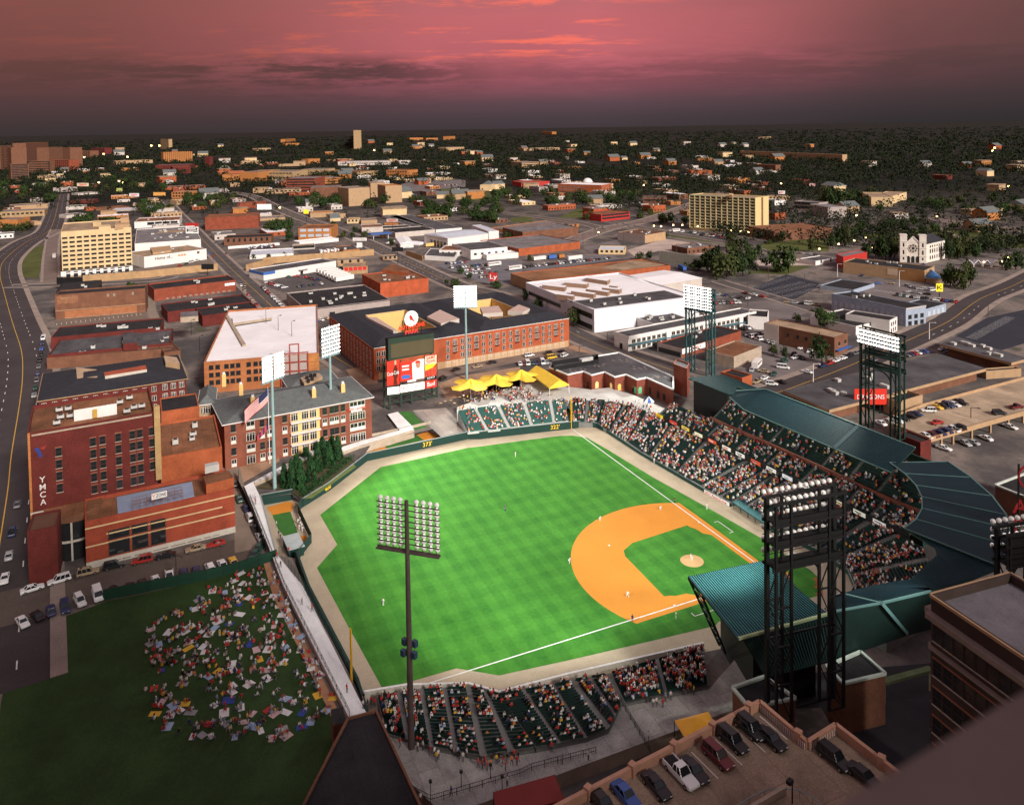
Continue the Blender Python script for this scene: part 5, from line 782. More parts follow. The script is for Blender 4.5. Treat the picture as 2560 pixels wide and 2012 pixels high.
X=bld('white_motor_inn','white motor inn with black roofs and shuttered windows by the avenue','motel','h',(868,515),(1128,455),D=(690,395),base=('A','h',868,585),wall='white',roof='black',par=.5);windows(X,0,[3.2,.6],[.2,.42,.75,.9],1.2,1.6,'d');X=bld('white_motor_inn_block','taller white block of the motor inn facing the avenue','motel','h',(1130,470),(1190,440),D=(838,395),h=7,wall='white',roof='black',par=.4);windows(X,0,[4,1],[.25,.5,.75],1.0,1.6,'d')
X=bld('pale_blue_store','long pale blue boarded store with a black roof at the bend of the avenue','shop','h',(680,260),(1256,375),C=(1412,352),base=('B','h',1256,517),wall='blue',roof='black',par=.5,units=4,rect=False);windows(X,0,[3.3,.4],rng(.02,.98,12),1.9,2.3,'g');band(X,1,X.h-.6,X.h+.02,W_['dwhite'],0,1,.2,'cornice');windows(X,1,[.4,3.6],[.2,.5,.8],2.4,2.0,'d')
X=bld('pale_blue_annex','lower pale annex with boarded windows right of the pale blue store','shop','h',(1412,382),(1568,338),D=(1260,330),h=4.5,wall='blue',roof='black',par=.4);windows(X,0,[.4],rng(.05,.95,4),3,2.6,'g')
X=bld('pale_blue_shop','pale blue shop with a black roof behind the long boarded store','shop','h',(588,195),(850,232),C=(1012,182),base=('B','h',850,262),wall='blue',roof='black',par=.4,rect=False)
X=bld('tan_theatre','long blank tan theatre with a brown stage end beneath the white church','theatre','d',(770,1100),(1402,1168),C=(1480,1135),base=('B','d',1395,1262),wall='tan',roof='black',par=.5,units=6);band(X,0,0,X.h+.03,mat('brown_panel',(.30,.15,.06),var=.15),.70,1,.12,'stage_end');band(X,0,2.5,X.h-1.2,mat('pale_patch',(.55,.42,.30),var=.1),.56,.68,.08,'pale_patch');windows(X,0,[.2],[.86],2,2.6,'d')
X=bld('blue_roof_lobby','low lobby under a blue sloping roof at the corner of the tan theatre','building','d',(1410,1225),(1532,1230),D=(1425,1150),base=('A','d',1410,1262),wall='tan',roof='blue',par=.1,flat=False);hip(X,RF['blue'],4,.5,.3)
X=bld('red_hall','bright red hall with a grey gravel roof behind the tan theatre','building','d',(716,1042),(770,1062),C=(955,1025),base=('B','d',770,1155),wall='redp',roof='grey',par=.4,rect=False)
# strip mall and parking terrace right of the stadium
for nm,lab,o,pts,z0,z1,w,r in(('strip_mall','long flat tar-roofed strip mall with an ochre fascia beside the stadium roof','h',((303,1012),(662,1163),(1880,842),(1500,722),(1225,790)),CZ+3.9,CZ+5,'tan','dgrey'),('strip_mall','second flat tar-roofed strip with an ochre fascia at the right edge','h',((1520,650),(2075,798),(2200,765),(1640,590)),CZ+3.9,CZ+5,'tan','dgrey')):
 q=[G(o,*p,z1)for p in pts];q=q if area(q)>0 else q[::-1];c=sum(q,V(0,0,0))/len(q);t=thing(nm,(c.x,c.y,CZ),lab,'building');b=M();b.prism(q,z0,z1,W_['tan'],cap=False);b.prism([V(x,y)for x,y in offs([(p.x,p.y)for p in q],2.5)],CZ,z0+.2,W_['brown'],cap=False);b.obj('wall',t);ngon(q,z1-.02,RF[r]).obj('roof',t)
 for k in range(7):p=q[0].lerp(q[1],.15+.1*k).lerp(q[-1].lerp(q[2],.15+.1*k),rnd.uniform(.15,.8));b=M();b.box((p.x,p.y,z1),(rnd.uniform(1.5,4),1.6,1.1),mat('rooftop_unit_paint',()));b.obj('rooftop_unit',t)
bld('tan_strip_end','tan angular block at the right end of the strip mall','building','h',(1880,862),(2152,842),D=(1800,845),base=('B','h',2152,905),wall='tan',roof='black',par=.4)
bld('tan_block_by_mall','tan block with parked cars on its roof beside the advertising billboard','building','h',(1205,1100),(1387,1045),D=(1085,1060),h=5.5,wall='tan',roof='black',par=.9)
pk=[G('h',*p,CZ+3.4)for p in((1440,1400),(2250,1170),(2250,905),(1390,1135),(1080,1260))];t=thing('parking_terrace',(pk[0].x,pk[0].y,CZ),'raised tan concrete parking terrace on columns beside the stadium','parking deck');pk=pk if area(pk)>0 else pk[::-1]
b=M();b.prism(pk,CZ+2.7,CZ+3.4,W_['tan'],mat('terrace_concrete',(.36,.27,.19),.9,.3,.12,fine=.12,seam=9),bottom=True);b.obj('deck',t);b=M()
for i in range(len(pk)):b.bar(pk[i]+V(0,0,.3),pk[(i+1)%len(pk)]+V(0,0,.3),.35,W_['tan'],1.3)
b.obj('parapet',t);
for x,y in((1530,1380),(1620,1355),(1765,1310),(1910,1270),(2050,1225),(2165,1195)):p=G('h',x,y,CZ+3);b=M();b.box((p.x,p.y,CZ),(.6,.6,3),W_['tan']);b.obj('column',t)
bld('brick_lift_block','low brick block with white coping in front of the stadium light tower','building','h',(1370,1415),(1452,1392),D=(1205,1335),h=6.5,wall='dred',roof='black',par=.4);bld('brick_kiosk','small banded brick block with white coping beside the outfield end roof','building','g',(2035,915),(2112,888),D=(1915,852),h=6,wall='obrick',roof='black',par=.5)
# white church
ch=bld('church','white stone church with twin square towers, a rose window and three arched doors','church','d',(1265,950),(1360,953),C=(1505,922),base=('A','d',1265,1105),wall=mat('church_stone',(.66,.60,.54),.85,.1,.4),roof='slate',par=.1,flat=False,rect=False);P=ch.P;t=ch.t;CS=mat('church_stone',())
a,d,L,n,rz=face_of(P,0);vv=(P[2]-P[1]);dep=vv.length;vn=vv/dep;H=ch.h;wid=L
hw=4.6;m=M()
for s0,nm in((-hw,'tower'),(L,'tower')):
 q=[a+d*s0+n*.6,a+d*(s0+hw)+n*.6,a+d*(s0+hw)-n*5,a+d*s0-n*5];b=M();top=HT(G('d',1197,1105),'d',890);b.prism(q,CZ,CZ+top,CS)
 for z in(4.6,10.4,15.2,top-.5):b.prism(offs([(p.x,p.y)for p in q],-.25),CZ+z,CZ+z+.4,CS,bottom=True)
 to=b.obj(nm,t)
 for z,h in((2,1.8),(6,3),(11.5,2.8)):p=(q[0]+q[1])/2+n*.02;b=M();b.bar(p+V(0,0,CZ+z-p.z),p+V(0,0,CZ+z+h-p.z),.1,GLASS,.8)if False else b.prism([p-d*.5,p+d*.5,p+d*.5+n*.05,p-d*.5+n*.05],CZ+z,CZ+z+h,GLASS);b.obj('slit_window',to)
rid=H+4.2;pa,pb=a+d*0+n*.1,a+d*L+n*.1;mid=(pa+pb)/2;b=M();za=CZ+H
b.face([(pa.x,pa.y,za),(pb.x,pb.y,za),(mid.x,mid.y,CZ+rid)],CS);b.bar((pa.x,pa.y,za),(mid.x,mid.y,CZ+rid+.2),.7,CS);b.bar((pb.x,pb.y,za),(mid.x,mid.y,CZ+rid+.2),.7,CS);b.obj('gable',t)
bk_=[p+vv for p in(pa,pb,mid)];b=M();e0,e1=pa-d*hw,pb+d*hw;f0,f1=e0+vv,e1+vv
b.face([(e0.x,e0.y,za-1),(mid.x,mid.y,CZ+rid),(bk_[2].x,bk_[2].y,CZ+rid),(f0.x,f0.y,za-1)],RF['slate']);b.face([(mid.x,mid.y,CZ+rid),(e1.x,e1.y,za-1),(f1.x,f1.y,za-1),(bk_[2].x,bk_[2].y,CZ+rid)],RF['slate']);b.obj('roof',t)
b=M();g0=[e0,e1,f1,f0];b.prism([p-n*.8 for p in g0[:2]]+g0[2:],CZ,za-1.0,CS,cap=False);b.obj('nave_wall',t)
for k in range(7):
 for z,h in((2,2.6),(6.5,3.0),(10.6,1.6)):p=e1+vn*(6.5+(dep-8)*k/6.2);b=M();b.prism([p-vn*.45,p+d*.08-vn*.45,p+d*.08+vn*.45,p+vn*.45],CZ+z,CZ+z+h,GLASS);b.obj('nave_window',t)
rz_=M();c=mid+n*.16;cz=CZ+H-4.2
def disc(b,c,r,z,m,k=16,o=0):b.face([c+d*r*math.cos(2*math.pi*i/k)+n*o+V(0,0,z+r*math.sin(2*math.pi*i/k)-c.z)for i in range(k)],m)
disc(rz_,c,3.3,cz,mat('church_trim',(.48,.42,.36)),20,0);disc(rz_,c,1.0,cz,GLASS,12,.05)
for k in range(8):w=k*math.pi/4;disc(rz_,c+d*2.25*math.cos(w),.62,cz+2.25*math.sin(w),GLASS,8,.05)
rz_.obj('rose_window',t)
for k in range(3):c=mid+d*(k-1)*3.0+n*.2;b=M();b.face([c+d*x+V(0,0,CZ+z-c.z)for x,z in((-1,0),(1,0),(1,3.6),(.7,4.4),(0,4.8),(-.7,4.4),(-1,3.6))],GLASS);b.obj('arched_door',t)
for k in range(4):
 p=G('d',1750+68*k,1142);t=thing('bus_shelter',p,f'pale gabled open shelter frame, {ORD[k] if k < 20 else k} of four in a row right of the church','shelter','gabled shelters by the avenue');b=M();d=(G('d',1780,1142)-G('d',1750,1142)).normalized();h=HT(p,'d',1115);tp=HT(p,'d',1088)
 w=(G('d',1780,1142)-G('d',1750,1142)).length
 for s_ in(-1,1):b.bar(p+d*w*s_,p+d*w*s_+V(0,0,h),.35,W_['white']);b.bar(p+d*w*s_+V(0,0,h),p+V(0,0,tp),.4,W_['white'])
 b.obj('frame',t);b=M();b.face([p+d*w+V(0,0,h),p+V(0,0,tp),p+V(0,0,tp)+V(d.y,-d.x)*-5,p+d*w+V(0,0,h)+V(d.y,-d.x)*-5],RF['metal']);b.face([p-d*w+V(0,0,h),p+V(0,0,tp),p+V(0,0,tp)+V(d.y,-d.x)*-5,p-d*w+V(0,0,h)+V(d.y,-d.x)*-5],RF['metal']);b.obj('roof',t)
# ================================================================ STREETS AND LOTS
WLK=mat('pavement',(.27,.215,.185),.9,.22,.15,fine=.1);RGRASS=mat('rough_grass',(.075,.085,.022),.95,.35,.06,fine=.15);CLAY=mat('building_site_dirt',(.36,.225,.145),.95,.3,.1,fine=.12)
ROADN=[0];ROADP=[]
def road(cen,w,m=ASPH,walk=2.5,yellow=True,name='road',dash=False):
 ROADN[0]+=1;z=CZ+.012+.0045*(ROADN[0]%9);c=[V2(p)for p in cen];pts=[]
 for i in range(len(c)-1):
  for k in range(4):t=k/4;p0,p1,p2,p3=c[max(i-1,0)],c[i],c[i+1],c[min(i+2,len(c)-1)];pts.append(.5*((2*p1)+(-p0+p2)*t+(2*p0-5*p1+4*p2-p3)*t*t+(-p0+3*p1-3*p2+p3)*t**3))
 pts.append(c[-1]);N=[]
 for i in range(len(pts)):d=(pts[min(i+1,len(pts)-1)]-pts[max(i-1,0)]).normalized();N.append(V(-d.y,d.x))
 def rib(o0,o1,zz,m,b,h=0):
  for i in range(len(pts)-1):
   q=[pts[i]+N[i]*o0,pts[i+1]+N[i+1]*o0,pts[i+1]+N[i+1]*o1,pts[i]+N[i]*o1];q=q if area(q)>0 else q[::-1]
   b.prism(q,zz-.2,zz+h,m)if h else b.face([(p.x,p.y,zz)for p in q],m)
 b=M();rib(-w/2,w/2,z,m,b);ROADP.extend((p.x,p.y,w/2+walk)for p in pts)
 if yellow:rib(-.14,.14,z+.05,PAINTY,b)
 if dash:
  for o in dash:
   for i in range(0,len(pts)-1):
    L=(pts[i+1]-pts[i]).length
    for k in range(int(L/9)):f=k*9/L;a=pts[i].lerp(pts[i+1],f)+N[i]*o;e=pts[i].lerp(pts[i+1],f+3/L)+N[i]*o;strip(a,e,.25,z+.055,PAINTW,b)
 struct(name,b)
 if walk:b=M();rib(w/2+.05,w/2+walk,CZ,WLK,b,.13);rib(-w/2-walk,-w/2-.05,CZ,WLK,b,.13);struct('pavement',b)
def P_(*a):return[G(o,x,y)for o,x,y in a]
road(P_(('a',468,575),('a',440,700),('a',415,790),('a',370,870),('a',200,950),('a',40,1080),('a',0,1190),('a',30,1330),('e',95,480),('e',165,700),('e',175,900),('e',150,1130),('e',90,1500),('i',60,700),('i',-30,1300),('m',-160,900)),22,mat('avenue_asphalt',(.052,.042,.044),.9,.25,.06,fine=.1),3,True,dash=(-5.5,5.5))
road(P_(('a',1290,620),('a',1380,730),('a',1480,830),('a',1620,980),('a',1800,1160),('a',1940,1290),('f',130,250),('f',300,410),('f',520,600),('f',700,730),('f',880,840)),11,ASPH,2.6)
road(P_(('b',-90,560),('b',90,590),('b',300,690),('b',500,770),('b',760,860),('b',1010,965),('b',1330,1120),('b',1700,1290),('c',10,1330),('c',300,1430),('g',700,560),('g',1000,690),('g',1300,790),('g',1560,880)),14,ASPH,3,dash=(-3.5,3.5))
road(P_(('f',860,1010),('f',1200,960),('f',1560,885),('f',2000,800),('g',400,740),('g',700,690)),8,mat('dusty_road',(.20,.15,.125),.95,.2,.1,fine=.1),0,False)
road(P_(('h',2400,40),('h',2100,195),('h',1880,280),('h',1760,350),('h',1600,470),('h',1350,590),('h',1120,690),('h',800,830),('h',500,945),('h',250,1030),('g',1950,1100)),15,mat('avenue_asphalt',()),3.2,True,dash=(4,))
road(P_(('c',300,1030),('c',640,960),('c',800,905),('c',1000,840),('c',1250,790),('c',1420,740),('c',1640,660),('c',1900,560)),16,mat('pale_road',(.17,.125,.11),.9,.2,.08),3,False,dash=(-3.5,3.5));road(P_(('c',-300,640),('c',100,705),('c',420,750),('c',780,800),('c',950,850)),10,ASPH,2)
road(P_(('d',1150,740),('d',1500,775),('d',1800,815),('d',2300,880)),18,mat('pale_road',()),2,False);road(P_(('d',1500,830),('d',1620,890),('d',1760,940)),5,WLK,0,False,'path')
road(P_(('d',-200,1250),('d',60,1330),('d',300,1400),('d',560,1480),('d',700,1530)),8,ASPH,2,False)
road(P_(('i',-250,1690),('i',200,1570),('i',700,1450),('i',1200,1350),('i',1600,1255),('i',1960,1160)),15,mat('side_street',(.105,.082,.068),.9,.22,.1,fine=.1),0,False);road(P_(('i',1905,1170),('i',1890,900),('i',1830,700),('e',1790,1600)),5,mat('gravel_alley',(.24,.19,.15),.95,.2,.2),0,False)
road(P_(('a',60,1290),('a',440,1280),('a',1150,1245),('a',1330,1215)),9,ASPH,2,False);road(P_(('a',395,1250),('a',395,1080),('a',410,930),('a',440,850)),9,mat('pale_road',()),2,False)
road(P_(('e',1170,270),('e',1180,400),('e',1260,560),('e',1330,720),('e',1420,900)),5,mat('gravel_alley',()),0,False);road(P_(('c',1000,790),('c',1500,880),('c',1950,960),('d',300,1050)),8,ASPH,2,False)
def lot(name,o,s,m,z=.006):struct(name,ngon(GL(o,s,CZ+z),CZ+z,m))
lot('car_park','b','200 1290 330 1205 880 1175 885 1275 330 1335',ASPH,.007);lot('car_park','b','430 1010 1010 960 1030 1035 480 1065',ASPH,.008);lot('car_park','b','1500 1120 1900 1080 2190 1090 2190 1270 1880 1260',mat('blue_grey_asphalt',(.15,.142,.155),.9,.2,.08),.007)
lot('car_park','c','330 1160 760 1060 1000 1045 1100 1078 420 1170',mat('blue_grey_asphalt',()),.008);lot('car_park','h','-20 250 330 112 590 180 540 230 400 300 250 320',mat('new_asphalt',(.028,.03,.042),.9,.15,.1),.009)
lot('car_park','h','830 200 1000 140 1560 220 1660 330 1560 350 1010 290',mat('mall_asphalt',(.155,.132,.13),.9,.25,.06),.008);lot('car_park','h','-20 330 330 300 560 380 420 440 380 500 -20 470',mat('mall_asphalt',()),.009);lot('car_park','h','20 470 160 560 280 600 700 750 640 830 280 960 -20 960',mat('mall_asphalt',()),.010)
lot('concrete_lot','c','1140 1010 1440 922 1830 985 1760 1050 1390 1015 1200 1060',LOT,.009);lot('concrete_lot','d','80 1090 540 1070 560 1130 120 1130',LOT,.007);lot('concrete_lot','c','800 990 1060 930 1120 1000 900 1050',mat('mall_asphalt',()),.007);lot('marked_lot','e','430 520 425 465 1120 375 1145 455',mat('worn_lot',(.17,.125,.10),.95,.2,.1,fine=.1),.008)
lot('car_park','c','1450 890 1500 860 1960 900 1960 945',ASPH,.008);lot('car_park','b','1250 500 1500 430 1750 470 1750 520 1300 560',mat('mall_asphalt',()),.007);lot('car_park','h','1560 640 1880 450 2200 380 2200 640 2000 700',mat('new_asphalt',()),.006);lot('car_park','a','1130 1170 1130 1120 1650 1070 1700 1130',mat('worn_lot',()),.008)
for o,s in(('a','60 1070 340 965 300 1230 50 1205'),('a','0 990 330 850 300 880 0 1010'),('a','100 1350 270 1380 190 1570'),('c','240 760 400 745 410 790 240 800'),('c','600 760 760 690 1150 700 900 760'),('c','1240 660 1620 690 1620 730 1330 740 1250 700'),('d','130 960 500 920 660 930 660 1020 150 1010'),('d','900 880 1500 830 2300 920 2300 1000 1700 980 1000 950'),('d','0 1190 280 1130 540 1130 330 1200'),('c','1000 530 1250 540 1250 580 1000 570'),('c','1460 890 1900 950 1900 965 1470 905'),('b','1560 520 1940 560 1940 640 1560 600'),('d','0 260 500 270 500 290 0 300')):lot('grass_patch',o,s,RGRASS,.005)
for o,s in(('f','760 740 900 720 1080 960 980 1040 900 980'),('f','1540 960 1700 900 2173 830 2173 1000 1600 1080'),('g','0 960 450 870 560 930 540 1020 0 1050'),('g','690 700 900 730 1050 720 800 640 690 670'),('e','1820 1500 2130 1400 2170 1560 1850 1750')):lot('bare_ground',o,s,CLAY,.012)
ml=M();r=random.Random(3)
def stalls(o,a,b,n,L,ang,bld,m=PAINTW):
 A,B=G(o,*a),G(o,*b);d=(B-A).normalized();s=V(math.cos(math.atan2(d.y,d.x)+ang),math.sin(math.atan2(d.y,d.x)+ang))
 for k in range(n+1):p=A.lerp(B,k/n);strip(p,p+s*L,.2,CZ+.03,m,bld)
for(a,b)in(((20,225),(330,130)),((40,262),(420,170)),((90,280),(500,185)),((200,300),(560,210))):stalls('h',a,b,16,5,R_(-90),ml)
stalls('e',(440,492),(1090,415),18,4.5,R_(-90),ml);stalls('h',(1010,240),(1640,335),22,5,R_(90),ml);stalls('h',(1720,600),(2020,440),26,5,R_(-90),ml);stalls('c',(1610,1400),(1890,1360),16,5,R_(-90),ml)
struct('parking_lines',ml)
def wallthing(name,label,o,pts,h,m,w=.5):
 q=[G(o,*p)for p in pts];b=M()
 for i in range(len(q)-1):b.bar(q[i]+V(0,0,h/2),q[i+1]+V(0,0,h/2),w,m,h)
 return b.obj(name,org=q[0],label=label,cat='wall')
TW=mat('ribbed_tan_wall',(.40,.25,.13),.9,.2,.3)
wallthing('retaining_wall','long tan ribbed retaining wall below the cream office slab','a',((645,1262),(1130,1225),(1690,1165)),5,TW);wallthing('retaining_wall','long tan ribbed retaining wall in front of the red-doored storage building','b',((180,1118),(600,1085),(1040,1050)),5,TW);wallthing('retaining_wall','short tan ribbed wall under the storage sheds by the avenue','b',((1290,1050),(1420,1092)),4,TW);wallthing('retaining_wall','tan ribbed wall by the avenue corner right of the shop with a painted wall','a',((1910,1175),(2120,1120)),5,TW)
# ================================================================ LIGHT TOWERS
def lamp_mesh():
 b=M();n=10;R0=.40;prof=[(0,-.5,0),(.20,-.48,0),(.36,-.34,0),(.43,-.12,0),(R0,0,0)];prev=None
 for r,y,_ in prof:
  ring=[(r*math.cos(2*math.pi*i/n),y,r*math.sin(2*math.pi*i/n))for i in range(n)]
  if prev:[b.face([prev[i],prev[(i+1)%n],ring[(i+1)%n],ring[i]],HLAMP)for i in range(n)]
  prev=ring
 b.face([(p[0]*.97,.012,p[2]*.97)for p in prev][::-1],LAMP);b.bar((0,-.4,0),(0,-.4,-.6),.1,BRST);return b.mesh('floodlight')
LM=lamp_mesh();AIM=V(45,30,0)
SPOT_W=135000
def lamps(t,c,d,width,z0,z1,rows,cols,gap=0,tilt=R_(-28)):
 n=V(d.y,-d.x);n=n if n.dot(AIM-V2(c))>0 else -n;rot=math.atan2(-n.x,n.y);k=0
 for i in range(rows):
  for j in range(cols):
   s=-width/2+width*(j+.5)/cols;s+=(gap/2 if s>0 else -gap/2)if gap else 0
   p=V2(c)+d*s+n*.75;o=inst('floodlight',LM,t,V(p.x,p.y,z0+(z1-z0)*(i+.5)/rows)-t.location,rot);o.rotation_euler=(tilt,0,rot)
 return n
def spot(p,tgt,power,size=76,name='floodlight_beam',rad=2.5):
 l=bpy.data.lights.new(name,'SPOT');l.energy=power;l.spot_size=R_(size);l.spot_blend=.55;l.shadow_soft_size=rad;l.color=(.93,1.0,.90);o=bpy.data.objects.new(name,l);COL.objects.link(o);o.location=p
 o.rotation_euler=(V(*p)-V(*tgt)).to_track_quat('Z','Y').to_euler();return o
def pole_tower(label,o,x,y,zb,ytop,ybot,width,rows,cols,m,aim,extra=False,gap=1.6,face=None):
 p=G(o,x,y,zb);zt=zb+HT(p,o,ytop);z0=zb+HT(p,o,ybot);t=thing('light_pole',p,label,'light pole','floodlight poles');f=(V(*aim)-V2(p)).normalized()if face is None else face;d=V(-f.y,f.x)
 b=M();b.tube((p.x,p.y,zb),(p.x,p.y,zt),.55,.32,m,12);b.obj('pole',t)
 for i in range(rows):z=z0+(zt-z0)*i/rows;c=M();c.bar(V(p.x,p.y,z)-d*(width/2+gap/2)+f*.35,V(p.x,p.y,z)+d*(width/2+gap/2)+f*.35,.14,m);c.obj('crossarm',t)
 c=M();c.bar(V(p.x,p.y,z0-.3)-d*(width/2+gap/2)+f*.2,V(p.x,p.y,z0-.3)+d*(width/2+gap/2)+f*.2,.9,m,.15);c.obj('catwalk',t)
 n=lamps(t,V(p.x,p.y),d,width,z0,zt,rows,cols,gap)
 if extra:
  e=M();zz=zb+15.5
  for sx,sy,dz in((.9,.2,1.6),(-.9,.2,1.6),(.95,-.2,0),(-.95,-.2,0)):e.box((p.x+d.x*sx+f.x*sy,p.y+d.y*sx+f.y*sy,zz+dz),(.8,.7,1.0),W_['bluep']if False else mat('speaker_blue',(.03,.06,.10),.5,0),.5);e.bar((p.x,p.y,zz+dz+.5),(p.x+d.x*sx+f.x*sy,p.y+d.y*sx+f.y*sy,zz+dz+.5),.12,BLSTEEL)
  e.obj('loudspeakers',t)
 spot(V(p.x,p.y,(zt+z0)/2)+f*1.8,aim,SPOT_W);return t
PM=mat('pale_green_steel',(.24,.36,.37),.5,.1,.5,spec=.5)
pole_tower('tall pale green floodlight pole by the cypress bed, its lamp rows glaring','j',270,690,2.0,690-1086*0-1130+80,-160,7.5,8,8,PM,(60,45,0),gap=.5,face=V(-.82,-.57));pole_tower('tall pale green floodlight pole in front of the brick condominium, blazing','j',712,290,2.0,-580,-350,7.8,8,8,PM,(50,20,0),gap=.2,face=V(-.85,-.52))
pole_tower('tall pale green floodlight pole beyond the yellow awnings, blazing white','f',1760,930,2.0,195,365,9.2,9,10,PM,(45,35,0),gap=.2,face=V(-.93,.36));pole_tower('weathered brown floodlight pole in the foreground rising from the third-base seats','n',1330,1275,4.0,-655,-265,9.4,9,8,BRST,(40,40,0),True,1.7)
def lattice_tower(label,A,B,zb,zt,rows,cols,m,aim,bank=9.5,dep=2.4,lampz=None,power=1.0):
 A,B=V2(A),V2(B);c=(A+B)/2;t=thing('light_tower',V(c.x,c.y,zb),label,'light tower','lattice floodlight towers');d=(B-A).normalized();L=(B-A).length;f=V(d.y,-d.x);f=f if f.dot(V2(aim)-c)>0 else -f;lg=[]
 for s in(0,.22,.78,1):
  for w,q in((.62 if s in(0,1)else.42,0),(.4,-dep)):p=A+d*(L*s)+f*q;b=M();b.bar(V(p.x,p.y,zb),V(p.x,p.y,zt),w,m);b.obj('leg',t)
 b=M();z0=zt-bank;n=max(3,int((z0-zb)/5.2))
 for k in range(n+1):
  z=zb+(z0-zb)*k/n
  for s0,s1 in((0,.22),(.78,1)):
   for q in(0,-dep):
    p,e=A+d*(L*s0)+f*q,A+d*(L*s1)+f*q;b.bar(V(p.x,p.y,z),V(e.x,e.y,z),.22,m)
    if k<n:z2=z+(z0-zb)/n;u,w=(p,e)if k%2 else(e,p);b.bar(V(u.x,u.y,z),V(w.x,w.y,z2),.16,m)
  for s in(0,1):p=A+d*(L*s);e=p-f*dep;b.bar(V(p.x,p.y,z),V(e.x,e.y,z),.2,m)
  if k in(0,n//2,n):p,e=A,B;b.bar(V(p.x,p.y,z),V(e.x,e.y,z),.32,m)
 b.obj('bracing',t);b=M();p0,p1=A+d*(L*.22),A+d*(L*.78);prev=None
 for k in range(9):a=math.pi*k/8;p=(p0+p1)/2-d*((p1-p0).length/2*math.cos(a));p=V(p.x,p.y,z0-3.6+3.0*math.sin(a));prev and b.bar(prev,p,.3,m);prev=p
 b.obj('arch',t);b=M()
 for k in range(4):
  z=z0+bank*k/3
  for q in(.35,-dep):p,e=A-d*.6+f*q,B+d*.6+f*q;b.bar(V(p.x,p.y,z),V(e.x,e.y,z),.3,m,.45);(k<3)and b.bar(V(p.x,p.y,z+1.1),V(e.x,e.y,z+1.1),.1,m)
  p,e=A+f*(.35-dep)/2,B+f*(.35-dep)/2;k<3 and b.bar(V(p.x,p.y,z),V(e.x,e.y,z),dep,m,.12)
  if k<3:p,e=A-d*.4-f*dep,B+d*.4-f*dep;b.bar(V(p.x,p.y,z+.75),V(e.x,e.y,z+.75),.1,m,.8)
 b.obj('gantry',t);z1,z2=lampz or(z0+.6,zt+1.5);lamps(t,c+f*.3,d,L+1.0,z1,z2,rows,cols);spot(V(c.x,c.y,zt-4)+f*2.4,aim,SPOT_W*power);return t
pB=G('g',1700,885);zt1=CZ+HT(pB,'g',225);lattice_tower('dark teal lattice floodlight tower beside the small outfield-end roof, its lamp bank glaring',tuple(pB+V(5.6,2.2)),tuple(pB-V(5.6,2.2)),CZ,zt1,8,12,mat('teal_steel',(.02,.085,.09),.6,.1),(45,45,0),9)
pB=G('h',1055,1345,10);zt2=10+HT(pB,'h',565);lattice_tower('tall dark green lattice floodlight tower behind the long teal roof',tuple(G('h',905,1290,10)),tuple(G('h',1205,1400,10)),10,zt2,4,16,mat('green_steel',(.010,.032,.024),.6,.1),(32,80,0),11,lampz=(zt2-4.4,zt2+.3))
zt3=15.5+HT(G('q',180,690,15.5),'l',755);lattice_tower('nearest black lattice floodlight tower rising through the third-base roof, seen from behind',tuple(G('q',180,700,15.5)),tuple(G('q',695,570,15.5)),9,zt3,6,12,BLSTEEL,(45,30,0),10.5)
t4a=G('l',1965,1090,38);t4=lattice_tower('black lattice floodlight tower cut off by the right edge of the view',tuple(t4a),tuple(t4a+V(-2.5,-12.8)),6,40,4,12,BLSTEEL,(35,55,0),5,lampz=(36,41.2),power=.35)
# ================================================================ SCOREBOARD
sl,sr=V2(G('f',1152,1165)),V2(G('f',1520,1068));sb=thing('scoreboard',V(sl.x,sl.y,CZ),'big dark scoreboard on steel legs with advertising panels and a round bird sign on top','scoreboard');sd_=(sr-sl).normalized();sn=V(sd_.y,-sd_.x);sn=sn if sn.dot(V2(CAM)-sl)>0 else -sn
def SP(x,y,off=0,o='f'):
 q=V(*ray(o,x,y));C=V(*CAM);s0=sl+sn*off;k=(s0-C).dot(sn)/q.dot(sn);return C+q*k
def panel(name,pts,m,off=.5,th=.12,par=None):
 q=[SP(x,y,off)for x,y in pts];b=M();b.face(q,m);e=[p-sn*th for p in q]
 for i in range(4):j=(i+1)%4;b.face([q[i],q[j],e[j],e[i]],W_['black'])
 b.face(e[::-1],W_['black']);return b.obj(name,par or sb)
b=M();dgf=mat('scoreboard_frame',(.022,.04,.028),.6,.1)
for x,yt,yb in((1152,650,1165),(1243,780,1140),(1330,1040,1160),(1436,740,1090),(1522,735,1066)):p,e=SP(x,yb,-.2),SP(x,yt,-.2);b.bar(V(e.x,e.y,CZ),e,.7,dgf)
for x,yt,yb in((1152,800,1165),(1522,735,1066)):p=SP(x,yb)-sn*3;b.bar(V(p.x,p.y,CZ),V(p.x,p.y,SP(x,yt).z),.6,dgf)
for y0,y1 in((1055,1005),(1110,1055)):b.bar(SP(1150,y0,-.2),SP(1525,y1,-.2),.4,dgf)
for k in range(6):x=1150+62*k;b.bar(SP(x,1108-9*k,-.2),SP(x+62,1045-9*k,-.2),.2,dgf);b.bar(SP(x,1055-9*k,-.2),SP(x+62,1100-9*k,-.2),.2,dgf)
b.obj('frame',sb)
o=panel('screen_housing',((1150,612),(1505,567),(1505,722),(1152,782)),dgf,.6,2.2);panel('screen',((1170,655),(1497,606),(1497,712),(1172,764)),mat('unlit_screen',(.085,.070,.04),.4,.06),.66)
panel('advertisement',((1140,790),(1238,772),(1238,962),(1140,978)),mat('ad_red',(.62,.035,.02),.5,.04,emit=.12));panel('advertisement',((1244,792),(1430,765),(1430,915),(1244,946)),mat('ad_red',()));panel('advertisement',((1434,742),(1527,728),(1527,920),(1434,930)),mat('ad_mixed',(.45,.05,.03),.5,.5,.8,emit=.1))
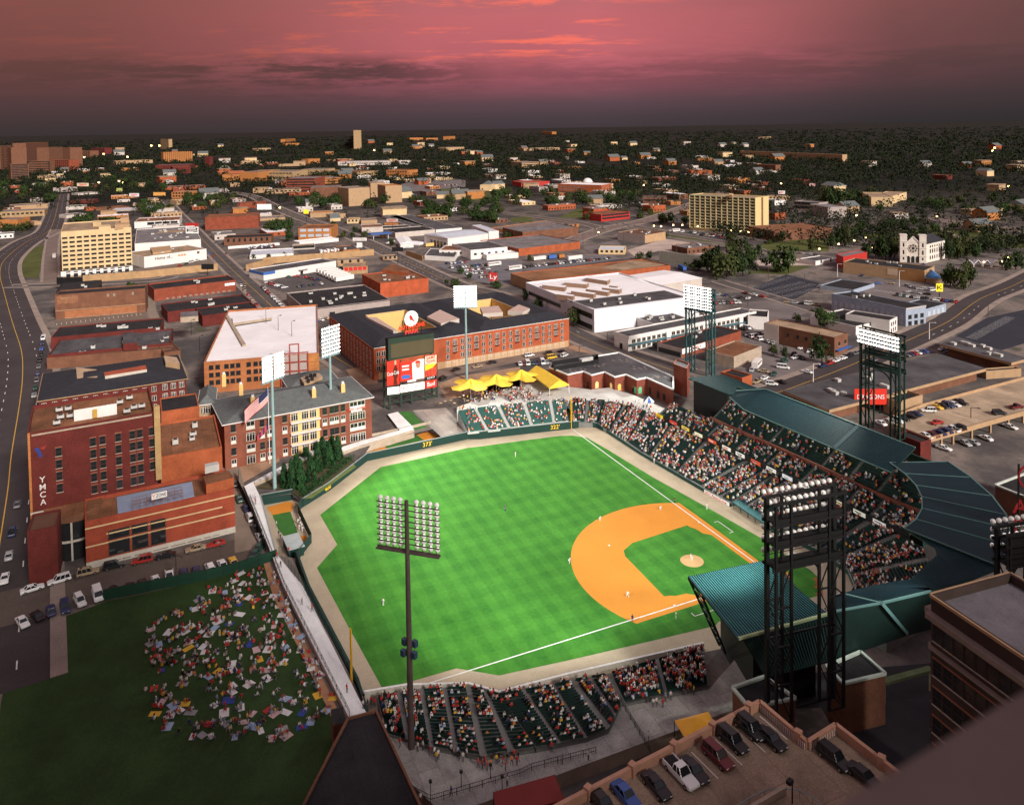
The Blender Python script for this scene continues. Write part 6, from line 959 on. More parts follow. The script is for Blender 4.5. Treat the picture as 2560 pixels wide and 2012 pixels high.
panel('advertisement',((1246,972),(1432,944),(1432,1000),(1246,1030)),LBOX);panel('advertisement',((1144,990),(1238,980),(1238,1036),(1144,1047)),mat('ad_white',(.8,.76,.72),.5,0,emit=.3));panel('advertisement',((1438,938),(1526,925),(1526,985),(1438,998)),mat('ad_red',()))
def stext(s,x,y,size,m,width,off=.62):p=SP(x,y,off);return text(s,size,m,sb,p,sd_,(0,0,1),.03,width=width)
pm=SP(1191,870).z;W1=(SP(1238,870)-SP(1140,880)).length
def spoly(pts,m,off,name):q=[SP(x,y,off)for x,y in pts];b=M();b.face(q,m);b.face([p-sn*.05 for p in q][::-1],m);return b.obj(name,sb)
spoly(((1200,780),(1212,778),(1213,815),(1226,850),(1224,905),(1216,925),(1224,962),(1190,968),(1194,920),(1188,895),(1190,850),(1200,820)),mat('bottle_brown',(.10,.02,.012),.4,.2,1.5),.56,'bottle_shape');spoly(((1200,780),(1212,778),(1213,812),(1200,815)),mat('bottle_green',(.35,.42,.25),.4,.1),.58,'bottle_shape');stext('Coca-Cola',1188,880,1.9,WHT,W1*.92,.66)
spoly(((1335,800),(1385,770),(1430,766),(1430,916),(1340,930)),mat('photo_white',(.72,.66,.63),.6,.12,1,emit=.12),.56,'printed_picture');spoly(((1362,800),(1372,785),(1392,783),(1400,800),(1396,830),(1380,842),(1366,828)),mat('photo_face',(.42,.20,.14),.6,.1),.58,'printed_picture');spoly(((1355,800),(1368,782),(1392,778),(1402,796),(1378,800)),REDL,.60,'printed_picture');spoly(((1250,905),(1275,892),(1318,892),(1325,905),(1315,918),(1265,925)),W_['bluep'],.56,'printed_badge');[spoly(((1258,y),(1312,y-8),(1312,y+4),(1258,y+12)),WHT,.56,'printed_bar')for y in(822,848)];spoly(((1300,935),(1366,925),(1366,940),(1300,950)),WHT,.6,'name_plate')
spoly(((1436,748),(1525,735),(1525,800),(1436,812)),mat('cream_sign',(.75,.55,.42),.5,.1,emit=.1),.55,'sign_face');stext("SAMS",1481,758,1.7,REDL,3.9,.62);stext('TOWN',1481,788,1.7,REDL,3.9,.62);spoly(((1437,815),(1525,800),(1495,835),(1437,860)),mat('ad_yellow',(.80,.55,.03),.5,.1,emit=.1),.55,'sign_face');spoly(((1436,908),(1526,895),(1526,922),(1436,932)),W_['black'],.55,'sign_face');stext('TUNICA',1481,913,1.0,WHT,3.6,.62)
pur=mat('purple_letter',(.08,.02,.16),.5,0);stext('Fed',1272,993,2.0,pur,2.2);stext('Ex',1311,988,2.0,mat('orange_letter',()),1.5);stext('Fed',1366,979,2.0,pur,2.2);stext('Ex',1405,973,2.0,mat('green_letter',(.18,.42,.05),.5,0),1.5);stext('Bud',1482,962,2.4,WHT,3.3)
ss=SP(1330,455,.4);b=M();rad=(SP(1382,452)-SP(1330,455)).length;b.prism([(0,0)]*0 or[(0,0),(1,0),(1,1)],0,0,WHT)if False else None
ring=[ss+sd_*rad*math.cos(2*math.pi*i/28)+V(0,0,rad*math.sin(2*math.pi*i/28))for i in range(28)];b.face(ring,mat('lit_white_disc',(.85,.82,.78),.5,0,emit=.5));bk2=[p-sn*.5 for p in ring];b.face(bk2[::-1],W_['grey']);[b.face([ring[i],ring[(i+1)%28],bk2[(i+1)%28],bk2[i]],WHT)for i in range(28)];b.obj('bird_sign',sb)
bird=[(-.28,.36),(-.18,.62),(-.05,.45),(.12,.30),(.22,.02),(.34,-.20),(.58,-.48),(.50,-.56),(.22,-.36),(.05,-.22),(-.14,-.22),(-.26,-.04),(-.30,.20),(-.44,.24)]
b=M();b.face([ss+sd_*rad*x*.95+V(0,0,rad*y*.95)+sn*.05 for x,y in bird],REDL);b.obj('bird_emblem',sb)
RG=mat('red_neon',(.75,.04,.02),.5,0,emit=.7);p=SP(1332,515,.4);text('AUTOZONE',2.1,RG,sb,p,sd_,(0,0,1),.12,width=(SP(1435,500)-SP(1230,528)).length);p=SP(1333,555,.4);text('PARK',2.1,RG,sb,p,sd_,(0,0,1),.12,width=(SP(1385,548)-SP(1283,562)).length)
b=M();[b.bar(SP(x,600,-.1),SP(x,470,-.1),.2,BLSTEEL)for x in(1260,1300,1365,1410)];b.obj('sign_frame',sb)
# ================================================================ AWNINGS, TENTS, SIGNS
def sail(label,o,px,py,fx,fy,w,yaw):
 f=G(o,fx,fy,3.2);zt=3.2+HT(f,o,py);t=thing('awning',f,label,'awning','yellow awnings on the right-field plaza');b=M();n=16;rings=[]
 for k in range(4):
  q=k/3;rg=[]
  for i in range(n):a=2*math.pi*i/n+yaw;cr=abs(math.cos(2*(a-yaw)))**.7;r=.25+(w*(.46+.54*cr)-.25)*q;rg.append((f.x+r*math.cos(a),f.y+r*math.sin(a),zt-(zt-3.2-4.1)*(q**.55)))
  rings.append(rg)
 for k in range(3):[b.face([rings[k][i],rings[k][(i+1)%n],rings[k+1][(i+1)%n],rings[k+1][i]],YEL)for i in range(n)]
 b.face(rings[0],YEL);b.obj('canopy',t);b=M();b.tube(f,(f.x,f.y,zt-.1),.14,.1,WHT,8);b.obj('pole',t)
 c=M();i=int(n*.62);p=[Vector(rings[1][i%n]),Vector(rings[1][(i+1)%n]),Vector(rings[2][(i+1)%n]),Vector(rings[2][i%n])];m_=sum(p,V(0,0,0))/4;c.face([m_+(v-m_)*.6+V(0,0,.06)for v in p],W_['bluep']);c.obj('printed_badge',t)
sail('yellow four-point awning on a white pole nearest the scoreboard','f',1788,922,1790,1052,8.5,.3);sail('yellow four-point awning on a white pole in the middle of three','f',1987,886,1990,1020,8.5,.25);sail('yellow four-point awning on a white pole beside the long yellow tent','g',318,850,320,985,8,.2)
tq=[G('g',*p,6.6)for p in((375,868),(540,992),(690,965),(500,850))];t=thing('tent',(tq[0].x,tq[0].y,3.2),'long yellow gable tent beside the brick clubhouse','tent',None);b=M();r0,r1=(tq[0]+tq[3])/2+V(0,0,2.2),(tq[1]+tq[2])/2+V(0,0,2.2);b.face([tq[0],tq[1],r1,r0],YEL);b.face([r0,r1,tq[2],tq[3]],YEL);b.face([tq[1],tq[2],r1],YEL);b.face([tq[3],tq[0],r0],YEL)
for i in(0,1,2,3):a,c=tq[i],tq[(i+1)%4];b.bar(a+V(0,0,-.2),c+V(0,0,-.2),.06,YEL,.45)
b.obj('canopy',t)
for k,q in enumerate(tq):p=M();p.tube((q.x,q.y,3.2),q,.08,.08,WHT,6);p.obj('pole',t)
bt=G('g',1310,1140,6.2);t=thing('tent',bt,'small blue and white peaked tent on the plaza behind the corner stand','tent');b=M()
for i in range(8):a,c=2*math.pi*i/8,2*math.pi*(i+1)/8;b.face([(bt.x+2*math.cos(a),bt.y+2*math.sin(a),8.2),(bt.x+2*math.cos(c),bt.y+2*math.sin(c),8.2),(bt.x,bt.y,10)],W_['bluep']if i%2 else WHT)
b.obj('canopy',t);b=M();[b.tube((bt.x+1.9*math.cos(a),bt.y+1.9*math.sin(a),6.1),(bt.x+1.9*math.cos(a),bt.y+1.9*math.sin(a),8.2),.06,.06,WHT,6)for a in(0,1.57,3.14,4.71)];b.obj('poles',t)
def foul_pole(label,p,z,h):t=thing('foul_pole',(p[0],p[1],z),label,'foul pole');b=M();b.tube((p[0],p[1],z),(p[0],p[1],z+h),.16,.14,mat('foul_pole_yellow',(.85,.50,.01),.5,.05),8);b.obj('pole',t);b=M();b.bar((p[0]-.45,p[1]-.1,z+3),(p[0]-.45,p[1]-.1,z+h),.1,mat('foul_pole_yellow',()));[b.bar((p[0]-.45,p[1]-.1,z+zz),(p[0],p[1],z+zz),.05,mat('foul_pole_yellow',()))for zz in range(3,int(h),2)];b.obj('screen',t)
foul_pole('tall yellow foul pole at the right-field corner',(98.4,.1),0,HT(V(98.4,.1,0),'k',-30));lfp=G('n',864,725,3);foul_pole('yellow foul pole at the left-field corner beside the white walkway',(lfp.x,lfp.y),0,3+HT(lfp,'n',335))
def billboard(label,o,x0,y0,x1,y1,foot,m,txt=None,tm=None,post=2,emit=False,back=None,size=None,nm='billboard'):
 p=G(o,(x0+x1)/2,foot);w=(G(o,x1,foot)-G(o,x0,foot)).length;z1=HT(p,o,y0);z0=HT(p,o,y1);d=(G(o,x1,foot)-G(o,x0,foot)).normalized();n=V(d.y,-d.x);n=n if n.dot(V2(CAM)-V2(p))>0 else -n;t=thing(nm,p,label,'sign');b=M();b.bar(p-d*w/2+V(0,0,(z0+z1)/2),p+d*w/2+V(0,0,(z0+z1)/2),.4,m,z1-z0);b.obj('panel',t)
 for s in((0,)if post==1 else(-.3,.3)):b=M();b.tube(p+d*w*s,p+d*w*s+V(0,0,z0+.1),.25,.2,BLSTEEL,6);b.obj('post',t)
 if back:b=M();b.bar(p-d*w*.42+n*.23+V(0,0,z0*.45+z1*.55),p+d*w*.42+n*.23+V(0,0,z0*.45+z1*.55),.04,back,(z1-z0)*.6);b.obj('face',t)
 if tm and not txt:
  b=M();[b.bar(p-d*w*a+n*.27+V(0,0,z0+(z1-z0)*v),p+d*w*c+n*.27+V(0,0,z0+(z1-z0)*v),.04,tm,(z1-z0)*.12)for a,c,v in((.38,.3,.7),(.3,.38,.48),(.36,.1,.26))];b.obj('printing',t)
 if txt:text(txt,size or(z1-z0)*.75,tm,t,p+n*.28+V(0,0,(z0+z1)/2-.05),d,(0,0,1),.04,width=w*.85)
 return t
billboard('black and white framed billboard above the cluttered white building','a',1445,830,1543,882,960,WHT,None,WHT,back=W_['black']);billboard('red billboard box above the avenue','a',1440,800,1540,825,860,W_['redp']);billboard('dark billboard seen from behind above the tan ribbed wall','a',1565,1118,1660,1160,1205,W_['black'],post=1);billboard('black billboard panel behind the black-roofed shed','a',443,1222,640,1275,1320,W_['black'])
billboard('blank white billboard by the avenue trees','b',136,655,244,695,750,LBOX);billboard('yellow pole sign at the filling station','b',496,697,534,728,800,mat('lit_yellow_sign',(.85,.62,.03),emit=.5,var=0),post=1);billboard('dark wide billboard beside the bridge over the expressway','b',1182,988,1268,1020,1120,W_['black'],post=1);billboard('pale sign reading in red script above the orange shed','b',1140,768,1228,792,905,W_['dwhite'],None,REDL,post=1)
billboard('tall white sign over the rental truck yard','b',878,915,985,938,1015,WHT,'ACORN',W_['grey']);billboard('white lower sign panel over the rental truck yard','b',908,950,950,990,1012,WHT,post=1);billboard('red square sign with white script at the used car lot','b',1935,1185,1998,1250,1290,W_['redp'],'Ly',WHT,size=4);billboard('yellow billboard on a dark pole beside the bending avenue','h',1490,183,1542,245,310,mat('lit_yellow_sign',()),'K',W_['black'],post=1)
billboard('red dragon-festival billboard behind the tall lattice tower','h',855,1000,1105,1120,1190,mat('ad_red',()),'DRAGONS',WHT,size=2.2);billboard('small white billboard with red letters in the right-hand trees','d',266,550,318,575,610,WHT,None,REDL,post=1);billboard('pink billboard in the right-hand trees','d',506,492,552,515,540,mat('pink_sign',(.6,.35,.35)),post=1);billboard('white and orange billboard near the dark grove','a',1192,562,1285,588,625,mat('orange_sign',(.7,.35,.1)),post=1);billboard('white and red billboard among the far shops','a',1005,570,1080,595,625,WHT,None,REDL,post=1);billboard('pale yellow-green billboard near the hospital grove','a',905,530,950,555,590,mat('lime_sign',(.45,.5,.15)),post=1);billboard('white and orange double billboard by the dark grove','a',600,490,690,515,570,mat('cream_sign2',(.7,.6,.45)),None,REDL,post=1)
# red letter sign at the right edge
sg=G('l',2085,960,22);t=thing('letter_sign',V(sg.x,sg.y,16),'tall red neon letter sign with a ring emblem at the right edge','sign');dx=V(-.62,-.78,0);DRED=mat('dim_red_neon',(.30,.02,.02),.5,0,emit=.15)
text('AUTOZONE',4.0,DRED,t,sg+V(0,0,3.6),dx,(0,0,1),.15,align='LEFT');text('PARK',4.0,DRED,t,sg+V(0,0,-.4),dx,(0,0,1),.15,align='LEFT');b=M();prev=None
for k in range(25):a=2*math.pi*k/24;p=sg+dx*(3.6+2.6*math.cos(a))+V(0,0,10+2.6*math.sin(a));prev and b.bar(prev,p,.35,DRED);prev=p
b.bar(sg+dx*3+V(0,0,11),sg+dx*4.5+V(0,0,9.4),.4,DRED);b.obj('ring_emblem',t);b=M();[b.bar(sg+dx*s-V(0,0,8),sg+dx*s+V(0,0,12.5),.3,BLSTEEL)for s in(1,6,11,16)];[b.bar(sg+dx*0+V(0,0,z),sg+dx*17+V(0,0,z),.2,BLSTEEL)for z in(-2.3,1.6,6)];b.obj('frame',t)
# ================================================================ FOREGROUND BUILDINGS
X=bld('hotel','brown hotel with a heavy pale cornice and a flat grey roof at the right edge','hotel','q',(1452,70),(2400,705),D=(1990,-139),h=38,wall=mat('hotel_brick',(.060,.040,.034),.9,.2),roof=mat('grey_purple_roof',(.17,.155,.17),.9,.2,.3,fine=.1),par=1.2)
P=X.P;fi=0 if True else 3
for i in range(4):band(X,i,X.h-.35,X.h+.05,W_['tan'],0,1,.25,'coping');band(X,i,X.h-3.0,X.h-2.3,mat('pale_cornice',(.26,.21,.18),var=.1),0,1,1.1,'cornice');band(X,i,X.h-7.4,X.h-7.0,mat('pale_cornice',()),0,1,.5,'cornice')
for i in(0,3):windows(X,i,[X.h-6.2,X.h-11,X.h-15,X.h-19,X.h-23],rng(.02,.98,10),1.5,2.4,'o' if False else 's')
finish(X)
def bigdeck():
 pts=[G('o',470,1770,21.2),G('q',122,892,21.2),G('q',492,1208,21.2),G('q',712,1070,21.2),G('q',1205,1450,21.2),G('q',1700,1840,21.2),G('q',1700,3400,21.2),G('m',2000,3400,21.2)];q=pts if area(pts)>0 else pts[::-1]
 t=thing('rooftop_parking',(pts[1].x,pts[1].y,CZ),'rooftop parking deck with pinkish concrete parapet in the lower right corner','parking deck');b=M();b.prism(q,17,19.6,W_['tan'],cap=False);b.obj('slab',t);ngon(q,19.95,mat('parking_roof',(.27,.195,.14),.9,.32,.22,fine=.14,seam=9)).obj('deck',t);pw=mat('pink_parapet',(.46,.25,.17),.85,.12,.6)
 b=M();
 for i in range(5):b.bar(pts[i]+V(0,0,-.75),pts[i+1]+V(0,0,-.75),.55,pw,1.5)
 b.obj('parapet',t)
 for i in range(4):
  a,c=pts[i],pts[i+1];L=(c-a).length
  for k in range(1,int(L/7)+1):p=a.lerp(c,min(1,k*7/L));b=M();b.box((p.x,p.y,19.6),(.9,.9,1.95),pw,.4);b.obj('pier',t)
 b=M()
 for k in range(26):f=(k+.5)/26;p=pts[1].lerp(pts[2],f);nn=(pts[2]-pts[1]).normalized();n=V(-nn.y,nn.x);n=n if n.x<0 else -n;b.bar(p+n*.35+V(0,0,-1.2),p+n*.35+V(0,0,-.35),.09,PAINTW)
 for k in range(12):f=(k+.5)/12;p=pts[2].lerp(pts[3],f);nn=(pts[3]-pts[2]).normalized();n=V(-nn.y,nn.x);n=n if n.x<0 else -n;b.bar(p+n*.35+V(0,0,-1.2),p+n*.35+V(0,0,-.35),.09,PAINTW)
 b.obj('pickets',t);b=M();u=(pts[1]-pts[0]).normalized();n=V(-u.y,u.x);n=n if n.x<0 else -n
 for k in range(-1,9):p=pts[0].lerp(pts[1],.05+.115*k)+n*1.0;strip(p,p+n*5,.12,19.97,PAINTW,b)
 b.obj('stall_lines',t)
 return t,pts,n,u
DECK,DP,DN,DU=bigdeck()
p=G('q',375,1690,20);t=thing('lamp_post',p,'black lamp post with a box head on the rooftop parking deck','lamp post');zt=20+HT(p,'q',1530);b=M();b.tube(p,(p.x,p.y,zt),.1,.08,BLSTEEL,8);b.obj('post',t);b=M();b.box((p.x+.1,p.y+.3,zt-.1),(.6,.8,.45),BLSTEEL,.3);b.obj('lamp_head',t)
t=thing('handrail',G('q',300,1590,20),'curved steel handrail round a ramp on the rooftop parking deck','handrail');b=M();pv=None
for x,y in((-100,1740),(40,1650),(160,1590),(300,1572),(430,1595),(530,1640),(600,1710)):p=G('q',x,y,20.9);b.bar((p.x,p.y,20),p,.06,STEEL);pv and b.bar(pv,p,.08,STEEL);pv=p
b.obj('rail',t);t=thing('ramp_wall',G('q',200,1680,20),'sloping pale concrete ramp wall on the rooftop parking deck','wall');b=M();b.bar(G('q',20,1760,20.5),G('q',320,1585,20.5),.45,W_['conc'],.9);b.obj('kerb',t)
# the ledge of the high-rise the picture is taken from
e0,e1=G('q',680,1730,102.5),G('q',2230,790,102.5);dd=(e1-e0).normalized();n=V(-dd.y,dd.x);n=n if n.dot(V2(CAM)-V2(e0))>0 else -n;A,Bq=e0-dd*9,e1+dd*14;LS=mat('ledge_stone',(.19,.15,.13),.9,.25,.8)
b=M();q=[A,Bq,Bq+n*1.15,A+n*1.15];q=q if area(q)>0 else q[::-1];b.prism(q,99,102.5,LS);q2=[A+n*.2-dd*.1,Bq+n*.2,Bq+n*26,A+n*26-dd*.1];q2=q2 if area(q2)>0 else q2[::-1];b.prism(q2,CZ,99.2,LS);b.obj('high_rise',org=A,label='brown stone parapet of a high-rise close by in the lower right corner',cat='building')
X=bld('dark_hall','dark brick hall with a black roof at the foot of the white walkway','building','n',(822,1040),(1056,985),C=(2400,3900),h=7.5,wall='dred',roof='black',par=.35,rect=False)if False else None
q=[G('n',*p,8.5)for p in((838,1042),(1057,985),(1395,1712),(1560,2100),(300,2100),(730,1250))];q=q if area(q)>0 else q[::-1];t=thing('dark_hall',(q[0].x,q[0].y,CZ),'dark brick hall with a black roof at the foot of the white walkway','building');b=M();b.prism(q,CZ,8.7,W_['dred'],cap=False);b.obj('wall',t);ngon(q,8.45,RF['black']).obj('roof',t);b=M()
for i in range(len(q)):b.bar(q[i]+V(0,0,.15),q[(i+1)%len(q)]+V(0,0,.15),.35,W_['brown'],.35)
b.obj('coping',t)
qq=[G('n',*p,7)for p in((722,1085),(818,1065),(800,940),(705,965))];M().prism(qq if area(qq)>0 else qq[::-1],CZ,7,brick('stair_brick_lit_tone',(.16,.06,.04)),RF['black']).obj('stair_block',t)  # lighter brick tone paints the lit side of the hall
def rimroof(label,o,pts,z,z0=CZ):
 q=[G(o,*p,z)for p in pts];q=q if area(q)>0 else q[::-1];c=sum(q,V(0,0,0))/len(q);t=thing('entrance_block',(c.x,c.y,z0),label,'building');b=M();b.prism(q,z0,z-.3,W_['brown'],cap=False);b.obj('wall',t);ngon(q,z-.3,RF['black']).obj('roof',t);b=M();[b.bar(q[i]+V(0,0,-.1),q[(i+1)%len(q)]+V(0,0,-.1),.5,mat('pale_coping',(.50,.55,.50),var=.1),.4)for i in range(len(q))];b.obj('coping',t);return t
rimroof('square black-roofed entrance block with a pale rim below the outer roof slope','q',((640,625),(905,512),(1098,682),(770,758)),11);rimroof('black-roofed entrance block with a pale rim beside the rooftop parking','q',((-90,790),(160,705),(400,872),(40,945)),11);rimroof('pale-rimmed black roof by the red letter sign','l',((1950,655),(2200,560),(2400,660),(2180,745)),9)
b=M();a,c=G('q',1082,750,6),G('q',1452,650,6);b.bar(a,c,1.2,mat('pale_green_ledge',(.16,.20,.10),var=.2),.5);b.bar(V(a.x,a.y,CZ),a,.5,W_['conc']);b.bar(V(c.x,c.y,CZ),c,.5,W_['conc']);b.obj('gate_beam',org=a,label='long pale green beam over the entrance yard',cat='beam')  # beam in pale green
rq=[G('o',*p,7)for p in((105,1605),(580,1470),(655,1665),(120,1800))];t=thing('awning',(rq[0].x,rq[0].y,CZ),'dark red fabric awning roof at the bottom edge','awning');b=M();b.face(rq,mat('red_fabric',(.22,.022,.02),.8,.1));[b.bar(rq[i]+V(0,0,-.2),rq[(i+1)%4]+V(0,0,-.2),.05,mat('red_fabric',()),.4)for i in range(4)];b.obj('canopy',t);[M().tube((p.x,p.y,CZ),p,.08,.08,BLSTEEL,6).obj('pole',t)for p in rq]
yq=[G('o',*p,7)for p in((1508,1052),(1772,980),(1850,1120),(1592,1190))];yc=sum(yq,V(0,0,0))/4+V(0,0,1.3);t=thing('tent',(yq[0].x,yq[0].y,4.3),'ochre square tent on the open plaza corner','tent');b=M();YO=mat('ochre_fabric',(.72,.34,.03),.7,.08)
[b.face([yq[i],yq[(i+1)%4],yc],YO)for i in range(4)];b.obj('canopy',t);[M().tube((p.x,p.y,4.3),p,.06,.06,BLSTEEL,6).obj('pole',t)for p in yq]
for k,(x,y,yt)in enumerate(((1480,1665,1530),(1718,1570,1455),(1945,1500,1400),(2035,1600,1490))):p=G('n',x,y,4.3);t=thing('lamp_post',p,f'slim black lamp post at the rear railing of the plaza, {ORD[k]} from the left','lamp post','lamp posts on the plaza');h=HT(p,'n',yt);b=M();b.tube(p,p+V(0,0,h),.07,.05,BLSTEEL,6);b.obj('post',t);b=M();b.box((p.x,p.y,4.3+h),(.4,.4,.35),BLSTEEL);b.obj('lamp_head',t)
lot('entrance_yard','q','300 700 1500 600 1700 1500 900 1500 600 950 300 960',DASPH,.011)
# flags
def flag(label,o,x,y,yt,w,h,dirn,cols,nm='flag',z=CZ,droop=.7):
 p=G(o,x,y,z);ht=HT(p,o,yt);t=thing('flagpole',p,label[0],'flagpole');b=M();b.tube(p,p+V(0,0,ht),.11,.06,WHT,8);b.obj('pole',t);b=M();d=V(*dirn).normalized();n=10;top=z+ht-.3;ns=len(cols)
 f=thing('flag',p+V(0,0,ht),label[1],'flag')if label[1]else None
 for i in range(n):
  for j in range(ns):
   def pt(u,v):s=u*w;return p+d*s+V(-d.y,d.x)*(.28*math.sin(u*7))+V(0,0,ht-.3-v*h-droop*s)
   m=cols[j]
   if isinstance(m,tuple):m=m[0]if i<n*.4 else m[1]
   b.face([pt(i/n,j/ns),pt((i+1)/n,j/ns),pt((i+1)/n,(j+1)/ns),pt(i/n,(j+1)/ns)],m)
 b.obj('cloth',f or t);return t
RS,WS,NB=mat('flag_red',(.5,.05,.06),.8,0),mat('flag_white',(.7,.62,.6),.8,0),mat('flag_blue',(.03,.035,.10),.8,0)
flag(('white flagpole beside the pale floodlight pole','striped red and white flag with a dark blue corner drooping from the white flagpole'),'f',232,1580,985,7.4,4.2,(-.25,.97,0),[(NB,RS)if k<7 and k%2==0 else(NB,WS)if k<7 else(RS if k%2==0 else WS)for k in range(13)])
p=G('j',228,480);d=V(-.25,.97,0);b=M();
for i in range(6):b.face([p+d*(i*.6)+V(0,0,12.2-.5*i),p+d*(i*.6+.6)+V(0,0,11.7-.5*i),p+d*(i*.6+.6)+V(0,0,9.9-.5*i),p+d*(i*.6)+V(0,0,10.4-.5*i)],(RS if i%2 else NB))
b.obj('flag',org=p+V(0,0,11),label='small dark blue and red flag lower on the white flagpole',cat='flag')
# unseen towers added behind and beside the photographer to shade the foreground
for k,(x,y,w,d,h,lab)in enumerate(((-182,172,40,44,118,'grey stone shading tower added behind the photographer, nearest the lawn side'),(-206,88,44,62,158,'tall brown shading tower added straight behind the photographer'),(-250,26,40,52,134,'pale shading tower added behind the photographer, third from the lawn side'),(-250,-48,50,70,140,'brown shading tower added behind the photographer on the hotel side'),(-110,236,50,60,112,'shading tower added beyond the avenue on the lawn side'))):
 t=thing('added_shade_tower',(x,y,CZ),lab,'building');b=M();b.box((x,y,CZ),(w,d,h),W_['brown' if k%2 else 'stone'],.08,RF['dgrey']);b.obj('wall',t);b=M();b.box((x,y,CZ+h),(w*.4,d*.4,6),W_['grey'],.08,RF['dgrey']);b.obj('roof_house',t)
 b=M()
 for z in range(4,int(h)-3,4):b.box((x,y,CZ+z),(w+.3,d+.3,1.7),GLASS,.08)
 b.obj('window_bands',t)
# ================================================================ LOW BLOCKS BETWEEN THE NAMED ONES
def infill():
 r=random.Random(44);n=0;tr=0;pts=[(p[0],p[1])for p in ROADP]
 while n<150 and tr<12000:
  tr+=1;d=1/((lambda u:(1-u)/640+u/2600)(r.random()));az=YAW+r.uniform(-.34,.60);x,y=CAM[0]+d*math.cos(az),CAM[1]+d*math.sin(az);L,W,h=r.uniform(16,44),r.uniform(12,26),r.choice((4,4.5,5,6,7.5));rad=(L+W)/2.6
  if any((x-a)**2+(y-b)**2<(w+rad*.75)**2 for a,b,w in ROADP)or any(min((x-q[0])**2+(y-q[1])**2 for q in f+[((f[0][0]+f[2][0])/2,(f[0][1]+f[2][1])/2)])<(rad+14)**2 for f in FOOT):continue
  wn,wl=r.choice((('white','white'),('ochre','orange'),('red brick','red'),('tan','tan'),('cream','cream'),('grey','grey'),('brown','brown'),('orange brick','obrick'),('pale','dwhite')));rn,rf=r.choice((('dark','dgrey'),('grey','grey'),('white','white'),('rust','rust'),('tan','tan'),('black','black')))
  t=thing('shop_block',(x,y,CZ),f'low {wn} block with a {rn} flat roof among the mid-distance streets','building','low blocks among the mid-distance streets',.07+r.choice((0,math.pi/2)));b=M();b.prism([(-L/2,-W/2),(L/2,-W/2),(L/2,W/2),(-L/2,W/2)],0,h,W_[wl],cap=False);b2=M();b2.face([(-L/2,-W/2,h-.4),(L/2,-W/2,h-.4),(L/2,W/2,h-.4),(-L/2,W/2,h-.4)],RF[rf])
  for k in range(r.randrange(1,4)):b2.box((r.uniform(-.35,.35)*L,r.uniform(-.3,.3)*W,h-.4),(r.uniform(1.5,4),2,r.uniform(.9,1.8)),mat('rooftop_unit_paint',()))
  for nm,q in(('wall',b),('roof',b2)):inst(nm,q.mesh(nm),t)
  w=M();nw=int(L/4);[w.box((-L/2+(k+.5)*L/nw,s*(W/2+.02),1),(1.8,.1,1.8),GLASS)for k in range(nw)for s in(-1,1)];[w.box((s*(L/2+.02),-W/2+(k+.5)*W/3,1),(.1,1.8,1.8),GLASS)for k in range(3)for s in(-1,1)];tag(inst('window_rows',w.mesh('window_rows'),t),kind='stuff')
  FOOT.append([(x-L/2,y-W/2),(x+L/2,y-W/2),(x+L/2,y+W/2),(x-L/2,y+W/2)]);n+=1
infill()
